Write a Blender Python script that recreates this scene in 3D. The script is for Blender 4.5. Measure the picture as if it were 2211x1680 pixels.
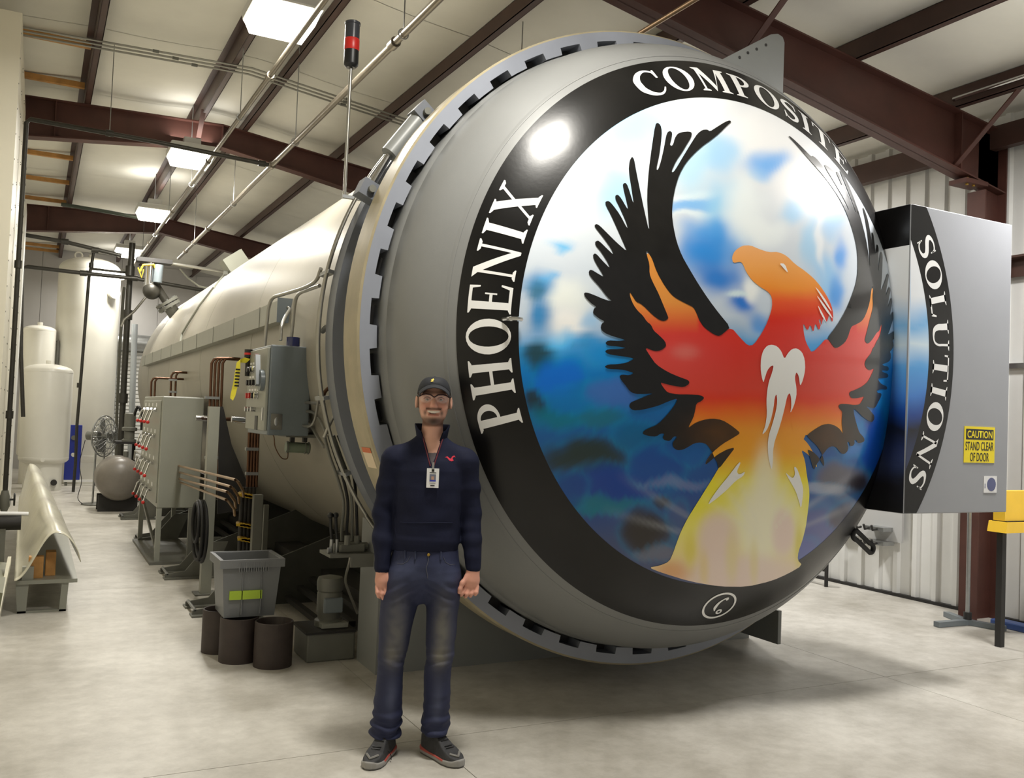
import bpy, bmesh, math, random
import numpy as np
from mathutils import Vector, Matrix, noise
from mathutils.geometry import delaunay_2d_cdt

random.seed(7)
scene = bpy.context.scene
for o in list(bpy.data.objects):
    bpy.data.objects.remove(o)
COL = scene.collection
pi = math.pi

# ------------------------------------------------------------------ camera
W, H, F = 2211.0, 1680.0, 1974.7
CAM = np.array([0.0, 0.0, 1.64])
YAW, PIT, ROL = 0.480, 0.034, 0.039


def cam_axes():
    fw = np.array([math.sin(YAW) * math.cos(PIT), math.cos(YAW) * math.cos(PIT), math.sin(PIT)])
    r = np.array([math.cos(YAW), -math.sin(YAW), 0])
    u = np.cross(r, fw)
    c, s = math.cos(ROL), math.sin(ROL)
    return r * c + u * s, -r * s + u * c, fw


CR, CU, CF = cam_axes()
cd = bpy.data.cameras.new('camera')
cam = bpy.data.objects.new('camera', cd)
COL.objects.link(cam)
cd.sensor_width = 36.0
cd.lens = F * 36.0 / W
cd.clip_end = 200
M = Matrix(((CR[0], CU[0], -CF[0], CAM[0]), (CR[1], CU[1], -CF[1], CAM[1]), (CR[2], CU[2], -CF[2], CAM[2]), (0, 0, 0, 1)))
cam.matrix_world = M
scene.camera = cam

# ------------------------------------------------------------------ world and exposure
wd = bpy.data.worlds.new('world')
scene.world = wd
wd.use_nodes = True
wd.node_tree.nodes['Background'].inputs[0].default_value = (1.0, 0.985, 0.96, 1)
wd.node_tree.nodes['Background'].inputs[1].default_value = 0.25
scene.view_settings.view_transform = 'Standard'
scene.view_settings.look = 'None'
scene.view_settings.gamma = 1
scene.view_settings.use_curve_mapping = False
scene.view_settings.exposure = 0.02
LAMP_W = 110.0          # watts of each high-bay lamp
LAMP_WARM = (1.0, 0.965, 0.89)
LAMP_COOL = (1.0, 0.985, 0.97)


# ------------------------------------------------------------------ pixel helpers (a pixel gives a direction only)
def ray(px, py):
    return CF + (px - W / 2) / F * CR - (py - H / 2) / F * CU


def at(px, py, X=None, Y=None, Z=None):
    d = ray(px, py)
    if X is not None:
        t = (X - CAM[0]) / d[0]
    elif Y is not None:
        t = (Y - CAM[1]) / d[1]
    else:
        t = (Z - CAM[2]) / d[2]
    return CAM + d * t


def proj(P):
    P = np.asarray(P, float) - CAM
    d = P @ CF
    return W / 2 + F * (P @ CR) / d, H / 2 - F * (P @ CU) / d


# ------------------------------------------------------------------ object helpers
def lin(c):
    c = c / 255.0
    return c / 12.92 if c <= 0.04045 else ((c + 0.055) / 1.055) ** 2.4


def rgb(r, g, b):
    return (lin(r), lin(g), lin(b), 1.0)


WL = {}


def setloc(o, loc):
    WL[o.name] = np.array(loc, float)


def tag(o, label=None, cat=None, group=None, kind=None):
    if label: o['label'] = label
    if cat: o['category'] = cat
    if group: o['group'] = group
    if kind: o['kind'] = kind
    return o


def thing(name, loc, label, cat, group=None):
    o = bpy.data.objects.new(name, None)
    o.empty_display_size = 0.1
    COL.objects.link(o)
    o.location = loc
    WL[o.name] = np.array(loc, float)
    return tag(o, label, cat, group)


def mesh_obj(name, me, mat=None, parent=None):
    o = bpy.data.objects.new(name, me)
    COL.objects.link(o)
    if mat is not None:
        me.materials.append(mat)
    if parent is not None:
        o.parent = parent
        WL[o.name] = WL[parent.name]
    else:
        WL[o.name] = np.zeros(3)
    return o


class MB:
    def __init__(s):
        s.v = []
        s.f = []

    def add(s, verts, faces):
        n = len(s.v)
        s.v += [tuple(float(c) for c in p) for p in verts]
        s.f += [tuple(i + n for i in f) for f in faces]
        return s

    def box(s, a, b):
        x0, y0, z0 = a
        x1, y1, z1 = b
        x0, x1 = min(x0, x1), max(x0, x1); y0, y1 = min(y0, y1), max(y0, y1); z0, z1 = min(z0, z1), max(z0, z1)
        return s.add([(x0, y0, z0), (x1, y0, z0), (x1, y1, z0), (x0, y1, z0), (x0, y0, z1), (x1, y0, z1), (x1, y1, z1), (x0, y1, z1)],
                     [(0, 3, 2, 1), (4, 5, 6, 7), (0, 1, 5, 4), (1, 2, 6, 5), (2, 3, 7, 6), (3, 0, 4, 7)])

    def rbox(s, a, b, r=0.01):
        # box with chamfered edges
        a = np.minimum(a, b).astype(float) if False else np.array([min(p, q) for p, q in zip(a, b)], float)
        b = np.array([max(p, q) for p, q in zip(a, b)], float) if False else np.array(b, float)
        bm = bmesh.new()
        bmesh.ops.create_cube(bm, size=1.0)
        c = (a + b) / 2; d = np.abs(b - a)
        for v in bm.verts:
            v.co = Vector((c[0] + v.co.x * d[0], c[1] + v.co.y * d[1], c[2] + v.co.z * d[2]))
        bmesh.ops.bevel(bm, geom=list(bm.edges), offset=min(r, 0.45 * d.min()), segments=2, affect='EDGES', profile=0.5)
        s.add([tuple(v.co) for v in bm.verts], [[v.index for v in f.verts] for f in bm.faces])
        bm.free()
        return s

    def obox(s, c, ax, half):
        # oriented box: centre, three axes, half sizes
        c = np.array(c, float)
        A = [np.array(a, float) / np.linalg.norm(a) * h for a, h in zip(ax, half)]
        P = [c + i * A[0] + j * A[1] + k * A[2] for k in (-1, 1) for i, j in ((-1, -1), (1, -1), (1, 1), (-1, 1))]
        return s.add(P, [(0, 3, 2, 1), (4, 5, 6, 7), (0, 1, 5, 4), (1, 2, 6, 5), (2, 3, 7, 6), (3, 0, 4, 7)])

    def cyl(s, p0, p1, r0, r1=None, n=16, caps=True):
        r1 = r0 if r1 is None else r1
        p0 = np.array(p0, float); p1 = np.array(p1, float)
        d = p1 - p0
        d = d / max(np.linalg.norm(d), 1e-9)
        h = np.array([0, 0, 1.0]) if abs(d[2]) < 0.9 else np.array([1.0, 0, 0])
        u = np.cross(d, h); u /= np.linalg.norm(u)
        w = np.cross(d, u)
        P = []
        for p, r in ((p0, r0), (p1, r1)):
            for i in range(n):
                a = 2 * pi * i / n
                P.append(p + r * (math.cos(a) * u + math.sin(a) * w))
        fs = [(i, i + n, (i + 1) % n + n, (i + 1) % n) for i in range(n)]
        if caps:
            fs += [tuple(range(n)), tuple(range(2 * n - 1, n - 1, -1))]
        return s.add(P, fs)

    def tube(s, path, r, n=8, closed=False, caps=True):
        P = [np.array(p, float) for p in path]
        m = len(P)
        ring = []
        prev = None
        for i in range(m):
            if closed:
                t = P[(i + 1) % m] - P[i - 1]
            else:
                t = P[min(i + 1, m - 1)] - P[max(i - 1, 0)]
            t = t / max(np.linalg.norm(t), 1e-9)
            if prev is None:
                h = np.array([0, 0, 1.0]) if abs(t[2]) < 0.9 else np.array([1.0, 0, 0])
                u = np.cross(t, h)
            else:
                u = prev - t * (prev @ t)
            u /= max(np.linalg.norm(u), 1e-9)
            prev = u
            w = np.cross(t, u)
            rr = r[i] if hasattr(r, '__len__') else r
            ring += [P[i] + rr * (math.cos(2 * pi * k / n) * u + math.sin(2 * pi * k / n) * w) for k in range(n)]
        fs = []
        for i in range(m if closed else m - 1):
            j = (i + 1) % m
            for k in range(n):
                fs.append((i * n + k, i * n + (k + 1) % n, j * n + (k + 1) % n, j * n + k))
        if caps and not closed:
            fs += [tuple(range(n - 1, -1, -1)), tuple(range((m - 1) * n, m * n))]
        return s.add(ring, fs)

    def lathe(s, prof, c=(0, 0, 0), axis='z', n=48, a0=0.0, a1=2 * pi, closed_prof=False):
        # prof = list of (radius, height along axis)
        full = abs(a1 - a0 - 2 * pi) < 1e-6
        m = n if full else n + 1
        P = []
        for (r, h) in prof:
            for i in range(m):
                a = a0 + (a1 - a0) * i / n
                ca, sa = r * math.cos(a), r * math.sin(a)
                if axis == 'z': P.append((c[0] + ca, c[1] + sa, c[2] + h))
                elif axis == 'y': P.append((c[0] + ca, c[1] + h, c[2] + sa))
                else: P.append((c[0] + h, c[1] + ca, c[2] + sa))
        fs = []
        k = len(prof)
        for j in range(k if closed_prof else k - 1):
            jj = (j + 1) % k
            for i in range(n):
                ii = (i + 1) % m
                if axis == 'y':
                    fs.append((j * m + i, jj * m + i, jj * m + ii, j * m + ii))
                else:
                    fs.append((j * m + i, j * m + ii, jj * m + ii, jj * m + i))
        return s.add(P, fs)

    def sphere(s, c, r, n=16, m=10):
        rx, ry, rz = r if hasattr(r, '__len__') else (r, r, r)
        prof = [(math.sin(pi * i / m), -math.cos(pi * i / m)) for i in range(m + 1)]
        t = MB().lathe(prof, n=n)
        return s.add([(c[0] + p[0] * rx, c[1] + p[1] * ry, c[2] + p[2] * rz) for p in t.v], t.f)

    def prism(s, pts, off):
        # pts: planar polygon in 3D, extruded by vector off
        n = len(pts)
        off = np.array(off, float)
        P = [np.array(p, float) for p in pts] + [np.array(p, float) + off for p in pts]
        return s.add(P, [tuple(range(n)), tuple(range(2 * n - 1, n - 1, -1))] + [(i, i + n, (i + 1) % n + n, (i + 1) % n) for i in range(n)])

    def torus(s, c, R, r, axis='z', n=32, m=8):
        prof = [(R + r * math.cos(2 * pi * i / m), r * math.sin(2 * pi * i / m)) for i in range(m)]
        return s.lathe(prof, c, axis, n, closed_prof=True)

    def mesh(s, name, off=(0, 0, 0), smooth=None):
        me = bpy.data.meshes.new(name)
        ox, oy, oz = off
        me.from_pydata([(x - ox, y - oy, z - oz) for x, y, z in s.v], [], s.f)
        me.validate()
        bm = bmesh.new(); bm.from_mesh(me)
        bmesh.ops.remove_doubles(bm, verts=bm.verts, dist=1e-5)
        bmesh.ops.recalc_face_normals(bm, faces=bm.faces)
        bm.to_mesh(me); bm.free()
        if smooth is not None:
            me.shade_smooth()
            me.set_sharp_from_angle(angle=math.radians(smooth))
        return me

    def build(s, name, mat, parent=None, smooth=None):
        off = WL[parent.name] if parent is not None else (0, 0, 0)
        return mesh_obj(name, s.mesh(name, off, smooth), mat, parent)


def struct(name, mb, mat, parent=None, smooth=None, label=None):
    o = mb.build(name, mat, parent, smooth)
    if parent is None:
        o['kind'] = 'structure'
    if label: o['label'] = label
    return o


# ------------------------------------------------------------------ materials
MATS = {}


def mat(name, col, rough=0.5, metal=0.0, var=0.0, scale=8.0, bump=0.0, bscale=60.0, coat=0.0, coat_rough=0.1, emit=None, estr=0.0, var2=None, trans=0.0, alpha=1.0, spec=0.5, detail=6.0):
    if name in MATS:
        return MATS[name]
    m = bpy.data.materials.new(name)
    m.use_nodes = True
    nt = m.node_tree
    b = nt.nodes['Principled BSDF']
    c = rgb(*col)
    b.inputs['Base Color'].default_value = c
    b.inputs['Roughness'].default_value = rough
    b.inputs['Metallic'].default_value = metal
    b.inputs['Coat Weight'].default_value = coat
    b.inputs['Coat Roughness'].default_value = coat_rough
    b.inputs['Specular IOR Level'].default_value = spec
    b.inputs['Transmission Weight'].default_value = trans
    b.inputs['Alpha'].default_value = alpha
    if emit is not None:
        b.inputs['Emission Color'].default_value = rgb(*emit)
        b.inputs['Emission Strength'].default_value = estr
    if var > 0 or bump > 0:
        tc = nt.nodes.new('ShaderNodeTexCoord')
    if var > 0:
        nz = nt.nodes.new('ShaderNodeTexNoise')
        nz.inputs['Scale'].default_value = scale
        nz.inputs['Detail'].default_value = detail
        nz.inputs['Roughness'].default_value = 0.6
        nt.links.new(tc.outputs['Object'], nz.inputs['Vector'])
        rp = nt.nodes.new('ShaderNodeValToRGB')
        c2 = rgb(*var2) if var2 else tuple(x * (1 - var) for x in c[:3]) + (1,)
        c3 = c if var2 else tuple(min(1, x * (1 + var)) for x in c[:3]) + (1,)
        rp.color_ramp.elements[0].position = 0.3
        rp.color_ramp.elements[1].position = 0.7
        rp.color_ramp.elements[0].color = c2
        rp.color_ramp.elements[1].color = c3
        nt.links.new(nz.outputs['Fac'], rp.inputs['Fac'])
        nt.links.new(rp.outputs['Color'], b.inputs['Base Color'])
    if bump > 0:
        n2 = nt.nodes.new('ShaderNodeTexNoise')
        n2.inputs['Scale'].default_value = bscale
        n2.inputs['Detail'].default_value = 4
        nt.links.new(tc.outputs['Object'], n2.inputs['Vector'])
        bp = nt.nodes.new('ShaderNodeBump')
        bp.inputs['Strength'].default_value = bump
        bp.inputs['Distance'].default_value = 0.01
        nt.links.new(n2.outputs['Fac'], bp.inputs['Height'])
        nt.links.new(bp.outputs['Normal'], b.inputs['Normal'])
    MATS[name] = m
    return m


def colmat(name, rough=0.3, coat=0.0, coat_rough=0.08, bump=0.0, bscale=40.0):
    # material whose colour comes from the paint stored on the mesh
    m = mat(name, (128, 128, 128), rough, coat=coat, coat_rough=coat_rough, bump=bump, bscale=bscale)
    nt = m.node_tree
    at_ = nt.nodes.new('ShaderNodeAttribute')
    at_.attribute_name = 'Col'
    nt.links.new(at_.outputs['Color'], nt.nodes['Principled BSDF'].inputs['Base Color'])
    return m


def set_col(me, cols):
    a = me.color_attributes.new('Col', 'FLOAT_COLOR', 'POINT')
    a.data.foreach_set('color', np.asarray(cols, np.float32).ravel())


def mixed(name, base, extra_fn):
    return mat(name, base)


def floor_mat():
    m = mat('concrete_floor', (205, 198, 182), 0.42, bump=0.04, bscale=180.0)
    nt = m.node_tree
    b = nt.nodes['Principled BSDF']
    tc = nt.nodes.new('ShaderNodeTexCoord')
    n1 = nt.nodes.new('ShaderNodeTexNoise'); n1.inputs['Scale'].default_value = 0.9; n1.inputs['Detail'].default_value = 9; n1.inputs['Roughness'].default_value = 0.68
    n2 = nt.nodes.new('ShaderNodeTexNoise'); n2.inputs['Scale'].default_value = 7.0; n2.inputs['Detail'].default_value = 8; n2.inputs['Roughness'].default_value = 0.7
    for n in (n1, n2):
        nt.links.new(tc.outputs['Object'], n.inputs['Vector'])
    r1 = nt.nodes.new('ShaderNodeValToRGB')
    r1.color_ramp.elements[0].position = 0.32; r1.color_ramp.elements[0].color = rgb(166, 161, 150)
    r1.color_ramp.elements[1].position = 0.62; r1.color_ramp.elements[1].color = rgb(208, 204, 195)
    r2 = nt.nodes.new('ShaderNodeValToRGB')
    r2.color_ramp.elements[0].position = 0.3; r2.color_ramp.elements[0].color = (0.70, 0.69, 0.67, 1)
    r2.color_ramp.elements[1].position = 0.6; r2.color_ramp.elements[1].color = (1, 1, 1, 1)
    mx = nt.nodes.new('ShaderNodeMixRGB'); mx.blend_type = 'MULTIPLY'; mx.inputs[0].default_value = 0.7
    nt.links.new(n1.outputs['Fac'], r1.inputs['Fac']); nt.links.new(n2.outputs['Fac'], r2.inputs['Fac'])
    nt.links.new(r1.outputs['Color'], mx.inputs[1]); nt.links.new(r2.outputs['Color'], mx.inputs[2])
    nt.links.new(mx.outputs['Color'], b.inputs['Base Color'])
    return m


M_FLOOR = floor_mat()
M_JOINT = mat('joint_filler', (140, 132, 118), 0.9)
M_CEIL = mat('ceiling_insulation', (232, 230, 220), 0.75, var=0.05, scale=1.2, bump=0.10, bscale=5.0)
M_WALLW = mat('white_wall_sheet', (226, 226, 222), 0.45, var=0.05, scale=1.5)
M_WALLG = mat('grey_wall_sheet', (184, 182, 180), 0.5, var=0.05, scale=1.2)
M_CREAM = mat('cream_panel', (226, 221, 204), 0.4, var=0.04, scale=1.0)
M_PRIMER = mat('red_oxide_primer', (80, 47, 39), 0.55, var=0.18, scale=3.0, bump=0.03)
M_PURLIN = mat('purlin_primer', (74, 52, 45), 0.5, var=0.15, scale=3.0)
M_GALV = mat('galvanised_steel', (170, 172, 172), 0.35, 0.85, var=0.10, scale=14.0)
M_CONDUIT = mat('conduit_steel', (160, 158, 150), 0.35, 0.8, var=0.06, scale=10.0)
M_CPIPE = mat('ceiling_pipe_steel', (128, 120, 106), 0.35, 0.8, var=0.12, scale=10.0)
M_TANTUBE = mat('tan_brass_tube', (166, 138, 108), 0.35, 0.6, var=0.1, scale=20.0)
M_BLACKPIPE = mat('black_iron_pipe', (62, 60, 54), 0.4, 0.4, var=0.15, scale=12.0)
M_CHROME = mat('polished_steel', (215, 215, 215), 0.14, 1.0)
M_WOOD = mat('raw_timber', (190, 140, 78), 0.6, var=0.2, scale=9.0, bump=0.05)
M_GREY = mat('grey_machine_paint', (132, 134, 132), 0.38, var=0.05, scale=2.5, bump=0.02, bscale=120.0)
M_BOX = mat('grey_hinge_box_paint', (158, 160, 165), 0.42, var=0.03, scale=2.0, bump=0.03, bscale=160.0)
M_DOOR = mat('grey_door_paint', (130, 131, 130), 0.42, var=0.04, scale=2.0, bump=0.03, bscale=160.0)
M_RING = mat('blue_grey_ring_paint', (142, 146, 156), 0.36, var=0.05, scale=4.0)
M_RINGSIDE = mat('stained_ring_side', (166, 155, 128), 0.45, var=0.12, scale=6.0)
M_FLANGE = mat('flange_paint', (104, 108, 116), 0.4, var=0.08, scale=4.0)
M_SHELL = mat('vessel_shell_paint', (154, 149, 136), 0.42, var=0.05, scale=1.6, bump=0.02, bscale=50.0)
M_CAB = mat('cabinet_paint', (148, 149, 138), 0.35, var=0.04, scale=3.0)
M_CAB2 = mat('panel_blue_grey_paint', (112, 120, 124), 0.3, var=0.06, scale=5.0)
M_STEELG = mat('dull_steel_paint', (106, 106, 98), 0.45, var=0.10, scale=6.0)
M_DARK = mat('dark_metal', (38, 36, 34), 0.6, var=0.15, scale=8.0)  # plain dark metal, tone varied at random
M_BLACK = mat('black_plastic', (22, 22, 23), 0.4)
M_RUBBER = mat('black_rubber', (30, 30, 31), 0.65)
M_RED = mat('red_plastic', (200, 40, 34), 0.35)
M_COPPER = mat('copper_tube', (96, 68, 50), 0.35, 0.75, var=0.12, scale=20.0)
M_BRASS = mat('brass_fitting', (170, 138, 62), 0.3, 0.8, var=0.1, scale=20.0)
M_YTAG = mat('yellow_valve_handle', (206, 172, 52), 0.4)
M_TANK = mat('white_tank_paint', (228, 226, 216), 0.28, var=0.03, scale=2.0)
M_BLUE = mat('blue_panel_paint', (36, 52, 150), 0.35)
M_YELLOW = mat('safety_yellow', (250, 204, 60), 0.4, var=0.04, scale=6.0)
M_WHITE = mat('white_paint', (240, 240, 240), 0.35)
M_LETTER = mat('white_lettering', (246, 246, 244), 0.25, coat=0.4)
M_BAND = mat('black_band_paint', (14, 13, 13), 0.30, var=0.3, scale=6.0, coat=0.25, coat_rough=0.20, bump=0.03, bscale=40.0, spec=0.3)
M_BLACKPAINT = mat('black_feather_paint', (38, 36, 34), 0.26, var=0.22, scale=5.0, coat=0.5, coat_rough=0.12)
M_MURAL = colmat('mural_paint', 0.30, coat=0.35, coat_rough=0.10)
M_MURAL.node_tree.nodes['Principled BSDF'].inputs['Specular IOR Level'].default_value = 0.3
M_SADDLE = mat('dark_saddle_paint', (74, 74, 68), 0.5, var=0.15, scale=5.0)
M_PERSON = colmat('person_colours', 0.55)
M_CRATE = mat('grey_crate_plastic', (120, 122, 124), 0.45, var=0.04)
M_LIME = mat('lime_tape', (176, 204, 62), 0.4)
M_DRUM = mat('brown_tube_board', (58, 48, 44), 0.6, var=0.18, scale=10.0, bump=0.06)
M_SHEET = mat('translucent_white_laminate', (226, 222, 202), 0.25, var=0.05, scale=5.0, coat=0.4)
M_GLASS = mat('clear_lens', (255, 255, 255), 0.02, trans=1.0)
M_LAMP = mat('lamp_diffuser', (255, 255, 255), 0.5, emit=(255, 246, 228), estr=9.0)
M_LAMPBODY = mat('lamp_housing', (200, 200, 196), 0.4)

# ================================================================== the building
XL, XR, YB, YN = -0.9, 7.90, 25.2, -3.0       # left wall, right wall, back wall, near limit
RIDGE, ZR = 1.95, 5.26


def ztop(x):        # underside of the purlins = top of the rafters
    return ZR - 0.13 * (x - RIDGE) if x > RIDGE else ZR - 0.03 * (RIDGE - x)


# floor: slabs with open control joints
fl = MB().box((XL - .3, YN, -0.30), (XR + .3, YB + .3, -0.012))
floor = struct('floor', fl, M_JOINT)
xs = [XL - .3, 1.875, 5.2, XR + .3]
ys = [YN, 1.2, 4.35, 8.9, 13.4, 17.9, 22.4, YB + .3]
for i in range(len(xs) - 1):
    for j in range(len(ys) - 1):
        g = 0.002
        MB().box((xs[i] + g, ys[j] + g, -0.012), (xs[i + 1] - g, ys[j + 1] - g, 0.0)).build('slab', M_FLOOR, floor)

# ceiling: insulation blankets lying on the purlins
PUR = [0.35, 1.65, 2.25, 3.50, 4.72, 5.95, 7.20]
ce = MB()
for x0, x1 in ((XL - .3, RIDGE), (RIDGE, XR + .3)):
    ce.prism([(x0, YN, ztop(x0) + .24), (x1, YN, ztop(x1) + .24), (x1, YN, ztop(x1) + .30), (x0, YN, ztop(x0) + .30)], (0, YB - YN + .3, 0))
ceiling = struct('ceiling', ce, M_CEIL)
edges = [XL - .3] + PUR + [XR + .3]
for i in range(len(edges) - 1):
    x0, x1 = edges[i] + .004, edges[i + 1] - .004
    segs = [(x0, x1)] if not (x0 < RIDGE < x1) else [(x0, RIDGE), (RIDGE, x1)]
    mb = MB()
    n = 8
    L = 2.17
    P = []
    for k in range(n + 1):
        x = x0 + (x1 - x0) * k / n
        sag = 0.018 * math.sin(pi * k / n)
        for j in range(7):
            y = j / 6
            s2 = 0.016 * math.sin(pi * y) * math.sin(pi * k / n)
            P.append((x, 0.004 + (L - .008) * y, ztop(x) + .205 - sag - s2))
    fs = [(k * 7 + j, k * 7 + j + 1, (k + 1) * 7 + j + 1, (k + 1) * 7 + j) for k in range(n) for j in range(6)]
    mb.add(P, fs)
    me = mb.mesh('insulation_blanket', (0, 0, 0), 40)
    for j in range(13):
        o = mesh_obj('insulation_blanket', me, M_CEIL if j == 0 else None, ceiling)
        o.location = (0, YN + j * L, 0)

# purlins (Z-section) on top of the rafters
for i, x in enumerate(PUR):
    z = ztop(x)
    s = -1 if x > 2 else 1
    mb = MB()
    mb.box((x - .004, YN, z + .002), (x + .004, YB, z + .20))
    mb.box((x, YN, z + .002), (x + s * .065, YB, z + .009))
    mb.box((x, YN, z + .193), (x - s * .065, YB, z + .2))
    mb.box((x + s * .058, YN, z + .002), (x + s * .065, YB, z + .022))
    p = mb.build('roof_purlin', M_PURLIN)
    lab = ['thin brown roof purlin beside the cream panel wall', 'brown roof purlin running above the row of hanging lamps', 'brown ridge purlin just above the first ceiling pipe',
           'brown roof purlin running above the vessel shell', 'brown roof purlin over the black lettered rim of the door', 'dark brown roof purlin over the door hinge box', 'dark brown roof purlin carrying a steel conduit, next to the corrugated wall'][i]
    tag(p, lab, 'beam', 'roof purlins')


def rafter(Y, label, x0, x1, braces):
    t = thing('roof_rafter', (RIDGE, Y, ztop(RIDGE) - .4), label, 'beam', 'roof rafters')
    def dep(x):
        return 0.30 + (0.034 * max(0, x - 2.0) ** 1.2 if x > RIDGE else 0.09 * max(0, RIDGE - x) ** .9)
    xs_ = sorted(set([x0, 0.5, 1.2, RIDGE, 3, 4.5, 6, 7, x1]))
    xs_ = [x for x in xs_ if x0 <= x <= x1]
    top = [(x, Y - .006, ztop(x) - .004) for x in xs_]
    bot = [(x, Y - .006, ztop(x) - dep(x)) for x in xs_]
    web = MB()
    for i in range(len(xs_) - 1):
        web.prism([bot[i], bot[i + 1], top[i + 1], top[i]], (0, .012, 0))
    web.build('web', M_PRIMER, t)
    for pts, dz, nm in ((top, -.014, 'top_flange'), (bot, .014, 'bottom_flange')):
        m = MB()
        for i in range(len(xs_) - 1):
            a, b = pts[i], pts[i + 1]
            m.prism([(a[0], Y - .085, a[2]), (b[0], Y - .085, b[2]), (b[0], Y - .085, b[2] + dz), (a[0], Y - .085, a[2] + dz)], (0, .17, 0))
        m.build(nm, M_PRIMER, t)
    for x in (x0 + .8, RIDGE, x1 - 0.62):
        MB().box((x - .006, Y - .08, ztop(x) - dep(x) + .014), (x + .006, Y + .08, ztop(x) - .016)).build('stiffener', M_PRIMER, t)
    for bx, yy in braces:
        a = np.array((bx, Y - .04, ztop(bx) - dep(bx) + .03))
        b = np.array((bx, Y - .04 - yy, ztop(bx) + .03))
        m = MB().obox((a + b) / 2, (b - a, (1, 0, 0), np.cross(b - a, (1, 0, 0))), (np.linalg.norm(b - a) / 2, .028, .005))
        m.build('flange_brace', M_PRIMER, t)
    return t


YA, YBB, YC = 5.45, 12.05, 18.65
rafter(YA, 'deep brown roof rafter passing just above the painted door', -0.75, 7.86, [(4.72, .62), (7.20, .62)])
rafter(YBB, 'brown roof rafter behind the red signal lamp pole', -0.75, 7.86, [(1.65, .4)])
rafter(YC, 'far brown roof rafter over the rear end of the vessel', -0.75, 7.86, [])
# columns at the right wall
for Y, lab in ((YA, 'dark red steel column against the corrugated wall beside the yellow box'), (YBB, 'dark red steel column on the corrugated wall hidden partly by the painted door')):
    c = thing('steel_column', (7.72, Y, 0), lab, 'column', 'steel columns')
    MB().box((7.56, Y - .09, 0), (7.575, Y + .09, ztop(7.6) - .62)).build('inner_flange', M_PRIMER, c)
    MB().box((7.575, Y - .006, 0), (7.855, Y + .006, ztop(7.7) - .05)).build('web', M_PRIMER, c)
    MB().box((7.855, Y - .09, 0), (7.87, Y + .09, ztop(7.85) - .03)).build('outer_flange', M_PRIMER, c)
    pl_ = MB().box((7.30, Y - .09, ztop(7.4) - .615), (7.60, Y + .09, ztop(7.4) - .575)).build('splice_plate', M_PRIMER, c)
    for dx in (7.36, 7.45):
        MB().cyl((dx, Y - .05, ztop(7.4) - .63), (dx, Y - .05, ztop(7.4) - .56), .014, n=6).build('bolt', M_BRASS, pl_)

# right wall: corrugated sheets, each a piece
wr = MB().box((XR + .06, YN, -0.01), (XR + .14, YB, ztop(XR) + .25))
wall_right = struct('wall_right', wr, M_WALLW)


def corrugated(x, y0, y1, z0, z1, pitch, depth, name, mat_, parent):
    n = int(round((y1 - y0) / pitch))
    prof = []
    for k in range(n):
        b = y0 + k * pitch
        prof += [(b, 0), (b + pitch * .62, 0), (b + pitch * .70, depth), (b + pitch * .92, depth)]
    prof.append((y1, 0))
    P = [(x - d, y, z) for z in (z0, z1) for y, d in prof]
    m = len(prof)
    fs = [(i, i + 1, m + i + 1, m + i) for i in range(m - 1)]
    return MB().add(P, fs).build(name, mat_, parent)


y = YN
while y < YB - .5:
    corrugated(XR + .02, y + .003, y + .907, 0.02, 2.30, 0.2267, .03, 'wall_sheet', M_WALLW, wall_right)
    corrugated(XR + .02, y + .003, y + .907, 2.33, ztop(XR) + .2, 0.2267, .03, 'wall_sheet', M_WALLW, wall_right)
    y += 0.91
MB().box((XR - .03, YN, 2.29), (XR + .05, YB, 2.335)).build('wall_trim', M_GALV, wall_right)
g = MB().box((XR - .16, YN, 3.28), (XR - .03, YB, 3.30)).box((XR - .05, YN, 3.12), (XR - .04, YB, 3.30))
tag(g.build('wall_girt', M_PURLIN), 'dark brown horizontal girt along the corrugated wall', 'beam', 'wall girts')
g = MB().box((XR - .16, YN, ztop(XR) + .02), (XR - .03, YB, ztop(XR) + .04)).box((XR - .17, YN, ztop(XR) - .16), (XR - .16, YB, ztop(XR) + .04)).box((XR - .17, YN, ztop(XR) - .17), (XR - .08, YB, ztop(XR) - .16))
tag(g.build('eave_strut', M_PURLIN), 'dark brown eave strut at the top of the corrugated wall', 'beam', 'wall girts')
struct('baseboard_right', MB().box((XR - .035, YN, 0), (XR + .03, YB, .03)), M_DARK)

# back wall with sheets and a roll-up door
wb = MB().box((XL - .3, YB, -0.01), (XR + .2, YB + .12, ztop(RIDGE) + .3))
wall_back = struct('wall_back', wb, M_WALLG)
for k in range(10):
    x0 = XL + k * .9
    if 1.7 < x0 + .45 < 4.9:
        MB().box((x0 + .005, YB - .02, 3.35), (x0 + .895, YB, min(ztop(x0), ztop(x0 + .9)) + .18)).build('wall_sheet', M_WALLG, wall_back)
    else:
        MB().box((x0 + .005, YB - .02, 0.0), (x0 + .895, YB, min(ztop(x0), ztop(x0 + .9)) + .18)).build('wall_sheet', M_WALLG, wall_back)
g = MB().box((XL, YB - .16, 2.62), (1.45, YB - .02, 2.80))
tag(g.build('wall_girt', M_PURLIN), 'dark brown girt across the back wall behind the white tanks', 'beam', 'wall girts')
d1 = thing('door_1', (3.3, YB - .06, 0), 'white slatted roll-up door in the back wall', 'door')
d1['kind'] = 'structure'
del d1['category']
for k in range(30):
    z = .02 + k * .1
    MB().prism([(1.80, YB - .03, z), (1.80, YB - .075, z + .02), (1.80, YB - .075, z + .07), (1.80, YB - .03, z + .096)], (3.0, 0, 0)).build('slat', M_WALLW, d1)
MB().cyl((1.65, YB - .25, 3.22), (4.95, YB - .25, 3.22), .21, n=24).build('roll_housing', M_GALV, d1, 40)
for x in (1.70, 4.80):
    MB().box((x, YB - .12, 0), (x + .09, YB - .02, 3.1)).build('guide_rail', M_GALV, d1)

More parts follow.
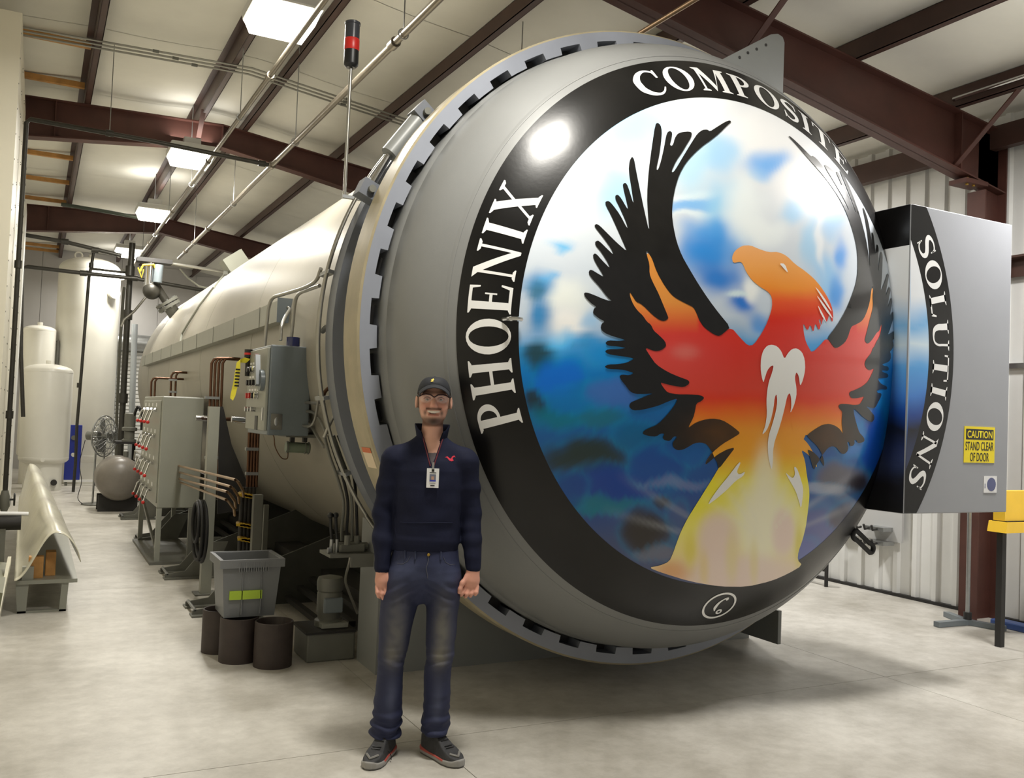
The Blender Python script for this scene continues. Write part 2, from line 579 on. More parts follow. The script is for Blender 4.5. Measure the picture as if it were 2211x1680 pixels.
# left side: cream panelled wall
wall_left = struct('wall_left', MB().box((XL - .1, YN, 0), (XL, YB, ztop(XL) + .2)), M_CREAM)
# tall cream panelled enclosure
en = thing('panel_enclosure', (-.5, 10, 0), 'tall cream riveted panel enclosure across the aisle from the lever cabinet', 'enclosure')
y = 8.9
k = 0
while y < 14.2:
    y2 = min(y + 1.05, 14.2)
    pnl = MB().box((-.84, y + .004, 0.04), (-.262, y2 - .004, 4.98)).build('panel', M_CREAM, en)
    rv = MB()
    for zz in np.arange(.2, 4.9, .22):
        for yy in (y + .05, y2 - .05):
            rv.cyl((-.263, yy, zz), (-.258, yy, zz), .007, n=6)
    rv.build('rivets', M_STEELG, pnl)['kind'] = 'stuff'
    y = y2
MB().box((-.85, 8.9, 0), (-.27, 14.2, .04)).build('base_rail', M_STEELG, en)
en2 = thing('panel_post', (-.30, 16.6, 0), 'narrow white steel post behind the black riser pipe', 'post')
MB().box((-.42, 16.2, 0), (-.27, 17.2, 4.75)).build('panel', M_WALLW, en2)
MB().box((-.46, 16.15, 0), (-.26, 17.25, .05)).build('foot', M_STEELG, en2)

# timber strips under the ceiling
WS = [((55, 97), (150, 105)), ((55, 186), (195, 212)), ((56, 345), (150, 358)), ((55, 398), (140, 407)), ((54, 440), (134, 449)), ((56, 537), (118, 541)), ((56, 557), (116, 561))]
for i, (a, b) in enumerate(WS):
    A = at(*a, Z=5.20)
    Yw = min(A[1], 24.9)
    MB().box((-.70, Yw - .03, ztop(-.3) + .10), (.33, Yw + .03, ztop(.3) + .145)).build('timber_strip', M_WOOD)
for o in [x for x in bpy.data.objects if x.name.startswith('timber_strip')]:
    tag(o, 'short orange timber strip under the ceiling between cream wall and purlin', 'timber', 'timber strips under the ceiling')

# ------------------------------------------------------------------ lamps
def hang_lamp(x, y, z, label, colour, power, wire=True):
    t = thing('high_bay_lamp', (x, y, z), label, 'lamp', 'hanging high bay lamps')
    MB().rbox((x - .27, y - .27, z), (x + .27, y + .27, z + .09), .02).build('housing', M_LAMPBODY, t)
    MB().box((x - .10, y - .10, z + .09), (x + .10, y + .10, z + .20)).build('ballast_box', M_LAMPBODY, t)
    d = MB().lathe([(0.0, -.13), (.17, -.13), (.215, -.115), (.245, -.03), (.26, 0)], (x, y, z), 'z', 4, pi / 4, pi / 4 + 2 * pi)
    d2 = MB().add([(x + (p[0] - x) * 1.40, y + (p[1] - y) * 1.40, p[2]) for p in d.v], d.f)
    d2.build('diffuser', M_LAMP, t)
    if wire:
        MB().cyl((x, y, z + .20), (x, y, ztop(x) + .19), .006, n=6).build('hanger', M_GALV, t)
    ld = bpy.data.lights.new('lamp_light', 'AREA')
    ld.shape = 'SQUARE'
    ld.size = .52
    ld.energy = power
    ld.color = colour
    lo = bpy.data.objects.new('lamp_light', ld)
    COL.objects.link(lo)
    lo.parent = t
    lo.location = (0, 0, -.14)
    # the lens also throws some light up on the roof
    lu = bpy.data.lights.new('lamp_uplight', 'AREA')
    lu.shape = 'SQUARE'; lu.size = .5; lu.energy = power * .05; lu.color = colour
    lo2 = bpy.data.objects.new('lamp_uplight', lu)
    COL.objects.link(lo2)
    lo2.parent = t
    lo2.location = (0, 0, .215)
    lo2.rotation_euler = (pi, 0, 0)
    return t


ROW1 = [(1.93, 3.30), (1.60, 7.30), (1.58, 12.0), (1.57, 15.9), (1.56, 20.2), (1.56, 23.9)]  # the last lamp is added to brighten the back wall
L1 = ['hanging lamp in front of the painted door, above the aisle', 'bright hanging lamp nearest to the red signal lamp', 'bright hanging lamp just in front of the second roof rafter', 'bright hanging lamp between the two far roof rafters', 'bright hanging lamp over the tall white tank', 'added hanging lamp that brightens the back wall']
for (x, y), lab in zip(ROW1, L1):
    hang_lamp(x, y, 4.80, lab, LAMP_WARM, LAMP_W * (.45 if y > 22 else 1))
ROW2 = [(6.15, 3.45), (6.2, 8.2), (6.2, 13.2), (5.6, 21.5)]  # the farthest one is an extra lamp, added to light the back
L2 = ['hanging lamp above the hinge side of the painted door', 'hanging lamp between door rim and corrugated wall, seen edge-on', 'far hanging lamp on the corrugated wall side', 'added hanging lamp giving more light behind the rear head of the vessel']
for (x, y), lab in zip(ROW2, L2):
    hang_lamp(x, y, 4.42, lab, LAMP_COOL, LAMP_W * (.4 if y > 20 else 1.25))

# ================================================================== the autoclave
CX, CZ = 3.53, 2.141
RS = 1.85                       # shell radius
R0, YD, HD = 1.87, 4.65, 0.87   # door head: radius, base plane, depth
RO, RI = 1.653, 1.391           # painted band
AC = thing('autoclave', (CX, 10.5, 0), 'huge grey horizontal autoclave with a domed door painted with a fiery bird', 'autoclave')
# shell courses
courses = [5.52, 8.3, 11.1, 13.9, 16.6, 18.3]
for a, b in zip(courses[:-1], courses[1:]):
    MB().lathe([(RS - .03, a + .003), (RS, a + .006), (RS, b - .006), (RS - .03, b - .003)], (CX, 0, CZ), 'y', 96).build('shell_course', M_SHELL, AC, 30)
prof = [(RS, 18.306)] + [(RS * math.cos(pi / 2 * i / 16), 18.32 + .93 * math.sin(pi / 2 * i / 16)) for i in range(17)]
MB().lathe(prof, (CX, 0, CZ), 'y', 96).build('rear_head', M_SHELL, AC, 40)
# flanges behind the ring
fl_ = [(1.80, 5.00), (1.90, 5.00), (1.93, 5.02), (1.93, 5.22), (1.885, 5.26), (1.885, 5.34), (1.965, 5.37), (1.965, 5.52), (1.93, 5.56), (1.84, 5.56)]
MB().lathe(fl_, (CX, 0, CZ), 'y', 120).build('body_flange', M_FLANGE, AC, 25)
# locking ring with slots in its inner edge
YR0, YR1 = 4.75, 5.0
NN = 44
m_front, m_side = MB(), MB()
ang = []
for k in range(NN):
    c = math.radians(178.2) + 2 * pi * k / NN
    hw = 2 * pi / NN * .26
    ang += [(c - hw - .002, 0), (c - hw, 1), (c - hw / 3, 1), (c + hw / 3, 1), (c + hw, 1), (c + hw + .002, 0), (c + hw * 2.2, 0)]
n = len(ang)
RN0, RN1, RX = 1.900, 1.942, 2.010
P = []
for yy, ch in ((YR0, .012), (YR1, .0)):
    for a, s in ang:
        r = RN1 if s else RN0
        P.append((CX + r * math.cos(a), yy, CZ + r * math.sin(a)))
    for a, s in ang:
        P.append((CX + (RX - ch) * math.cos(a), yy, CZ + (RX - ch) * math.sin(a)))
fs = []
for i in range(n):
    j = (i + 1) % n
    fs.append((i, j, n + j, n + i))
    fs.append((2 * n + i, 3 * n + i, 3 * n + j, 2 * n + j))
    fs.append((i, 2 * n + i, 2 * n + j, j))
ringo = MB().add(P, fs).build('locking_ring', M_RING, AC, 30)
MB().lathe([(RX - .012, YR0 + .0005), (RX, YR0 + .012), (RX, YR1), (RX - .05, YR1)], (CX, 0, CZ), 'y', 176).build('ring_side', M_RINGSIDE, ringo, 30)
# teeth of the door seen in the slots
tm = MB()
for k in range(NN):
    c = math.radians(178.2) + 2 * pi * (k + .02) / NN
    hw = 2 * pi / NN * .20
    q = [(CX + r * math.cos(a), 4.86, CZ + r * math.sin(a)) for r, a in ((1.86, c - hw), (1.937, c - hw), (1.937, c + hw), (1.86, c + hw))]
    MB().prism(q, (0, .12, 0)).build('lock_tooth', M_DARK, ringo)

# ---------------- door
def dome_y(r):
    r = np.minimum(r, R0)
    return YD - HD * np.sqrt(np.maximum(0, 1 - (r / R0) ** 2))


prof = [(1.70, 4.95), (1.885, 4.95), (1.885, 4.80), (1.889, 4.735), (1.880, 4.70), (1.871, 4.685), (R0, YD)]
N = 64
for i in range(1, N + 1):
    t = pi / 2 * i / N
    r, yy = R0 * math.cos(t), YD - HD * math.sin(t)
    prof.append((r, yy))
    r2 = R0 * math.cos(pi / 2 * (i + 1) / N)
    if r > 1.705 >= r2:       # weld step outside the painted band
        yb = float(dome_y(1.705))
        prof += [(1.705, yb), (1.700, yb - .009), (1.692, float(dome_y(1.692)) - .003)]
door = MB().lathe(prof, (CX, 0, CZ), 'y', 160).build('door', M_DOOR, AC, 25)
door['label'] = 'domed grey door painted with a bird and lettering'


def dome_hit(px, py):
    """pixel -> (x, z) on the door's dome"""
    c = np.array([1450.0, 740.0])
    p = np.array([px, py], float)
    for it in range(80):
        d = ray(*p)
        s = np.array([1 / R0, 1 / HD, 1 / R0])
        O = (CAM - np.array([CX, YD, CZ])) * s
        D = d * s
        a, b, cc = D @ D, 2 * O @ D, O @ O - 1
        disc = b * b - 4 * a * cc
        if disc >= 0:
            t = (-b - math.sqrt(disc)) / (2 * a)
            q = CAM + d * t
            return q[0], q[2]
        p = p + (c - p) * 0.006
    return CX, CZ


def resample(loop, step):
    out = []
    n = len(loop)
    for i in range(n):
        a, b = np.array(loop[i]), np.array(loop[(i + 1) % n])
        k = max(1, int(np.linalg.norm(b - a) / step))
        for j in range(k):
            out.append(a + (b - a) * j / k)
    return out


def smooth_loop(loop, it=1):
    # Chaikin corner cutting
    P = [np.array(p, float) for p in loop]
    for _ in range(it):
        Q = []
        n = len(P)
        for i in range(n):
            a, b = P[i], P[(i + 1) % n]
            Q += [a * .78 + b * .22, a * .22 + b * .78]
        P = Q
    return P


def evenodd(pt, loops):
    ins = False
    for L in loops:
        x, y = L[:, 0], L[:, 1]
        x2, y2 = np.roll(x, -1), np.roll(y, -1)
        c = ((y > pt[1]) != (y2 > pt[1]))
        with np.errstate(divide='ignore', invalid='ignore'):
            xi = (x2 - x) * (pt[1] - y) / (y2 - y) + x
        if np.count_nonzero(c & (pt[0] < xi)) % 2:
            ins = not ins
    return ins


def tri2d(loops, step):
    """even-odd fill of 2-D loops with interior grid points -> (verts, tris)"""
    loops = [np.array(L, float) for L in loops]
    V, E = [], []
    for L in loops:
        b = len(V)
        V += [tuple(p) for p in L]
        E += [(b + i, b + (i + 1) % len(L)) for i in range(len(L))]
    allp = np.concatenate(loops)
    lo, hi = allp.min(0), allp.max(0)
    gx = np.arange(lo[0] + step / 2, hi[0], step)
    gy = np.arange(lo[1] + step / 2, hi[1], step)
    for x in gx:
        for y_ in gy:
            if evenodd((x, y_), loops):
                V.append((x, y_))
    v2, e2, f2, _, _, _ = delaunay_2d_cdt([Vector(p) for p in V], E, [], 0, 1e-6)
    pts = np.array([(p.x, p.y) for p in v2])
    tris = []
    for f in f2:
        c = pts[list(f)].mean(0)
        if evenodd(c, loops):
            tris.append(tuple(f))
    return pts, tris


def on_dome(pts, off):
    pts = np.asarray(pts, float)
    r = np.hypot(pts[:, 0] - CX, pts[:, 1] - CZ)
    y_ = dome_y(r)
    n = np.stack([(pts[:, 0] - CX) / R0 ** 2, (y_ - YD) / HD ** 2, (pts[:, 1] - CZ) / R0 ** 2], 1)
    n /= np.linalg.norm(n, axis=1)[:, None]
    return np.stack([pts[:, 0], y_, pts[:, 1]], 1) + n * off


def decal(name, loops, off, material, parent, step=.06, colfn=None, place=None):
    pts, tris = tri2d(loops, step)
    P = (place or on_dome)(pts, off) if place is None else place(pts, off)
    me = bpy.data.meshes.new(name)
    o3 = WL[parent.name]
    me.from_pydata([tuple(p - o3) for p in P], [], tris)
    bm = bmesh.new(); bm.from_mesh(me)
    bm.normal_update()
    # paint faces outwards, towards -y
    flip = [f for f in bm.faces if f.normal.y > 0]
    if flip: bmesh.ops.reverse_faces(bm, faces=flip)
    bm.to_mesh(me); bm.free()
    me.shade_smooth()
    if colfn is not None:
        px, py = proj(P)
        set_col(me, colfn(px, py))
    return mesh_obj(name, me, material, parent)


def zpx(region, pts):
    ox, oy = {'A': (980, 120), 'B': (1480, 120), 'C': (980, 680), 'D': (1380, 680)}[region]
    return [(ox + x / 2.8, oy + y_ / 2.8) for x, y_ in pts]


def dome_loop(pxl, step=.05, chaikin=1):
    L = smooth_loop(pxl, chaikin)
    return [np.array(dome_hit(*p)) for p in L]


# ---------------- the painted sky
def L3(r, g, b): return np.array([lin(r), lin(g), lin(b)])


def ramp(t, stops):
    t = np.asarray(t, float)
    xs_ = [s[0] for s in stops]
    C3 = np.array([L3(*s[1]) for s in stops])
    return np.stack([np.interp(t, xs_, C3[:, k]) for k in range(3)], 1)


def vnoise(px, py, s, seed=0.0):
    return np.array([noise.noise(Vector((x / s + seed, y_ / s - seed, seed))) for x, y_ in zip(px, py)])


SKY = [  # px, py, rx, ry, colour, weight
    (1360, 265, 85, 60, (160, 200, 242), .9), (1270, 330, 60, 40, (200, 222, 245), .7), (1330, 400, 50, 60, (150, 198, 240), .7),
    (1520, 215, 60, 25, (240, 242, 244), .8), (1620, 290, 120, 60, (244, 244, 244), .9), (1720, 370, 70, 70, (246, 246, 248), .9),
    (1560, 330, 45, 40, (150, 196, 240), .8), (1655, 355, 42, 26, (96, 164, 236), .9), (1640, 380, 20, 14, (120, 180, 240), .5),
    (1500, 440, 70, 22, (96, 168, 234), .8), (1490, 420, 70, 9, (236, 240, 244), .8), (1510, 462, 60, 8, (236, 240, 244), .8),
    (1570, 470, 50, 90, (150, 200, 244), .8), (1500, 360, 40, 60, (170, 210, 246), .7), (1780, 600, 40, 60, (120, 184, 240), .7), (1545, 500, 60, 34, (70, 150, 226), .9), (1530, 545, 80, 45, (54, 136, 218), 1.0), (1610, 450, 40, 70, (238, 239, 240), .9),
    (1640, 500, 50, 30, (238, 238, 238), .8), (1700, 455, 26, 30, (150, 196, 240), .8), (1745, 520, 22, 60, (150, 198, 242), .7),
    (1765, 520, 12, 60, (244, 244, 244), .7), (1800, 480, 30, 30, (140, 190, 240), .7), (1825, 545, 18, 34, (80, 150, 228), .9), (1805, 625, 22, 40, (66, 142, 222), .9),
    (1550, 600, 60, 40, (50, 120, 205), 1.0), (1600, 660, 34, 26, (40, 112, 205), 1.0), (1625, 630, 22, 30, (240, 240, 240), 1.0), (1590, 640, 26, 8, (226, 234, 244), .8), (1640, 700, 30, 20, (60, 136, 216), .8),
    (1212, 527, 30, 12, (100, 176, 226), .9), (1215, 640, 60, 40, (240, 238, 232), .9), (1230, 700, 50, 34, (244, 242, 236), 1.0),
    (1160, 612, 40, 34, (70, 140, 200), 1.0), (1155, 625, 24, 26, (64, 110, 140), .9), (1190, 590, 24, 10, (90, 168, 226), .8),
    (1160, 680, 30, 40, (60, 130, 190), 1.0), (1275, 690, 26, 24, (100, 170, 226), .6), (1270, 745, 90, 10, (90, 165, 225), .6),
    (1160, 770, 40, 34, (34, 58, 62), .95), (1215, 735, 40, 14, (110, 180, 230), .6), (1205, 815, 60, 40, (40, 108, 190), .95), (1330, 760, 60, 30, (64, 130, 190), .8),
    (1150, 873, 30, 34, (34, 48, 52), .95), (1240, 860, 60, 30, (50, 112, 168), .8), (1320, 850, 60, 30, (76, 106, 166), .9), (1290, 900, 50, 20, (48, 104, 120), .8),
    (1200, 905, 60, 20, (40, 110, 128), .8), (1265, 985, 100, 44, (36, 50, 50), 1.0), (1370, 935, 50, 30, (40, 96, 130), .6), (1330, 1050, 110, 46, (36, 66, 136), 1.0), (1420, 1000, 60, 50, (44, 76, 140), .9),
    (1300, 1090, 90, 12, (36, 112, 126), .8), (1240, 1060, 40, 40, (42, 72, 132), .8), (1480, 970, 50, 30, (50, 92, 152), .8),
    (1390, 1150, 60, 50, (38, 34, 32), 1.0), (1430, 1085, 22, 12, (40, 40, 38), .8), (1460, 1045, 70, 10, (130, 140, 170), .5), (1420, 1200, 60, 16, (110, 112, 124), .7), (1470, 1130, 30, 50, (70, 86, 124), .6),
    (1850, 760, 40, 40, (80, 150, 220), .6), (1850, 880, 40, 40, (70, 110, 170), .8), (1890, 960, 30, 90, (30, 70, 150), .8), (1830, 950, 40, 30, (84, 130, 190), .7),
    (1815, 1035, 50, 40, (92, 88, 92), .9), (1780, 1060, 50, 10, (170, 176, 190), .6), (1845, 1045, 14, 24, (34, 30, 36), .9), (1770, 1150, 60, 60, (86, 92, 140), 1.0), (1815, 1110, 30, 30, (66, 58, 58), .8), (1750, 1200, 30, 40, (96, 104, 156), .8),
]


def sky_col(px, py):
    px = np.asarray(px, float); py = np.asarray(py, float)
    wx = px + 20 * vnoise(px, py, 70, 1.3) + 6 * vnoise(px, py, 30, 5.3)
    wy = py + 20 * vnoise(px, py, 70, 7.7) + 6 * vnoise(px, py, 30, 9.1)
    c = ramp(wy, [(180, (236, 240, 244)), (480, (226, 233, 240)), (690, (206, 220, 236)), (745, (96, 156, 208)), (800, (58, 116, 178)), (900, (52, 96, 150)), (1050, (42, 74, 134)), (1180, (66, 76, 108)), (1270, (80, 84, 110))])
    for x, y_, rx, ry, col, w in SKY:
        d = ((wx - x) / rx) ** 2 + ((wy - y_) / ry) ** 2
        low = y_ > 735
        a = (w * np.exp(-(d ** (2.6 if low else 1.7))))[:, None]
        lc = L3(*col) if low else np.clip(L3(*col) * (1.10, 1.22, 1.18), 0, 1)
        c = c * (1 - a) + lc * a
        if low and rx > 20:          # pale airbrushed rim round the dark clouds
            rm = (.20 * np.exp(-((np.sqrt(d) - 1.05) / .16) ** 2))[:, None]
            c = c * (1 - rm) + L3(60, 136, 176) * rm
    sat = np.clip((py - 700) / 60, 0, 1)[:, None]
    g_ = c.mean(1, keepdims=True)
    c = c * (1 - sat) + np.clip(g_ + (c - g_) * 1.25, 0, 1) * 1.28 * sat
    # rays spreading from the flame
    th = np.arctan2(py - 1190, px - 1610)
    rr = np.hypot(px - 1610, py - 1190)
    for a0 in (-2.60, -2.86, -.62, -.40):
        a = (.30 * np.exp(-((th - a0) / .035) ** 2) * np.clip((rr - 60) / 60, 0, 1) * np.clip((330 - rr) / 140, 0, 1) * (py > 900))[:, None]
        c = c * (1 - a) + L3(190, 196, 206) * a
    return np.concatenate([c, np.ones((len(c), 1))], 1)


n_r, n_a = 88, 256
pts, quads = [(CX, CZ)], []
for i in range(1, n_r + 1):
    r = RI * i / n_r
    for k in range(n_a):
        a = 2 * pi * k / n_a
        pts.append((CX + r * math.cos(a), CZ + r * math.sin(a)))
for k in range(n_a):
    quads.append((0, 1 + k, 1 + (k + 1) % n_a))
for i in range(n_r - 1):
    for k in range(n_a):
        a = 1 + i * n_a
        quads.append((a + k, a + n_a + k, a + n_a + (k + 1) % n_a, a + (k + 1) % n_a))
P = on_dome(np.array(pts), .0015)
me = bpy.data.meshes.new('sky_painting')
me.from_pydata([tuple(p - WL[door.name]) for p in P], [], quads)
me.shade_smooth()
set_col(me, sky_col(*proj(P)))
bm = bmesh.new(); bm.from_mesh(me); bmesh.ops.recalc_face_normals(bm, faces=bm.faces)
bm.normal_update()
if sum(f.normal.y for f in bm.faces) > 0: bmesh.ops.reverse_faces(bm, faces=bm.faces)
bm.to_mesh(me); bm.free()
sky = mesh_obj('sky_painting', me, M_MURAL, door)
sky['label'] = 'painted blue and white clouds darkening to navy below'

# black band
pts, quads = [], []
for i in range(7):
    r = RI - .002 + (RO - RI + .002) * i / 6
    for k in range(320):
        a = 2 * pi * k / 320
        pts.append((CX + r * math.cos(a), CZ + r * math.sin(a)))
for i in range(6):
    for k in range(320):
        a, k2 = i * 320, (k + 1) % 320
        quads.append((a + k, a + k2, a + 320 + k2, a + 320 + k))
P = on_dome(np.array(pts), .0025)
b_ = MB().add([tuple(p) for p in P], quads)
band = b_.build('border_band', M_BAND, door, 60)
band['label'] = 'glossy black ring band carrying white lettering'

# ---------------- phoenix
WING_L = (zpx('A', [(1215, 420), (1230, 408), (1248, 425), (1255, 460), (1250, 520), (1240, 600), (1220, 690), (1232, 695), (1250, 640), (1268, 560), (1280, 490), (1290, 465), (1305, 458), (1318, 470), (1312, 505), (1302, 542), (1315, 550), (1325, 535), (1332, 505), (1350, 475), (1380, 465), (1420, 462), (1437, 470), (1430, 500), (1405, 540), (1375, 590), (1340, 640), (1310, 706), (1325, 708), (1350, 670), (1385, 610), (1440, 520), (1470, 475), (1500, 452), (1530, 450), (1545, 462), (1580, 440), (1630, 408), (1665, 393), (1674, 405), (1650, 425), (1600, 475), (1550, 515), (1500, 550), (1450, 595), (1400, 650), (1360, 720), (1335, 800), (1320, 880), (1315, 960), (1325, 1040), (1345, 1130), (1375, 1210), (1420, 1290), (1480, 1390), (1540, 1480), (1600, 1560), (1668, 1642), (1640, 1668), (1604, 1697), (1570, 1688), (1509, 1644), (1480, 1600), (1465, 1560), (1445, 1522), (1410, 1505), (1370, 1485), (1335, 1465), (1305, 1438), (1270, 1390), (1235, 1330), (1215, 1285), (1200, 1240), (1185, 1208), (1160, 1178), (1166, 1215), (1180, 1260), (1180, 1320), (1195, 1360), (1215, 1400), (1235, 1440), (1260, 1500), (1285, 1560), (1296, 1590), (1270, 1607), (1240, 1600), (1200, 1570), (1170, 1540), (1150, 1520), (1125, 1500), (1100, 1490), (1078, 1455), (1060, 1428), (1065, 1465), (1085, 1510), (1110, 1545), (1140, 1572), (1165, 1610)])
          + zpx('C', [(1190, 60), (1205, 95), (1240, 125), (1275, 160), (1282, 190), (1250, 215), (1210, 220), (1150, 195), (1185, 250), (1220, 300), (1290, 345), (1360, 375), (1417, 395), (1422, 415), (1390, 437), (1330, 430), (1270, 415), (1245, 408), (1265, 440), (1290, 470), (1350, 480), (1420, 480), (1490, 485), (1512, 500), (1495, 520), (1462, 535), (1455, 580), (1445, 620), (1410, 687), (1450, 655), (1500, 635), (1560, 625), (1620, 635)])
          + zpx('D', [(550, 665), (595, 700), (607, 716), (560, 745), (500, 780), (440, 830), (405, 880), (398, 906), (430, 880), (470, 845), (530, 812), (578, 800), (540, 850), (475, 935), (470, 895), (455, 870), (440, 830), (405, 780), (370, 770), (330, 775), (290, 800), (260, 815), (225, 817), (200, 797), (200, 770), (222, 745), (225, 733), (205, 735), (185, 762), (150, 757), (138, 740), (152, 718), (130, 715), (100, 735), (60, 732), (18, 720), (25, 700), (60, 682), (110, 662), (170, 600), (215, 540), (232, 503)])
          + zpx('C', [(1300, 520), (1230, 550), (1130, 575), (1080, 577), (1056, 555), (1065, 530), (1100, 515), (1160, 490), (1205, 474), (1150, 478), (1090, 477), (1060, 460), (1040, 430), (1010, 395), (998, 370), (1015, 360), (1060, 365), (1088, 352), (1040, 336), (1010, 330), (930, 327), (908, 313), (930, 300), (985, 298), (1040, 290), (1092, 264), (1050, 255), (990, 247), (930, 237), (910, 221), (930, 207), (1000, 207), (1042, 200), (1000, 192), (930, 187), (913, 171), (930, 154), (1000, 158), (1042, 153), (960, 130), (910, 110), (885, 85), (890, 55), (912, 40), (880, 25), (855, 5)])
          + zpx('A', [(838, 1558), (845, 1530), (862, 1520), (830, 1500), (800, 1470), (784, 1445), (790, 1433), (810, 1435), (850, 1450), (900, 1472), (958, 1490), (925, 1460), (880, 1400), (830, 1345), (812, 1315), (820, 1297), (835, 1298), (870, 1320), (907, 1341), (890, 1310), (855, 1255), (838, 1215), (845, 1199), (860, 1200), (890, 1235), (944, 1290), (930, 1255), (890, 1190), (855, 1150), (851, 1128), (870, 1119), (890, 1135), (925, 1170), (965, 1208), (950, 1170), (900, 1100), (860, 1050), (847, 1030), (860, 1019), (880, 1030), (920, 1070), (980, 1130), (1046, 1188), (1030, 1150), (990, 1060), (945, 960), (915, 905), (914, 885), (935, 881), (955, 900), (1000, 960), (1050, 1055), (1040, 1010), (1000, 920), (974, 870), (974, 848), (990, 843), (1010, 865), (1052, 938), (1045, 900), (1021, 800), (1019, 780), (1035, 770), (1050, 790), (1086, 908), (1075, 830), (1054, 700), (1060, 640), (1075, 613), (1088, 630), (1100, 700), (1120, 800), (1145, 920), (1180, 1075), (1170, 960), (1165, 850), (1175, 700), (1195, 550)]))
BODY = (zpx('B', [(285, 1256), (278, 1220), (295, 1182), (340, 1150), (390, 1148), (440, 1170), (500, 1190), (560, 1188), (610, 1212), (660, 1262), (720, 1303), (770, 1345), (810, 1390), (850, 1450), (880, 1510), (892, 1570), (885, 1620), (868, 1560), (850, 1620), (835, 1575), (815, 1640), (800, 1590)])
        + zpx('D', [(1100, 40), (1085, 100), (1062, 45), (1050, 110), (1032, 55), (1015, 100), (988, 45), (992, 110), (1005, 165), (1045, 238), (1090, 300), (1100, 600), (984, 742), (1020, 780), (1055, 840), (1076, 934), (1045, 870), (1010, 836), (976, 814), (1000, 880), (1010, 960), (1025, 1050), (1027, 1100), (1016, 1200), (1005, 1280), (985, 1360), (960, 1430), (955, 1480), (985, 1512), (900, 1562), (800, 1606), (650, 1642), (480, 1640), (300, 1608), (130, 1555), (56, 1525), (120, 1515), (180, 1490), (205, 1435), (220, 1390), (250, 1310), (290, 1230), (340, 1150), (390, 1070), (440, 990), (475, 930), (510, 880), (545, 840), (578, 800), (530, 812), (470, 845), (430, 880), (398, 907), (405, 880), (440, 830), (500, 780), (560, 745), (605, 716), (500, 690), (400, 690), (300, 690)])
        + zpx('C', [(1408, 690), (1420, 600), (1400, 540), (1250, 460), (1220, 410), (1180, 330), (1130, 240), (1120, 180), (1160, 100)])
        + zpx('A', [(1130, 1590), (1090, 1540), (1050, 1480), (1060, 1426), (1110, 1470), (1220, 1560), (1240, 1500), (1180, 1400), (1160, 1300), (1159, 1176), (1230, 1270), (1300, 1400), (1420, 1480), (1530, 1620)])
        + zpx('D', [(500, 110), (555, 76), (610, 140), (655, 186), (690, 182), (740, 110), (780, 30)])
        + zpx('B', [(480, 1640), (505, 1580), (522, 1520), (520, 1462), (500, 1430), (450, 1400), (400, 1360), (365, 1310), (345, 1262), (330, 1246)]))


def body_col(px, py):
    px = np.asarray(px, float); py = np.asarray(py, float)
    y2 = py + 5 * vnoise(px, py, 40, 2.2)
    c = ramp(y2, [(530, (246, 178, 112)), (580, (246, 168, 84)), (620, (246, 150, 46)), (650, (238, 88, 32)), (690, (224, 44, 26)), (760, (222, 52, 40)), (840, (226, 66, 46)), (862, (232, 58, 22)), (890, (242, 112, 26)), (930, (248, 162, 44)), (980, (252, 176, 38)), (1010, (252, 204, 36)), (1040, (252, 238, 36)), (1090, (250, 240, 60)), (1150, (252, 242, 120)), (1210, (250, 228, 160)), (1270, (244, 218, 204))])
    # pinker wings, orange wing tips
    wing = np.clip((np.abs(px - 1650) - 60) / 110, 0, 1) * np.exp(-((py - 770) / 70) ** 2)
    c = c * (1 - .55 * wing[:, None]) + L3(224, 84, 78) * .55 * wing[:, None]
    tip = np.clip((720 - py) / 70, 0, 1) * ((px < 1510) | (px > 1850))
    c = c * (1 - tip[:, None]) + L3(230, 150, 66) * tip[:, None]

    def blob(x, y_, rx, ry, col, w, p=1.6):
        nonlocal c
        d = ((px - x) / rx) ** 2 + ((py - y_) / ry) ** 2
        a = (w * np.exp(-d ** p))[:, None]
        c = c * (1 - a) + L3(*col) * a
    blob(1650, 1130, 80, 90, (255, 252, 222), .95)
    blob(1655, 1030, 26, 70, (255, 248, 214), .8)
    blob(1550, 1165, 46, 62, (246, 222, 212), .95, 3)
    blob(1690, 1150, 28, 52, (246, 222, 212), .95, 3)
    blob(1640, 1150, 30, 120, (255, 250, 220), .8)
    blob(1600, 1235, 130, 40, (246, 224, 216), .85, 2)
    blob(1450, 1235, 40, 26, (236, 170, 110), .8)
    blob(1725, 1180, 10, 50, (234, 220, 90), .8)
    blob(1490, 1190, 14, 40, (238, 222, 80), .7)
    blob(1520, 1230, 10, 40, (240, 214, 130), .6)
    blob(1580, 1200, 14, 60, (240, 226, 150), .6)
    blob(1628, 1215, 10, 50, (240, 226, 140), .5)
    blob(1480, 760, 30, 16, (226, 150, 140), .35)
    th = np.arctan2(py - 1170, px - 1650); rr = np.hypot(px - 1650, py - 1170)
    for a0 in (-2.2, -1.95, -1.2, -.9, -2.5):
        a = (.4 * np.exp(-((th - a0) / .06) ** 2) * np.clip((180 - rr) / 120, 0, 1))[:, None]
        c = c * (1 - a) + L3(250, 246, 220) * a
    return np.concatenate([c, np.ones((len(c), 1))], 1)


bo = decal('phoenix_body', [dome_loop(BODY)], .0035, M_MURAL, door, .022, body_col)
bo['label'] = 'painted orange and red bird body with a yellow flaming tail'


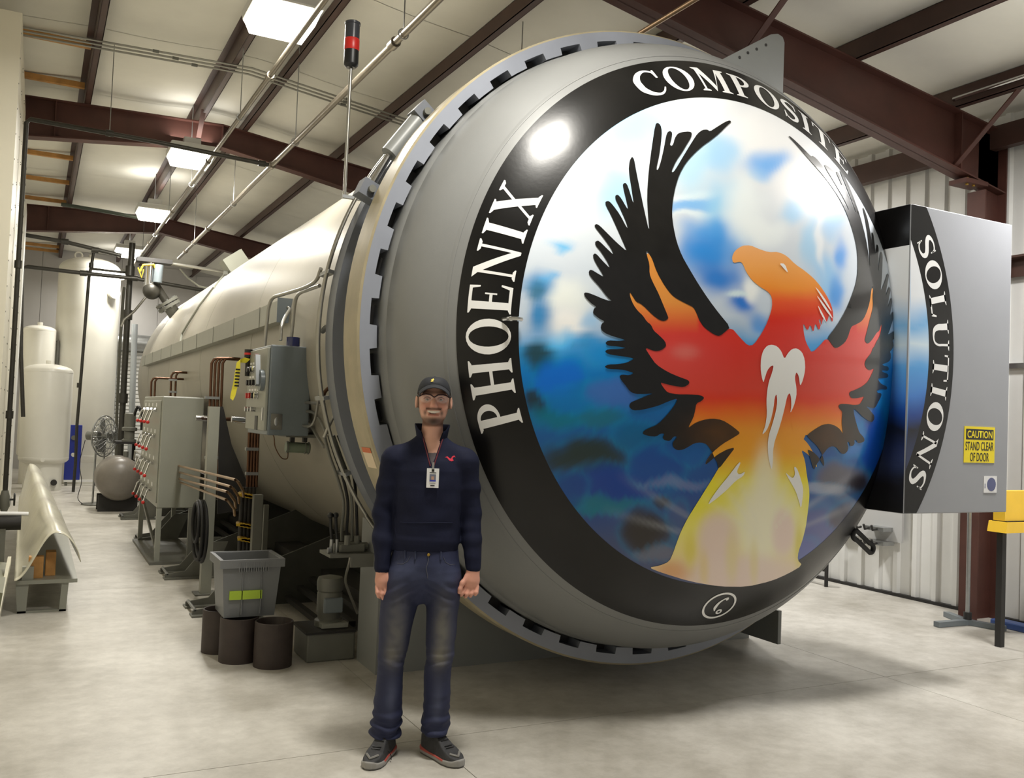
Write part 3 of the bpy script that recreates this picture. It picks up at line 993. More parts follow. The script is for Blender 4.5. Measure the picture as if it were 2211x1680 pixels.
def wing_col(px, py):
    px = np.asarray(px, float); py = np.asarray(py, float)
    c = np.tile(L3(26, 25, 24), (len(px), 1))
    a = (np.exp(-(((px - 1560) / 70) ** 2 + ((py - 935) / 40) ** 2)) * .6)[:, None] + (np.exp(-(((px - 1790) / 50) ** 2 + ((py - 945) / 40) ** 2)) * .6)[:, None]
    c = c * (1 - a) + L3(104, 66, 22) * a
    nz = vnoise(px, py, 18, 4.4)[:, None]
    c = c * (1 + .25 * nz)
    return np.concatenate([c, np.ones((len(c), 1))], 1)


# the bird is symmetric about a line a little beside the door's middle
AXB = 3.635


def mirrored(loop):
    out = []
    for p in loop[::-1]:
        q = np.array((2 * AXB - p[0], p[1])) - (CX, CZ)
        r_ = np.hypot(*q)
        if r_ > RI - .008: q = q * (RI - .008) / r_
        out.append(q + (CX, CZ))
    return out


WLp = dome_loop(WING_L)
for lp in (WLp, mirrored(WLp)):
    w_ = decal('phoenix_wing', [lp], .0050, M_MURAL, door, .03, wing_col)
    w_['label'] = 'black feathered wing of the painted bird'
SIDE = (zpx('D', [(605, 716), (500, 690), (400, 690), (300, 690)]) + zpx('C', [(1408, 690), (1420, 600), (1400, 540), (1250, 460), (1220, 410), (1180, 330), (1130, 240), (1120, 180), (1160, 100)])
        + zpx('A', [(1130, 1590), (1090, 1540), (1050, 1480), (1060, 1426), (1110, 1470), (1220, 1560), (1240, 1500), (1180, 1400), (1160, 1300), (1159, 1176), (1230, 1270), (1300, 1400), (1420, 1480), (1530, 1620)])
        + zpx('D', [(500, 110), (555, 76), (610, 140), (655, 186), (690, 182), (760, 400), (740, 700)]))
decal('phoenix_body', [mirrored(dome_loop(SIDE))], .0038, M_MURAL, door, .022, body_col)['label'] = 'red and orange inner wing of the painted bird'
# white flame on the breast, highlights, eye
HEART = zpx('D', [(800, 180), (770, 185), (745, 215), (732, 260), (729, 320), (735, 370), (746, 412), (755, 380), (770, 335), (790, 310), (808, 304), (800, 345), (780, 400), (770, 450), (764, 520), (768, 600), (758, 670), (736, 726), (765, 700), (790, 640), (808, 560), (814, 500), (825, 476), (830, 520), (822, 580), (800, 660), (780, 720), (772, 780), (775, 850), (790, 920), (798, 934), (804, 880), (804, 820), (815, 760), (840, 690), (860, 620), (875, 560), (890, 490), (905, 470), (913, 500), (915, 550), (907, 598), (930, 550), (946, 490), (946, 440), (935, 380), (945, 343), (960, 370), (968, 434), (986, 390), (999, 330), (996, 270), (980, 225), (950, 202), (920, 205), (895, 230), (873, 268), (855, 220), (830, 190)])
hh = decal('breast_flame', [dome_loop(HEART)], .0065, M_LETTER, door, .04)
hh['label'] = 'white heart shaped flame on the bird\'s breast'
for L in ([(410, 1148), (430, 1110), (480, 1040), (530, 980), (600, 888), (610, 893), (585, 945), (600, 966), (638, 944), (625, 972), (580, 1000), (530, 1052), (470, 1104)],
          [(877, 948), (900, 970), (925, 987), (938, 960), (930, 916), (946, 920), (966, 970), (986, 1040), (986, 1080), (974, 1174), (960, 1120), (940, 1060), (905, 1000)]):
    decal('tail_highlight', [dome_loop(zpx('D', L))], .0065, M_LETTER, door)
decal('bird_eye', [dome_loop(zpx('B', [(562, 1257), (596, 1260), (617, 1318), (590, 1290)]))], .0065, M_LETTER, door)
for k, L in enumerate(([(775, 1395), (800, 1420), (850, 1490), (885, 1560), (840, 1500)], [(780, 1440), (830, 1500), (870, 1560), (890, 1600), (840, 1540)], [(790, 1500), (830, 1570), (850, 1620), (815, 1570)])):
    decal('crest_line', [dome_loop(zpx('B', L))], .0065, M_LETTER, door)

# ---------------- lettering
def ell(cx, cy, rx, ry, a0=0, a1=360, n=28):
    return [(cx + rx * math.cos(math.radians(a0 + (a1 - a0) * i / n)), cy + ry * math.sin(math.radians(a0 + (a1 - a0) * i / n))) for i in range(n + (0 if abs(a1 - a0) == 360 else 1))]


def stroke(pts, ws):
    P = [np.array(p, float) for p in pts]
    Lh, Rh = [], []
    for i in range(len(P)):
        t = P[min(i + 1, len(P) - 1)] - P[max(i - 1, 0)]
        t /= np.linalg.norm(t)
        nrm = np.array([-t[1], t[0]])
        w = np.interp(i / (len(P) - 1), np.linspace(0, 1, len(ws)), ws) / 2
        Lh.append(tuple(P[i] + nrm * w)); Rh.append(tuple(P[i] - nrm * w))
    return Lh + Rh[::-1]


def spline(ctrl, n=8):
    P = [np.array(p, float) for p in ctrl]
    P = [2 * P[0] - P[1]] + P + [2 * P[-1] - P[-2]]
    out = []
    for i in range(1, len(P) - 2):
        for k in range(n):
            t = k / n
            a, b, c, d = P[i - 1:i + 3]
            out.append(.5 * ((2 * b) + (c - a) * t + (2 * a - 5 * b + 4 * c - d) * t * t + (-a + 3 * b - 3 * c + d) * t ** 3))
    out.append(P[-2])
    return out


def rect(x0, y0, x1, y1): return [(x0, y0), (x1, y0), (x1, y1), (x0, y1)]


def serif(x0, x1, yb, up):   # flat serif with bracketed corners; up = +1 at the foot, -1 at the head
    return [(x0, yb), (x1, yb), (x1, yb + up * .03), (x1 - (x1 - x0) * .22, yb + up * .075), (x0 + (x1 - x0) * .22, yb + up * .075), (x0, yb + up * .03)]


ST, TH = .19, .075
GLY = {
    'P': (.68, [[rect(.10, 0, .29, 1)], [serif(0, .40, 0, 1)], [serif(0, .3, 1, -1)], [ell(.29, .74, .37, .26, -90, 90) + [(.29, 1)], ell(.30, .74, .20, .19, -90, 90)]]),
    'H': (.92, [[rect(.10, 0, .29, 1)], [rect(.63, 0, .82, 1)], [rect(.28, .47, .64, .545)], [serif(0, .38, 0, 1)], [serif(0, .38, 1, -1)], [serif(.54, .92, 0, 1)], [serif(.54, .92, 1, -1)]]),
    'O': (.88, [[ell(.44, .5, .44, .52), ell(.44, .5, .25, .46)]]),
    'E': (.72, [[rect(.10, 0, .29, 1)], [serif(0, .38, 0, 1)], [serif(0, .38, 1, -1)], [rect(.25, .93, .64, 1)], [rect(.25, 0, .68, .075)], [rect(.25, .465, .50, .535)],
                [[(.58, 1), (.66, 1), (.68, .76), (.64, .76)]], [[(.60, 0), (.70, 0), (.74, .28), (.69, .28)]], [[(.47, .36), (.51, .36), (.51, .64), (.47, .64)]]]),
    'N': (.95, [[rect(.13, 0, .20, .95)], [rect(.76, 0, .83, 1)], [[(0, 1), (.24, 1), (.83, .10), (.83, -.02), (.74, -.02), (.13, .88)]], [serif(.02, .32, 0, 1)], [serif(.64, .95, 1, -1)]]),
    'I': (.40, [[rect(.105, 0, .295, 1)], [serif(0, .40, 0, 1)], [serif(0, .40, 1, -1)]]),
    'X': (.92, [[[(.06, 1), (.29, 1), (.87, 0), (.64, 0)]], [[(.74, 1), (.82, 1), (.20, 0), (.12, 0)]], [serif(0, .38, 1, -1)], [serif(.63, .92, 1, -1)], [serif(0, .32, 0, 1)], [serif(.54, .94, 0, 1)]]),
    'C': (.82, [[stroke(spline([(.76, .70), (.70, .88), (.52, .975), (.30, .90), (.13, .70), (.10, .5), (.13, .30), (.30, .10), (.52, .03), (.68, .10), (.79, .25)]), [.05, .06, .08, .14, .20, .21, .20, .14, .08, .06, .04])], [[(.72, .64), (.78, .64), (.79, .96), (.74, .96), (.70, .82)]]]),
    'M': (1.08, [[rect(.12, 0, .19, .95)], [[(.02, 1), (.28, 1), (.58, .20), (.52, 0), (.12, .90)]], [[(.52, 0), (.56, .13), (.84, 1), (.78, 1)]], [rect(.79, 0, .98, 1)], [serif(.02, .30, 0, 1)], [serif(.69, 1.08, 0, 1)], [serif(.78, 1.07, 1, -1)]]),
    'S': (.62, [[stroke(spline([(.55, .74), (.50, .90), (.32, .965), (.14, .88), (.10, .74), (.20, .60), (.42, .46), (.53, .32), (.50, .14), (.32, .035), (.14, .10), (.07, .27)]), [.04, .06, .08, .13, .17, .20, .20, .17, .13, .08, .06, .04])], [[(.53, .66), (.57, .66), (.56, .98), (.52, .98)]], [[(.05, .02), (.09, .02), (.09, .34), (.05, .34)]]]),
    'T': (.80, [[rect(.305, 0, .495, .98)], [rect(.02, .93, .78, 1)], [serif(.19, .61, 0, 1)], [[(.02, 1), (.08, 1), (.05, .72), (.0, .72)]], [[(.72, 1), (.78, 1), (.80, .72), (.75, .72)]]]),
    'L': (.70, [[rect(.10, 0, .29, 1)], [serif(0, .40, 1, -1)], [serif(0, .38, 0, 1)], [rect(.25, 0, .64, .075)], [[(.58, 0), (.67, 0), (.71, .30), (.66, .30)]]]),
    'U': (.90, [[stroke(spline([(.20, 1), (.20, .6), (.20, .32), (.28, .10), (.48, .03), (.66, .10), (.74, .32), (.74, .6), (.74, 1)]), [.19, .19, .19, .16, .09, .075, .07, .07, .07])], [serif(.0, .40, 1, -1)], [serif(.60, .90, 1, -1)]]),
}


def arc_text(txt, a_start, a_end, r_base, hgt, parent, place, off, name='letter'):
    """clockwise lettering with the tops outward; angles in radians"""
    gap = .13
    total = sum(GLY[c][0] for c in txt) + gap * (len(txt) - 1)
    k = (a_start - a_end) / total
    x = 0
    for ch in txt:
        w, shapes = GLY[ch]
        V, T = [], []
        for loops in shapes:
            m = []
            for L in loops:
                L2 = resample([np.array(p) for p in L], .12)
                q = []
                for gx, gy in L2:
                    a = a_start - (x + gx) * k
                    r = r_base + gy * hgt
                    q.append((CX + r * math.cos(a), CZ + r * math.sin(a)))
                m.append(q)
            p2, t2 = tri2d(m, .035)
            T += [tuple(i + len(V) for i in t) for t in t2]
            V += list(p2)
        P = place(np.array(V), off)
        me = bpy.data.meshes.new(name)
        me.from_pydata([tuple(p - WL[parent.name]) for p in P], [], T)
        bm = bmesh.new(); bm.from_mesh(me); bm.normal_update()
        fl2 = [f for f in bm.faces if f.normal.y > 0]
        if fl2: bmesh.ops.reverse_faces(bm, faces=fl2)
        bm.to_mesh(me); bm.free()
        mesh_obj(name, me, M_LETTER, parent)
        x += w + gap


def ang_of(px, py):
    x, z = dome_hit(px, py)
    return math.atan2(z - CZ, x - CX)


a1, a2 = ang_of(1082, 925), ang_of(1135, 408)
a1 = a1 if a1 > 0 else a1 + 2 * pi
arc_text('PHOENIX', a1, a2, RI + .035, .185, door, on_dome, .0045)
arc_text('COMPOSITE', ang_of(1385, 200), ang_of(1822, 338), RI + .045, .165, door, on_dome, .0045)
# round emblem at the foot of the band
ec = dome_hit(1553, 1307)
loops_ = [[(ec[0] + .118 * math.cos(a), ec[1] + .085 * 1.0 * math.sin(a)) for a in np.linspace(0, 2 * pi, 40, endpoint=False)], [(ec[0] + .104 * math.cos(a), ec[1] + .073 * math.sin(a)) for a in np.linspace(0, 2 * pi, 40, endpoint=False)]]
em = decal('emblem_ring', loops_, .0045, M_LETTER, door, .05)
em['label'] = 'white ring emblem with a curled letter inside'
cs = stroke(spline([(.30, .55), (.38, .62), (.36, .74), (.10, .62), (-.18, .30), (-.30, -.15), (-.22, -.52)]), [.20, .22, .14, .12, .20, .26, .06])
decal('emblem_letter', [[(ec[0] + .09 * x_, ec[1] + .065 * y_) for x_, y_ in cs]], .0045, M_LETTER, door, .05)
for rr, r2 in ((.022, .010),):
    q0 = (ec[0] + .018, ec[1] - .040)
    decal('emblem_dot', [[(q0[0] + rr * math.cos(a), q0[1] + rr * .75 * math.sin(a)) for a in np.linspace(0, 2 * pi, 16, endpoint=False)], [(q0[0] + r2 * math.cos(a), q0[1] + r2 * .7 * math.sin(a)) for a in np.linspace(0, 2 * pi, 12, endpoint=False)]], .0045, M_LETTER, door, .05)

# ---------------- lifting lug, tie loop, small handle
def lug_pts():
    pts = [(1560, 128), (1665, 74), (1680, 73), (1690, 80), (1694, 92), (1691, 178), (1690, 230), (1600, 230)]
    return [at(x, y_, Y=4.42) for x, y_ in pts]


lg = MB().prism(lug_pts(), (0, .05, 0)).build('lifting_lug', M_GREY, door)
lg['label'] = 'grey lifting lug plate with a row of holes'
for x, y_ in ((1597, 124), (1615, 114), (1634, 106), (1654, 97)):
    c = at(x, y_, Y=4.419)
    MB().cyl(c, c + np.array((0, .052, 0)), .009, n=12).cyl(c + np.array((0, -.001, 0)), c + np.array((0, .002, 0)), .010, n=12).build('lug_hole', M_DARK, door)
h0 = np.array(at(1095, 690, Y=4.10))
MB().tube([h0 + (-.02, .02, 0), h0 + (-.01, -.05, .0), h0 + (.02, -.07, 0), h0 + (.05, -.06, .0)], .012, 8).build('door_hook', M_CHROME, door)
tl = np.array(at(1848, 1167, Y=4.30))
MB().tube([tl + np.array((.035 * math.cos(a) * 1.0 + .075 * (1 if math.cos(a) > 0 else -1) * .8, -.06, -.045 * (1 if math.cos(a) > 0 else -1) + .032 * math.sin(a))) for a in np.linspace(0, 2 * pi, 28, endpoint=False)], .016, 8, closed=True).build('tie_loop', M_RUBBER, door, 60)

# ---------------- hinge box at the right of the door
YH = 3.90
hx0, hx1, hz0, hz1 = 4.79, 5.79, 1.155, 3.090
hb = MB().rbox((hx0, YH, hz0), (hx1, 4.62, hz1), .006).build('hinge_box', M_BOX, AC)
hb['label'] = 'flat grey hinge box carrying the white SOLUTIONS lettering and a caution sign'


def on_front(pts, off):
    pts = np.asarray(pts, float)
    return np.stack([pts[:, 0], np.full(len(pts), YH - off), pts[:, 1]], 1)


def box_col(px, py):
    px = np.asarray(px, float); py = np.asarray(py, float)
    wx = px + 10 * vnoise(px, py, 50, 3.1); wy = py + 14 * vnoise(px, py, 50, 6.1)
    c = ramp(wy, [(540, (236, 238, 240)), (640, (232, 236, 240)), (700, (120, 180, 230)), (745, (210, 228, 240)), (790, (96, 168, 230)), (850, (70, 130, 210)), (890, (30, 70, 150)), (925, (24, 26, 34)), (970, (40, 50, 84)), (1000, (52, 62, 96)), (1040, (30, 30, 36)), (1110, (30, 30, 32))])
    return np.concatenate([c, np.ones((len(c), 1))], 1)


RB0, RB1 = 1.455, 1.69
arc_o = [(CX + RB1 * math.cos(a), CZ + RB1 * math.sin(a)) for a in np.linspace(-.78, .78, 60)]
arc_i = [(CX + RB0 * math.cos(a), CZ + RB0 * math.sin(a)) for a in np.linspace(-.78, .78, 60)]
clipb = lambda L: [(max(hx0 + .004, min(hx1 - .004, x_)), max(hz0 + .004, min(hz1 - .004, z_))) for x_, z_ in L]
az0 = math.asin((hz0 + .004 - CZ) / RB1); az1 = math.asin((hz1 - .004 - CZ) / RB1)
ao = [(CX + RB1 * math.cos(a), CZ + RB1 * math.sin(a)) for a in np.linspace(az0, az1, 50)]
bi0 = -math.acos((hx0 + .004 - CX) / RB0); bi1 = -bi0
ai = [(CX + RB0 * math.cos(a), CZ + RB0 * math.sin(a)) for a in np.linspace(bi1, bi0, 50)]
bl = [(hx0 + .004, hz0 + .004)] + ao + [(hx0 + .004, hz1 - .004)] + ai
decal('border_band', [bl], .0015, M_BAND, hb, .06, None, on_front)
sk = [(hx0 + .004, CZ + RB0 * math.sin(bi0))] + ai[::-1] + [(hx0 + .004, CZ + RB0 * math.sin(bi1))]
decal('sky_painting', [sk[1:-1]], .0014, M_MURAL, hb, .03, box_col, on_front)
arc_text('SOLUTIONS', .50, -.545, RB0 + .04, .15, hb, on_front, .003)


# painted left flank of the box
def on_flank(pts, off):
    pts = np.asarray(pts, float)
    return np.stack([np.full(len(pts), hx0 - off), pts[:, 0], pts[:, 1]], 1)


def flank(name, z0, z1, material, colfn=None):
    pts_, q_ = [], []
    nz_, ny_ = 40, 6
    for i in range(nz_ + 1):
        for j in range(ny_ + 1):
            pts_.append((YH + .004 + (4.5 - YH) * j / ny_, z0 + (z1 - z0) * i / nz_))
    for i in range(nz_):
        for j in range(ny_):
            a = i * (ny_ + 1) + j
            q_.append((a, a + 1, a + ny_ + 2, a + ny_ + 1))
    P_ = on_flank(np.array(pts_), .0015)
    me_ = bpy.data.meshes.new(name)
    me_.from_pydata([tuple(p - WL[hb.name]) for p in P_], [], q_)
    if colfn: set_col(me_, colfn(*proj(P_)))
    mesh_obj(name, me_, material, hb)


zt = at(1930, 535, X=hx0)[2]
flank('border_band', zt, hz1 - .004, M_BAND)
flank('sky_painting', hz0 + .004, zt, M_MURAL, box_col)

# caution sign and round sticker
def sign_rect(p0, p1):
    a, b = at(*p0, Y=YH), at(*p1, Y=YH)
    return a[0], b[0], b[2], a[2]


sx0, sx1, sz0, sz1 = sign_rect((2082, 920), (2146, 1000))
sg = MB().box((sx0, YH - .003, sz0), (sx1, YH - .0005, sz1)).build('caution_sign', mat('sign_yellow', (250, 226, 20), 0.35), hb)
sg['label'] = 'yellow sign reading CAUTION STAND CLEAR OF DOOR'
sw, sh = sx1 - sx0, sz1 - sz0
MB().box((sx0 + .05 * sw, YH - .0038, sz0 + .64 * sh), (sx1 - .05 * sw, YH - .0030, sz0 + .93 * sh)).build('sign_panel', M_BLACK, sg)


def text_mesh(txt, size, name, material, parent, origin, ux, uz, width=None, bold=0.0, height=None):
    cu = bpy.data.curves.new(name, 'FONT')
    cu.body = txt
    cu.size = size
    cu.align_x = 'CENTER'; cu.align_y = 'CENTER'
    cu.offset = bold
    ob = bpy.data.objects.new('tmp', cu)
    COL.objects.link(ob)
    dg = bpy.context.evaluated_depsgraph_get()
    me_ = bpy.data.meshes.new_from_object(ob.evaluated_get(dg))
    bpy.data.objects.remove(ob)
    v = np.array([tuple(x.co) for x in me_.vertices])
    w_, h_ = np.ptp(v[:, 0]), np.ptp(v[:, 1])
    c_ = (v.max(0) + v.min(0)) / 2
    sx_ = (width / w_) if width else 1
    sy_ = (height / h_) if height else 1
    for vert, p in zip(me_.vertices, v):
        q = np.array(origin) + np.array(ux) * (p[0] - c_[0]) * sx_ + np.array(uz) * (p[1] - c_[1]) * sy_ - WL[parent.name]
        vert.co = Vector(q)
    me_.name = name
    return mesh_obj(name, me_, material, parent)


M_SY = MATS['sign_yellow']
sc = (sx0 + sx1) / 2
text_mesh('CAUTION', .1, 'sign_text', M_SY, sg, (sc, YH - .0045, sz0 + .785 * sh), (1, 0, 0), (0, 0, 1), sw * .82, .002, sh * .20)
text_mesh('STAND CLEAR', .1, 'sign_text', M_BLACK, sg, (sc, YH - .0040, sz0 + .46 * sh), (1, 0, 0), (0, 0, 1), sw * .92, .001, sh * .24)
text_mesh('OF DOOR', .1, 'sign_text', M_BLACK, sg, (sc, YH - .0040, sz0 + .16 * sh), (1, 0, 0), (0, 0, 1), sw * .62, .001, sh * .24)
sx0, sx1, sz0, sz1 = sign_rect((2124, 1028), (2151, 1064))
st = MB().box((sx0, YH - .003, sz0), (sx1, YH - .0005, sz1)).build('small_sticker', M_WHITE, hb)
st['label'] = 'small white sticker with a blue round mark'
MB().cyl(((sx0 + sx1) / 2 + .01, YH - .0038, (sz0 + sz1) / 2), ((sx0 + sx1) / 2 + .01, YH - .003, (sz0 + sz1) / 2), (sx1 - sx0) * .34, n=20).build('sticker_mark', mat('sticker_blue', (92, 98, 140), .4), st)
MB().box((sx0 + .008, YH - .0038, sz0 + .03), (sx0 + .014, YH - .003, sz1 - .05)).build('sticker_mark', mat('sticker_blue', (92, 98, 140), .4), st)

# ---------------- saddles
def arc_cut(x0, x1, R, n=24):
    a0 = math.atan2(-math.sqrt(max(0, R * R - (x0 - CX) ** 2)), x0 - CX)
    a1_ = math.atan2(-math.sqrt(max(0, R * R - (x1 - CX) ** 2)), x1 - CX)
    return [(CX + R * math.cos(a0 + (a1_ - a0) * i / n), CZ + R * math.sin(a0 + (a1_ - a0) * i / n)) for i in range(n + 1)]


sd = MB()
arc = arc_cut(2.06, 5.0, 1.97)
pr = [(2.02, 0), (5.04, 0), (5.04, .93)] + arc[::-1] + [(2.02, .93)]
sad = MB().prism([(x, 5.54, z) for x, z in pr], (0, .02, 0)).prism([(x, 5.90, z) for x, z in pr], (0, .02, 0)).build('front_saddle', M_GREY, AC)
MB().box((1.99, 5.54, 0), (2.02, 5.92, .95)).build('end_plate', M_GREY, sad)
MB().box((5.04, 5.54, 0), (5.07, 5.92, .95)).build('end_plate', M_GREY, sad)
MB().box((2.03, 5.565, .0), (5.03, 5.895, .02)).build('base_plate', M_GREY, sad)
MB().box((4.83, 4.98, .10), (4.86, 5.53, .34)).build('gusset', M_GREY, sad)
for Y in (7.75, 9.45, 12.0, 14.4, 17.0):
    arc = arc_cut(2.45, 4.61, 1.86)
    pr = [(1.60, .02), (5.46, .02), (5.46, .30)] + arc[::-1] + [(1.60, .30)]
    s_ = MB().prism([(x, Y - .012, z) for x, z in pr], (0, .024, 0)).build('saddle', M_SADDLE, AC)
    for dy in (-.19, .17):
        f_ = MB().prism([(1.18, Y + dy, .012), (1.62, Y + dy, .012), (1.75, Y + dy, .34), (1.58, Y + dy, .34), (1.36, Y + dy, .07), (1.18, Y + dy, .045)], (0, .02, 0))
        f_.box((1.17, Y + dy - .06, 0), (1.66, Y + dy + .08, .014))
        f_.build('foot', M_STEELG, s_)
    MB().cyl((1.20, Y - .19, .05), (1.20, Y + .19, .05), .012, n=8).build('cross_bar', M_GALV, s_)
# dark runners and cradle under the vessel
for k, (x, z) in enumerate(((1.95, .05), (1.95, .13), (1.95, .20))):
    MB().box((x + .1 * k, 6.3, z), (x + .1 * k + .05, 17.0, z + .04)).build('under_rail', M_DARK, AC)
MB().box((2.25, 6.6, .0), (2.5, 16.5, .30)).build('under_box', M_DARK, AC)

# ---------------- wire tray along the side
ty0, ty1 = 7.0, 16.9
tr = MB().prism([(1.60, ty0, 2.32), (1.60, ty0, 2.48), (1.78, ty0, 2.50), (1.78, ty0, 2.32)], (0, ty1 - ty0, 0)).build('wire_tray', M_CAB, AC)
MB().box((1.60, ty0 - .004, 2.315), (1.80, ty0, 2.505)).build('tray_end', M_CAB2, tr)
for k in range(9):
    yy = ty0 + .6 + k * 1.1
    MB().box((1.597, yy, 2.315), (1.600, yy + .012, 2.485)).build('tray_joint', M_STEELG, tr)

# ---------------- ring hydraulic cylinder, conduits round the flange, signal lamp
def rim(a, r, y_):
    return np.array((CX + r * math.cos(a), y_, CZ + r * math.sin(a)))


def aof(px, py, Y):
    p = at(px, py, Y=Y)
    return math.atan2(p[2] - CZ, p[0] - CX)


hy = 5.12
p0, p1, p2 = rim(aof(905, 240, hy), 2.03, hy), rim(aof(836, 330, hy), 2.03, hy), rim(aof(792, 412, hy), 2.03, hy)
hc = MB().cyl(p0, p1, .055, n=20).build('ring_cylinder', M_GREY, AC, 40)
MB().cyl(p1, p2, .022, n=14).build('piston_rod', M_CHROME, hc, 40)
for p in (p0, p2):
    MB().obox(p, ((0, 1, 0), p - np.array((CX, hy, CZ)), np.cross((0, 1, 0), p - np.array((CX, hy, CZ)))), (.06, .06, .05)).build('clevis', M_FLANGE, hc)
    MB().cyl(p + (0, -.09, 0), p + (0, .09, 0), .022, n=12).build('pin', M_STEELG, hc, 40)
for k, (r, y_, a0, a1_) in enumerate(((1.99, 5.58, 3.75, 1.62), (1.985, 5.62, 3.9, 1.75), (1.975, 5.66, 3.95, 2.15), (1.965, 5.70, 3.95, 2.75), (1.955, 5.74, 3.95, 2.80))):
    MB().tube([rim(a, r, y_) for a in np.linspace(a0, a1_, 60)], .011, 8).build('rim_conduit', M_CONDUIT, AC, 60)
for a in (2.35, 2.62, 2.95, 3.35, 3.6):
    c = rim(a, 1.975, 5.64)
    MB().obox(c, ((0, 1, 0), rim(a, 1, 0) - np.array((CX, 0, CZ)), np.cross((0, 1, 0), rim(a, 1, 0) - np.array((CX, 0, CZ)))), (.10, .02, .012)).build('conduit_clamp', M_GALV, AC)
SL = thing('signal_lamp', (1.67, 5.6, 2.99), 'black and red signal lamp on a thin grey pole above the vessel rim', 'signal lamp')
MB().cyl((1.668, 5.6, 3.01), (1.672, 5.6, 3.84), .011, n=10).build('pole', M_CONDUIT, SL, 60)
MB().box((1.655, 5.585, 3.0), (1.80, 5.615, 3.02)).build('bracket', M_GALV, SL)
MB().lathe([(.0, 3.835), (.030, 3.835), (.044, 3.85), (.046, 3.86), (.046, 3.945)], (1.672, 5.6, 0), 'z', 24).build('base', M_BLACK, SL, 40)
MB().lathe([(.046, 3.945), (.048, 3.95), (.048, 4.015), (.046, 4.02)], (1.672, 5.6, 0), 'z', 24).build('red_lens', M_RED, SL, 40)
MB().lathe([(.046, 4.02), (.046, 4.11), (.050, 4.112), (.050, 4.125), (.040, 4.132), (0, 4.132)], (1.672, 5.6, 0), 'z', 24).build('cap', mat('dark_lens', (58, 60, 66), .25), SL, 40)

# orange and white sticker on the ring side
sa = aof(800, 995, 4.88)
sp_ = [rim(sa + da, RX + .0015, yy) for yy, da in ((4.80, -.025), (4.95, -.025), (4.95, .02), (4.80, .02))]
MB().add(sp_, [(0, 1, 2, 3)]).build('sticker', mat('sticker_cream', (226, 206, 176), .5), ringo)
sp_ = [rim(sa + da, RX + .0025, yy) for yy, da in ((4.80, -.04), (4.95, -.04), (4.95, -.025), (4.80, -.025))]
MB().add(sp_, [(0, 1, 2, 3)]).build('sticker', mat('sticker_orange', (206, 110, 66), .5), ringo)

# ================================================================== overhead pipes
def pipe_thing(name, label, cat, path, r, m, fittings=(), hang=(), group=None, n=10):
    t = thing(name, tuple(path[0]), label, cat, group)
    MB().tube(path, r, n).build('pipe', m, t, 60)
    for p, d in fittings:
        p = np.array(p, float); d = np.array(d, float) / np.linalg.norm(d)
        MB().cyl(p - d * r * 1.6, p + d * r * 1.6, r * 1.45, n=12).build('coupling', m, t, 40)
    for p in hang:
        p = np.array(p, float)
        h = MB().torus(tuple(p), r * 1.35, .005, 'y', 16, 6).build('hanger_ring', M_GALV, t)
        MB().cyl(p + (0, 0, r * 1.3), (p[0], p[1], ztop(p[0]) + .19), .005, n=6).build('rod', M_GALV, h)
    return t


x1_, z1_ = 1.67, 4.55
pipe_thing('ceiling_pipe', 'long steel pipe hung below the ridge purlin', 'pipe', [(x1_, 3.6, z1_), (x1_, 12, z1_), (x1_, 21.5, z1_)], .023, M_CPIPE,
           [((x1_, y_, z1_), (0, 1, 0)) for y_ in (8.0, 11.2, 14.4, 17.5)], [(x1_, y_, z1_) for y_ in (6.2, 9.3, 12.5, 14.8, 16.6, 18.6)], 'pipes under the roof')
x2_, z2_ = 2.23, 4.40
pipe_thing('ceiling_pipe', 'thicker steel pipe passing behind the red signal lamp', 'pipe', [(x2_, 2.8, z2_), (x2_, 10, z2_), (x2_, 17.9, z2_)], .028, M_CPIPE,
           [((x2_, y_, z2_), (0, 1, 0)) for y_ in (6.4, 10.35, 14.6, 17.0)], [(x2_, y_, z2_) for y_ in (6.2, 9.3, 12.6, 16.0)], 'pipes under the roof')
x3_ = float(at(1440, 36, Z=4.45)[0])
pipe_thing('ceiling_pipe', 'brass coloured pipe crossing under the rafter above the locking ring', 'pipe', [(x3_, 2.5, 4.45), (x3_, 13, 4.45)], 0.018, M_TANTUBE, [], [(x3_, 7.2, 4.45)], 'pipes under the roof')
# three thin conduits crossing under the purlins
for k in range(3):
    yy = 9.75 + .10 * k
    pts_ = [(-.6, yy, ztop(-.6) - .03), (RIDGE - .1, yy, ztop(RIDGE) - .03), (4.6, yy, ztop(4.6) - .03)]
    t = thing('roof_conduit', pts_[0], 'thin steel conduit crossing under the purlins, one of three side by side', 'conduit', 'three roof conduits')
    MB().tube(pts_, .011, 8).build('pipe', M_CONDUIT, t, 60)
    for xx in (.9 + .2 * k, 2.9):
        MB().cyl((xx - .03, yy, ztop(xx) - .03), (xx + .03, yy, ztop(xx) - .03), .016, n=10).build('coupling', M_STEELG, t)
# cross pipes and risers on the cream side
ya, za = 10.35, 4.47
pipe_thing('riser_pipe', 'dark riser pipe on the cream enclosure with an elbow at the top', 'pipe', [(-.215, ya, .75), (-.215, ya, 2.4), (-.215, ya, za - .04), (-.18, ya, za), (1.0, ya, za - .02), (2.19, ya, z2_)], .024, M_BLACKPIPE,
           [((-.215, ya, 3.0), (0, 0, 1)), ((-.215, ya, 1.5), (0, 0, 1)), ((.55, ya, za - .01), (1, 0, 0)), ((2.12, ya, z2_ + .002), (1, 0, 0))], [(.55, ya, za - .01)], 'dark pipes')
v_ = thing('gate_valve', (-.215, ya, .75), 'small valve with a dark handwheel at the foot of the riser pipe', 'valve')
MB().lathe([(0, -.35), (.035, -.35), (.03, -.2), (.045, -.16), (.045, -.06), (.03, 0), (0, 0)], (-.215, ya, .75), 'z', 16).build('body', M_STEELG, v_, 40)
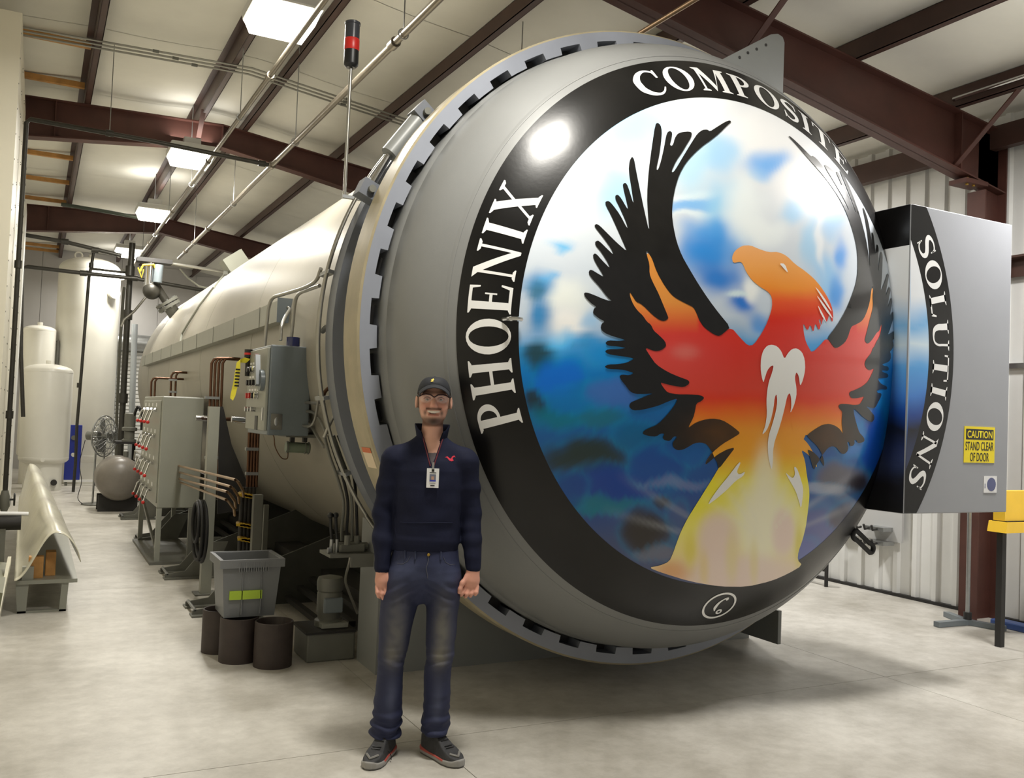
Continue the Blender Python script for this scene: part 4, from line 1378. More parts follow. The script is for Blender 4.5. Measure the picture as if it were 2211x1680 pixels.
MB().torus((-.13, ya, .66), .055, .010, 'x', 20, 6).cyl((-.215, ya, .66), (-.12, ya, .66), .010, n=8).build('handwheel', M_BLACK, v_)
MB().cyl((-.215, ya, 0), (-.215, ya, .40), .022, n=12).build('drop_pipe', M_BLACKPIPE, v_)


def px_pipe(pxs, Y, r, label, m=M_BLACKPIPE, fit_=(), ends=None):
    P_ = [at(x, y_, Y=Y) for x, y_ in pxs]
    return pipe_thing('process_pipe', label, 'pipe', P_, r, m, [(at(x, y_, Y=Y), d) for x, y_, d in fit_], (), 'dark pipes')


px_pipe([(46, 506), (140, 522), (262, 552)], 17.4, .035, 'dark pipe crossing at lamp height before the tall white tank', fit_=[(140, 522, (1, 0, 0)), (205, 540, (1, 0, 0))])
px_pipe([(50, 900), (45, 760), (47, 600), (49, 578), (60, 576), (180, 590), (290, 601), (462, 631)], 17.9, .035, 'dark pipe crossing the upper part of the tall white tank', fit_=[(180, 590, (1, 0, 0)), (290, 601, (1, 0, 0))])
px_pipe([(132, 441), (230, 457), (326, 475)], 16.3, .03, 'dark green pipe under the far rafter', m=mat('dark_green_pipe', (48, 56, 46), .45))
px_pipe([(203, 541), (197, 575), (192, 600), (176, 800), (166, 920), (163, 1000), (158, 1062)], 18.6, .028, 'thin black vertical pipe before the tall white tank', fit_=[(190, 590, (0, 0, 1)), (171, 832, (0, 0, 1)), (197, 573, (0, 0, 1))])
px_pipe([(286, 525), (280, 600), (271, 760), (262, 930), (256, 1065)], 18.12, .055, 'thick black vertical pipe between tall tank and vessel', fit_=[(281, 585, (0, 0, 1)), (266, 860, (0, 0, 1)), (276, 680, (0, 0, 1))])
px_pipe([(196, 580), (282, 590)], 18.3, .022, 'short dark cross pipe joining the two vertical pipes')
px_pipe([(316, 640), (290, 672), (268, 690), (262, 705)], 17.6, .022, 'slanting steel pipe below the relief valve', m=M_CONDUIT)
px_pipe([(268, 620), (266, 640), (258, 760), (252, 900), (250, 1060)], 19.3, .03, 'grey vertical pipe beside the tall white tank', m=M_STEELG)
dk = thing('air_duct', tuple(at(284, 900, Y=20.5)), 'pale silver vertical duct before the roll-up door', 'duct')
d_0 = at(280, 1040, Y=20.5)
MB().cyl((d_0[0], 20.5, 0), at(291, 700, Y=20.5), .06, n=20).build('duct_pipe', mat('pale_duct', (176, 182, 186), .3, .3), dk, 40)
MB().cyl(at(281, 905, Y=20.5), at(282, 890, Y=20.5), .085, n=20).build('duct_collar', M_GALV, dk, 40)

# relief valve assembly on the vessel's rear
RV = thing('relief_valve', tuple(at(378, 676, Y=16.6)), 'flanged relief valve with silver actuator on the rear of the vessel', 'valve')
b0, b1 = at(380, 682, Y=16.6), at(336, 616, Y=16.6)
b0 = b0 + (b0 - b1) / np.linalg.norm(b0 - b1) * .35
MB().cyl(b0, at(366, 662, Y=16.6), .11, n=20).build('nozzle', M_STEELG, RV, 40)
fd = (b1 - b0) / np.linalg.norm(b1 - b0)
fc = at(363, 657, Y=16.6)
for o_ in (-.035, .035):
    fo = MB().cyl(fc + fd * (o_ - .025), fc + fd * (o_ + .025), .20, n=24).build('pipe_flange', M_STEELG, RV, 40)
for k in range(8):
    a = 2 * pi * k / 8
    u_ = np.array((0, 1.0, 0)); w_ = np.cross(fd, u_)
    c = fc + .165 * (math.cos(a) * u_ + math.sin(a) * w_)
    MB().cyl(c - fd * .08, c + fd * .08, .016, n=6).build('bolt', M_GALV, RV)
MB().cyl(fc, b1, .07, n=16).build('neck_pipe', M_BLACKPIPE, RV, 40)
MB().sphere(at(328, 628, Y=16.6), .15, 16, 10).build('valve_body', M_BLACKPIPE, RV, 60)
MB().cyl(at(322, 622, Y=16.6), at(326, 562, Y=16.6), .085, n=18).build('actuator', M_CHROME, RV, 40)
MB().cyl(at(340, 610, Y=16.5), at(344, 572, Y=16.5), .07, n=18).build('actuator', M_CAB2, RV, 40)
MB().obox(at(333, 564, Y=16.6), ((1, 0, 0), (0, 1, 0), (0, 0, 1)), (.28, .12, .035)).build('top_plate', M_DARK, RV)
MB().tube([at(x, y_, Y=16.5) for x, y_ in ((302, 586), (309, 572), (332, 571), (335, 578))], .018, 6).build('yellow_bracket', M_YTAG, RV)
MB().tube([at(x, y_, Y=16.5) for x, y_ in ((298, 578), (306, 600), (310, 582))], .012, 6).build('yellow_bracket', M_YTAG, RV)
MB().tube([at(x, y_, Y=16.6) for x, y_ in ((340, 566), (390, 572), (440, 580), (487, 588))], .028, 8).build('air_pipe', M_CONDUIT, RV, 60)
MB().tube([at(x, y_, Y=15.4) for x, y_ in ((388, 580), (405, 600), (430, 618), (455, 623))], .012, 6).build('signal_cable', M_CAB, RV, 60)
# box and conduit on top of the shell
JB = thing('junction_box', tuple(at(512, 575, Y=13.2)), 'pale tilted junction box on the upper side of the shell', 'electrical box')
jc = at(509, 572, Y=13.0)
rad = np.array((jc[0] - CX, 0, jc[2] - CZ)); rad /= np.linalg.norm(rad)
js = np.array((CX, jc[1], CZ)) + rad * (RS + .09)
MB().obox(js, ((0, 1, 0), rad, np.cross((0, 1, 0), rad)), (.17, .095, .15)).build('box', M_CAB, JB)
MB().obox(js + rad * .096, ((0, 1, 0), rad, np.cross((0, 1, 0), rad)), (.155, .004, .135)).build('lid', M_CAB, JB)


def on_shell(px, py, off=.03):
    """pixel -> point on the vessel's side"""
    d = ray(px, py)
    ox, oz = CAM[0] - CX, CAM[2] - CZ
    R_ = RS + off
    a, b, c = d[0] ** 2 + d[2] ** 2, 2 * (ox * d[0] + oz * d[2]), ox * ox + oz * oz - R_ * R_
    disc = b * b - 4 * a * c
    if disc < 0: disc = 0
    t = (-b - math.sqrt(disc)) / (2 * a)
    return CAM + d * t


sc_ = thing('shell_conduit', tuple(on_shell(390, 735)), 'thin conduit running down the shell from the pale junction box', 'conduit')
MB().tube([on_shell(x, y_, .02) for x, y_ in ((487, 590), (460, 622), (430, 660), (405, 700), (393, 720), (390, 735), (390, 746))], .014, 6).build('pipe', M_CAB, sc_, 60)
MB().obox(on_shell(487, 590, .03), ((1, 0, 0), (0, 1, 0), (0, 0, 1)), (.025, .04, .025)).build('coupling', M_STEELG, sc_)

# ================================================================== valve cabinet with levers
VC = thing('lever_cabinet', (1.40, 11.0, 0), 'tall pale green-grey cabinet with rows of red-knobbed levers', 'cabinet')
cx0, cx1, cy0, cy1, cz0, cz1 = 1.18, 1.60, 10.15, 11.9, .58, 1.75
MB().rbox((cx0, cy0, cz0), (cx1, cy1, cz1), .012).build('body', M_CAB, VC)
dr = MB().rbox((cx0 - .012, cy0 + .05, cz0 + .05), (cx0 + .002, cy1 - .05, cz1 - .05), .006).build('front_plate', M_CAB, VC)
for r_ in range(4):
    for c_ in range(4):
        yy = cy0 + .36 + c_ * .36 + .02 * r_
        zz = 1.60 - r_ * .285
        base = np.array((cx0 - .012, yy, zz))
        lv = MB().cyl(base, base + (-.03, 0, 0), .022, n=10).tube([base + (-.02, 0, 0), base + (-.045, -.02, -.01), base + (-.09, -.10, -.12)], .0085, 6).build('lever', M_CHROME, VC)
        MB().sphere(base + (-.095, -.11, -.132), .019, 10, 6).build('knob', M_RED, lv, 60)
        MB().box((cx0 - .016, yy - .05, zz + .035), (cx0 - .012, yy + .05, zz + .075)).build('name_plate', M_WHITE, VC)
for lx, ly in ((cx0, cy0), (cx0, cy1 - .05), (cx1 - .05, cy0), (cx1 - .05, cy1 - .05)):
    MB().box((lx, ly, .03), (lx + .05, ly + .05, cz0)).build('leg', M_CAB, VC)
MB().box((cx0 - .05, cy0 - .05, 0), (cx1 + .05, cy1 + .05, .03)).build('base_plate', M_STEELG, VC)
MB().obox((cx0 + .025, (cy0 + cy1) / 2, .33), ((0, cy1 - cy0, .45), (1, 0, 0), (0, -.45, cy1 - cy0)), (.85, .012, .02)).build('brace', M_STEELG, VC)

# ================================================================== electrical control panel
EP = thing('control_panel', (1.58, 6.75, 1.47), 'blue-grey electrical control panel with push buttons on the vessel side', 'control panel')
ex0, ex1, ey0, ey1, ez0, ez1 = 1.435, 1.725, 6.40, 7.05, 1.47, 2.10
MB().rbox((ex0, ey0, ez0), (ex1, ey1, ez1), .01).build('body', M_CAB2, EP)
ed = MB().rbox((ex0 - .022, ey0 + .01, ez0 + .03), (ex0 - .001, ey1 - .01, ez1 - .02), .006).build('door', M_CAB, EP)
MB().box((ex1 - .02, ey0 + .12, ez0 + .05), (1.86, ey1 - .05, ez1 - .03)).build('back_box', M_CAB, EP)
for k, (row, cols) in enumerate(((1.94, 'bbw'), (1.84, 'bbb'), (1.745, 'rrbw'))):
    for j, c_ in enumerate(cols):
        yy = ey1 - .12 - j * .095
        mm = {'b': M_BLACK, 'r': M_RED, 'w': M_CHROME}[c_]
        bt = MB().cyl((ex0 - .022, yy, row), (ex0 - .030, yy, row), .027, n=16).build('button_bezel', M_CHROME, ed, 40)
        MB().cyl((ex0 - .030, yy, row), (ex0 - .052, yy, row), .020, n=16).build('button', mm, bt, 40)
        MB().box((ex0 - .0235, yy - .03, row + .035), (ex0 - .022, yy + .03, row + .05)).build('button_tag', M_WHITE, ed)
MB().cyl((ex0 - .022, ey0 + .10, 1.85), (ex0 - .05, ey0 + .10, 1.85), .075, n=24).build('disconnect_dial', M_CAB2, ed, 40)
MB().obox((ex0 - .06, ey0 + .12, 1.92), ((0, .3, 1), (0, 1, -.3), (1, 0, 0)), (.11, .022, .016)).build('disconnect_handle', M_CAB2, ed)
MB().obox((ex0 - .062, ey0 + .16, 2.0), ((0, .3, 1), (0, 1, -.3), (1, 0, 0)), (.035, .018, .012)).build('handle_grip', mat('dull_pink', (150, 110, 108), .5), ed)
for j in range(3):
    yy = ey1 - .15 - j * .10
    MB().cyl((ex0 - .022, yy, 1.645), (ex0 - .06, yy, 1.645), .018, n=12).build('selector_switch', M_CHROME, ed, 40)
MB().box((ex0 - .026, ey0 + .22, 1.50), (ex0 - .021, ey0 + .30, 1.60)).build('dark_window', M_BLACK, ed)
MB().box((ex0 - .030, ey0 + .04, 1.57), (ex0 - .022, ey0 + .07, 1.66)).build('latch', M_CHROME, ed)
lx_, lz_ = at(585, 893, Y=ey0), at(608, 928, Y=ey0)
nm = MB().box((lx_[0], ey0 - .004, lz_[2]), (lz_[0], ey0, lx_[2])).build('data_plate', M_CHROME, EP)
MB().sphere(((lx_[0] + lz_[0]) / 2, ey0 - .004, (lx_[2] + lz_[2]) / 2), (.016, .006, .03), 12, 8).build('plate_knob', M_GALV, nm, 60)
MB().cyl((1.60, 6.46, ez1), (1.60, 6.46, ez1 + .065), .048, n=20).build('blue_pot', mat('navy_plastic', (34, 42, 96), .2, coat=.4), EP, 40)
hx_ = at(536, 772, Y=7.0)
hn = MB().cyl(hx_ + (0, 0, -.14), hx_ + (0, 0, .0), .02, n=12).cyl(hx_, hx_ + (0, 0, .06), .03, n=14).build('signal_horn', M_BLACK, EP, 40)
MB().cyl(hx_ + (0, 0, .02), hx_ + (0, 0, .035), .0315, n=14).build('red_stripe', M_RED, hn, 40)
MB().box(hx_ + (0, -.02, -.13), hx_ + (.12, .02, -.09)).build('horn_arm', M_BLACK, EP)


def px_tube(pts, r, m, parent, name, n=8):
    P_ = [at(x, y_, Y=Y) for x, y_, Y in pts]
    P_ = spline(P_, 5)
    return MB().tube(P_, r, n).build(name, m, parent, 60)


px_tube([(571, 752, 6.75), (576, 700, 6.75), (581, 662, 6.75), (590, 643, 6.7), (610, 636, 6.5), (655, 622, 6.1), (682, 606, 5.85), (693, 580, 5.75)], .013, M_CONDUIT, EP, 'riser_conduit')
px_tube([(627, 752, 6.5), (632, 700, 6.5), (637, 655, 6.5), (645, 635, 6.4), (665, 626, 6.1), (690, 617, 5.85)], .013, M_CONDUIT, EP, 'riser_conduit')
px_tube([(606, 735, 6.46), (608, 705, 6.5), (617, 682, 6.7), (625, 668, 6.95), (621, 664, 7.0)], .012, M_CONDUIT, EP, 'riser_conduit')
for a in ([(650, 869, 6.5), (670, 870, 6.3), (700, 873, 5.9)], [(650, 888, 6.5), (675, 890, 6.3), (690, 905, 6.1), (703, 932, 5.85)], [(642, 917, 6.5), (668, 920, 6.3), (680, 905, 6.2), (687, 868, 6.0), (692, 830, 5.85)], [(650, 900, 6.5), (668, 915, 6.4), (690, 950, 6.1), (700, 965, 5.9)]):
    px_tube(a, .011, M_CONDUIT, EP, 'side_conduit')
gm = thing('gear_motor', tuple(at(640, 965, Y=6.55)), 'small greenish gear motor hanging below the control panel', 'motor')
g0, g1 = at(617, 965, Y=6.55), at(668, 968, Y=6.55)
MB().cyl(g0, g1, .038, n=18).build('motor_body', mat('drab_green', (112, 122, 104), .4, var=.1), gm, 40)
for q in (.05, .8, .95):
    c = g0 + (g1 - g0) * q
    MB().cyl(c - (g1 - g0) * .02, c + (g1 - g0) * .02, .045, n=18).build('motor_band', M_STEELG, gm, 40)
MB().box(at(628, 955, Y=6.53), at(634, 938, Y=6.57)).build('bracket', M_DARK, gm)
MB().box(at(655, 955, Y=6.53), at(661, 938, Y=6.57)).build('bracket', M_DARK, gm)
MB().box(at(618, 944, Y=6.48), at(668, 937, Y=6.72)).build('mount_plate', M_STEELG, gm)
px_tube([(572, 938, 6.6), (590, 940, 6.6), (594, 965, 6.6), (607, 988, 6.6), (620, 990, 6.6), (622, 975, 6.56)], .004, M_COPPER, gm, 'wire', 6)
# yellow tape
ts = thing('warning_tape', tuple(at(518, 775, Y=6.95)), 'strip of yellow warning tape hanging from the control panel', 'tape')
tp = [(541, 775, 532, 784), (528, 772, 524, 783), (519, 776, 511, 783), (519, 800, 508, 800), (514, 830, 503, 830), (508, 855, 498, 852), (503, 865, 497, 860)]
V = []
for x0, y0_, x1__, y1__ in tp:
    V += [at(x0, y0_, Y=6.96), at(x1__, y1__, Y=6.99)]
mb = MB()
for i in range(len(tp) - 1):
    mb.prism([V[2 * i], V[2 * i + 2], V[2 * i + 3], V[2 * i + 1]], (0, .003, 0))
mb.build('strip', mat('tape_yellow', (238, 226, 60), .4), ts)
for k in range(6):
    c = at(513.5 - .55 * k, 798 + 7 * k, Y=6.955)
    MB().box(c + (-.016, -.004, -.006), c + (.016, .0, .006)).build('tape_print', M_BLACK, ts)

# ================================================================== copper tube bundles, valves, posts
def bundle(px0, px1, ytop, ybot, Y, n, label, elbow):
    t = thing('tube_bundle', tuple(at(px0, ybot, Y=Y)), label, 'copper tubes', 'copper tube bundles')
    for k in range(n):
        x = px0 + (px1 - px0) * k / max(1, n - 1)
        a, b = at(x, ybot, Y=Y), at(x, ytop, Y=Y)
        b = np.array((a[0] + (b[0] - a[0]) * .2, a[1], b[2]))
        path = [a, b]
        if elbow:
            e = on_shell(px1 + 34 - 3 * k, ytop - 4 + 2 * k, 0)
            path = [a, b + (0, 0, -.05), b + (.02, 0, -.012), b + (.05, 0, 0), (b[0] + .12, b[1], b[2]), (max(e[0], b[0] + .2) + .1, b[1], b[2])]
        MB().tube(path, .013, 8).build('copper_tube', M_COPPER, t, 50)
    for q in (.3, .75):
        p, p2_ = at(px0 - 4, ytop + (ybot - ytop) * q, Y=Y), at(px1 + 4, ytop + (ybot - ytop) * q, Y=Y)
        MB().box((p[0], Y - .025, p[2] - .012), (p2_[0], Y + .025, p[2] + .012)).build('tube_clamp', M_GALV, t)
    return t


bundle(446, 470, 772, 1060, 8.75, 4, 'bundle of brown copper tubes behind the tall steel post', True)
bundle(534, 553, 934, 1052, 7.60, 4, 'bundle of brown copper tubes below the control panel', False)
bundle(318, 326, 815, 1040, 12.4, 2, 'pair of brown copper tubes behind the lever cabinet', True)
bundle(368, 378, 803, 860, 12.1, 2, 'pair of brown copper tubes rising from the lever cabinet', True)
# the second bundle's short stubs run on up to the shell
for k, (x, y_) in enumerate(((500, 905), (423, 902))):
    t = thing('test_ports', tuple(on_shell(x, y_)), ['row of chrome test ports on the shell beside the control panel', 'row of chrome test ports beside the copper tubes'][k], 'fittings', 'chrome test ports')
    for j in range(3):
        c = at(x + 6 * j, y_ + 1 * j, Y=(7.6, 9.0)[k])
        e_ = np.array((2.3 if False else c[0] + .25, c[1], c[2]))
        MB().cyl(c, c + (.07, 0, 0), .026, n=14).build('port', M_CHROME, t, 40)
        MB().cyl(c + (.07, 0, 0), (CX - math.sqrt(RS ** 2 - (c[2] - CZ) ** 2) + .02, c[1], c[2]), .014, n=10).build('stub', M_COPPER, t, 40)
MF = thing('valve_manifold', tuple(at(528, 1200, Y=7.45)), 'cluster of yellow-handled brass valves on dark pipes', 'valves')
for j in range(4):
    x = 524 + 8 * j
    a, b = at(x, 1052, Y=7.58), at(x, 1200, Y=7.58)
    MB().tube([a, (a[0], a[1], b[2])], .020, 8).build('dark_pipe', M_DARK, MF, 50)
    for (yy, dx) in ((1068, 4), (1132, 0), (1163, 3)):
        c = at(x + dx - 6, yy + j * 1.5, Y=7.52)
        vb = MB().cyl(c + (0, -.03, 0), c + (0, .07, 0), .020, n=12).build('valve_body', M_BRASS, MF, 40)
        MB().box(c + (-.035, -.04, -.010), c + (.035, -.03, .010)).build('valve_handle', M_YTAG, vb)
MB().box(at(522, 1198, Y=7.66), at(552, 1208, Y=7.52)).build('foot_pipe', M_DARK, MF)
fx = at(535, 1200, Y=7.58)
MB().cyl((fx[0], fx[1], 0), (fx[0], fx[1], fx[2] + .02), .03, n=12).build('stand', M_DARK, MF)
# brass feed tubes from the cabinet
FT = thing('feed_tubes', (1.45, 9.0, .9), 'four slim brass tubes running from lever cabinet to the valves', 'tubes')
for k, (a, b, z) in enumerate((((386, 1006), (508, 1036), .95), ((388, 1020), (498, 1051), .88), ((388, 1034), (490, 1062), .80), ((390, 1042), (488, 1079), .73))):
    p, q = at(*a, Y=10.14), at(*b, Y=7.10)
    MB().tube([p + (0, .004, 0), q, q + (.03, .05, -.02), q + (.12, .30, -.10), q + (.14, .36, -.16)], .011, 8).build('tube', M_TANTUBE, FT, 40)
MB().box(at(443, 1013, Y=8.9), at(446, 1066, Y=8.86)).build('tube_clamp', M_GALV, FT)
for k, (Y, px, ptop, half, lab) in enumerate(((8.45, 462, 878, .045, 'tall grey steel post standing beside the hose coil'), (7.35, 557, 1068, .035, 'short grey steel post behind the grey crate'), (10.0, 414, 1098, .03, 'thin grey post below the lever cabinet'), (8.0, 575, 1090, .02, 'thin dark post under the shell'))):
    top = at(px, ptop, Y=Y)
    t = thing('steel_post', (top[0], Y, 0), lab, 'post', 'steel posts')
    MB().box((top[0] - half, Y - half, .012), (top[0] + half, Y + half, top[2])).build('upright', M_STEELG if k != 0 else M_CAB, t)
    MB().box((top[0] - half - .05, Y - half - .05, 0), (top[0] + half + .05, Y + half + .05, .012)).build('foot_plate', M_STEELG, t)
bpx = at(470, 880, Y=8.42)
SB = thing('shell_brace', tuple(on_shell(500, 1000)), 'dark curved brace plate between tall steel post and the shell', 'brace')
q = [at(474, 878, Y=8.50), at(482, 878, Y=8.50), at(500, 960, Y=8.50), at(535, 1045, Y=8.50), at(560, 1090, Y=8.50), at(540, 1100, Y=8.50), at(470, 1110, Y=8.50)]
MB().prism(q, (0, .02, 0)).build('plate', M_DARK, SB)
# hose coil
HC = thing('hose_coil', tuple(at(427, 1085, X=1.37)), 'black rubber hose coiled on the tall steel post', 'hose')
hc0 = at(427, 1145, X=1.32)
for k, (R_, dx, dz) in enumerate(((.255, 0, 0), (.24, .02, .01), (.262, .035, -.012), (.17, -.02, .07))):
    MB().torus((hc0[0] + dx, hc0[1], hc0[2] + dz), R_, .015, 'x', 40, 8).build('hose_loop', M_RUBBER, HC, 60)
MB().cyl((hc0[0] - .03, hc0[1], hc0[2] + .25), (1.43, 8.45, hc0[2] + .25), .014, n=8).build('hook', M_STEELG, HC)

# ================================================================== crate on tubes, pump unit
DR = [(1.445, 5.975, .122, .285, 'dark brown open tube standing in front of the crate'), (1.262, 6.165, .122, .285, 'dark brown tube under the front of the grey crate'), (1.195, 6.445, .120, .285, 'dark brown tube under the back of the grey crate')]
for x, y_, r, h, lab in DR:
    t = thing('board_tube', (x, y_, 0), lab, 'tube', 'brown board tubes')
    MB().lathe([(r - .012, .004), (r, .0), (r, h - .004), (r - .004, h), (r - .010, h), (r - .014, h - .006), (r - .014, .012), (0, .012)], (x, y_, 0), 'z', 40).build('wall', M_DRUM, t, 40)
CRX = (1.125, 1.505); CRY = (6.10, 6.46); cz = .287
GC = thing('crate', (1.31, 6.28, cz), 'grey plastic crate with lime tape resting on brown tubes', 'crate')
zt_ = cz + .375
def taper(z):
    t_ = (z - cz) / (zt_ - cz)
    return .028 * (1 - t_)


def crect(z, inset=0):
    s_ = taper(z) + inset
    return [(CRX[0] + s_, CRY[0] + s_, z), (CRX[1] - s_, CRY[0] + s_, z), (CRX[1] - s_, CRY[1] - s_, z), (CRX[0] + s_, CRY[1] - s_, z)]


V = crect(cz) + crect(zt_) + crect(zt_, .010) + crect(cz + .012, .012)
mb = MB().add(V, [(3, 2, 1, 0)] + [(i, (i + 1) % 4, 4 + (i + 1) % 4, 4 + i) for i in range(4)] + [(4 + i, 4 + (i + 1) % 4, 8 + (i + 1) % 4, 8 + i) for i in range(4)] + [(8 + i, 8 + (i + 1) % 4, 12 + (i + 1) % 4, 12 + i) for i in range(4)] + [(12, 13, 14, 15)])
mb.build('tub', M_CRATE, GC)
rimm = MB()
for (a, b) in (((CRX[0] - .018, CRY[0] - .018, zt_ - .05), (CRX[1] + .018, CRY[0], zt_ + .004)), ((CRX[0] - .018, CRY[1], zt_ - .05), (CRX[1] + .018, CRY[1] + .018, zt_ + .004)), ((CRX[0] - .018, CRY[0], zt_ - .05), (CRX[0], CRY[1], zt_ + .004)), ((CRX[1], CRY[0], zt_ - .05), (CRX[1] + .018, CRY[1], zt_ + .004))):
    rimm.box(a, b)
rimm.build('rim', M_CRATE, GC)
for k in range(13):
    x = CRX[0] + .10 + k * .0155
    MB().box((x, CRY[0] - .022, zt_ - .075), (x + .006, CRY[0] - .004, zt_ - .012)).build('handle_rib', M_CRATE, GC)
for x in (CRX[0] + .13, CRX[0] + .25):
    MB().box((x, CRY[0] + .002, cz + .02), (x + .006, CRY[0] + .030, zt_ - .05)).build('wall_rib', M_CRATE, GC)
ta, tb = at(496, 1277, Y=CRY[0] + .008), at(565, 1292, Y=CRY[0] + .008)
MB().box((ta[0], CRY[0] + .002, tb[2]), (tb[0], CRY[0] + .02, ta[2])).build('lime_tape', M_LIME, GC)

PU = thing('hydraulic_pump', (1.83, 6.1, 0), 'grey hydraulic pump motor standing on a grey oil tank', 'pump')
tk = MB().rbox((1.655, 5.94, .0), (1.985, 6.27, .185), .012).build('oil_tank', M_STEELG, PU)
MB().box((1.645, 5.93, .185), (1.985, 6.28, .20)).build('tank_lid', M_DARK, PU)
mc = (1.845, 6.11)
mo = MB().lathe([(0, .20), (.095, .20), (.095, .24), (.075, .25), (.078, .28), (.085, .29), (.085, .42), (.080, .43), (.088, .44), (.090, .50), (.082, .525), (.04, .535), (0, .535)], (mc[0], mc[1], 0), 'z', 28).build('motor', M_STEELG, PU, 35)
MB().rbox((mc[0] - .065, mc[1] - .105, .30), (mc[0] + .065, mc[1] - .075, .40), .008).build('terminal_box', M_CAB2, mo)
MB().box((mc[0] - .08, mc[1] - .12, .205), (mc[0] + .10, mc[1] - .04, .235)).build('pump_foot', M_CAB, PU)
VS = thing('lever_valve', (1.85, 5.80, .74), 'hydraulic hand valve with two black levers on a grey shelf', 'valve')
MB().box((1.70, 5.66, .725), (2.00, 5.90, .745)).box((1.84, 5.66, .66), (2.0, 5.68, .725)).build('shelf', M_STEELG, VS)
MB().rbox((1.78, 5.72, .745), (1.95, 5.84, .80), .01).cyl((1.76, 5.78, .775), (1.98, 5.78, .775), .028, n=14).cyl((1.82, 5.70, .80), (1.82, 5.70, .86), .02, n=10).cyl((1.90, 5.75, .80), (1.90, 5.75, .85), .018, n=10).build('valve_block', M_STEELG, VS)
for k in range(2):
    x = 1.735 + .035 * k
    b = MB().cyl((x, 5.76, .745), (x, 5.76, .83), .012, n=8).build('lever', M_GALV, VS)
    MB().tube([(x, 5.76, .83), (x - .012, 5.75, .90), (x - .02, 5.74, .975)], .010, 8).sphere((x - .021, 5.74, .985), .020, 10, 6).build('grip', M_BLACK, b, 60)
MB().cyl((1.72, 5.72, .765), (1.70, 5.72, .765), .018, n=10).build('valve_port', M_GALV, VS)
for k in range(4):
    px_tube([(738 + 11 * k, 1168, 5.80), (738 + 11 * k, 1140, 5.80), (742 + 9 * k, 1085, 5.76), (728 + 12 * k, 1030, 5.72), (712 + 12 * k, 985, 5.68), (700 + 10 * k, 940, 5.66)], .010, M_RUBBER if k % 2 else M_STEELG, VS, 'hose')
px_tube([(757, 1178, 5.80), (755, 1210, 5.80), (746, 1250, 5.90), (752, 1275, 5.95), (762, 1300, 5.98), (772, 1325, 6.0)], .009, M_CONDUIT, VS, 'drain_hose')
px_tube([(700, 945, 5.62), (720, 900, 5.60), (745, 880, 5.58), (762, 870, 5.45)], .012, M_CONDUIT, VS, 'hose')
px_tube([(698, 880, 5.7), (700, 850, 5.66), (715, 835, 5.60), (740, 830, 5.5), (752, 826, 5.42)], .012, M_COPPER, VS, 'hose')
# swivel fitting on the flange
SF = thing('swivel_fitting', tuple(rim(aof(722, 715, 5.45), 1.97, 5.45)), 'grey hose elbow with a silver coupling on the vessel flange', 'hose fitting')
px_tube([(696, 716, 5.68), (705, 706, 5.62), (720, 703, 5.50), (728, 708, 5.42), (729, 730, 5.40)], .016, M_GREY, SF, 'elbow')
MB().cyl(at(729, 738, Y=5.40), at(730, 758, Y=5.40), .020, n=12).build('coupling', M_CHROME, SF, 40)

# ================================================================== left aisle: bench, laminate sheet, blocks
BN = thing('low_bench', (.16, 10.5, 0), 'low grey steel bench carrying a curved laminate sheet', 'bench')
by0, by1, bx0, bx1, bz = 8.02, 13.2, -.06, .37, .255
MB().box((bx0, by0, bz - .03), (bx1, by1, bz)).build('top', M_CAB, BN)
for yy in (by0 + .02, 10.6, by1 - .07):
    lg_ = MB().prism([(bx0 + .02, yy, 0), (bx0 + .08, yy, 0), (bx0 + .09, yy, bz - .03), (bx0 + .0, yy, bz - .03)], (0, .05, 0)).build('leg', M_CAB, BN)
    MB().prism([(bx1 - .12, yy, 0), (bx1 - .07, yy, 0), (bx1 - .06, yy, bz - .03), (bx1 - .11, yy, bz - .03)], (0, .05, 0)).build('leg', M_CAB, BN)
    MB().box((bx0 + .02, yy, 0), (bx1 - .07, yy + .05, .016)).build('foot_rail', M_CAB, BN)
MB().box((.02, 8.6, .14), (.18, 12.6, .225)).build('under_box', M_DARK, BN)
LS = thing('laminate_sheet', (.15, 10.5, bz), 'long translucent white laminate sheet arched over the low bench', 'sheet')
nY, nU = 60, 26
P_, q_ = [], []
for i in range(nY + 1):
    t_ = i / nY
    Y = 7.93 + t_ * (13.6 - 7.93)
    L_ = np.array((-.07 - .05 * t_, .275 + .12 * t_)); A_ = np.array((.195 - .21 * t_, .635 + .18 * t_ + .012 * math.sin(t_ * 26))); R_ = np.array((.385 - .17 * t_, .40 + .02 * t_))
    for j in range(nU + 1):
        u = j / nU
        # asymmetric bell-shaped arch: long left flank, rounded crest, short right flank
        if u < .62:
            v = u / .62
            s_ = .8 * (.5 - .5 * math.cos(pi * v)) + .2 * v * v * (3 - 2 * v)
            x = L_[0] + (A_[0] - L_[0]) * v
            z = L_[1] + (A_[1] - L_[1]) * (s_ if v < .9 else s_)
        else:
            v = (u - .62) / .38
            x = A_[0] + (R_[0] - A_[0]) * v
            z = A_[1] - (A_[1] - R_[1]) * (.5 * v ** 2.2 + .5 * (1 - math.sqrt(max(0, 1 - v * v))))
        P_.append((x, Y, z))
for i in range(nY):
    for j in range(nU):
        a = i * (nU + 1) + j
        q_.append((a, a + 1, a + nU + 2, a + nU + 1))
sh_ = MB().add(P_, q_).build('sheet', M_SHEET, LS, 80)
sm = sh_.modifiers.new('thickness', 'SOLIDIFY'); sm.thickness = .006
MB().box((-.02, 8.05, bz), (.06, 8.12, bz + .10)).build('rest', M_CAB, LS)
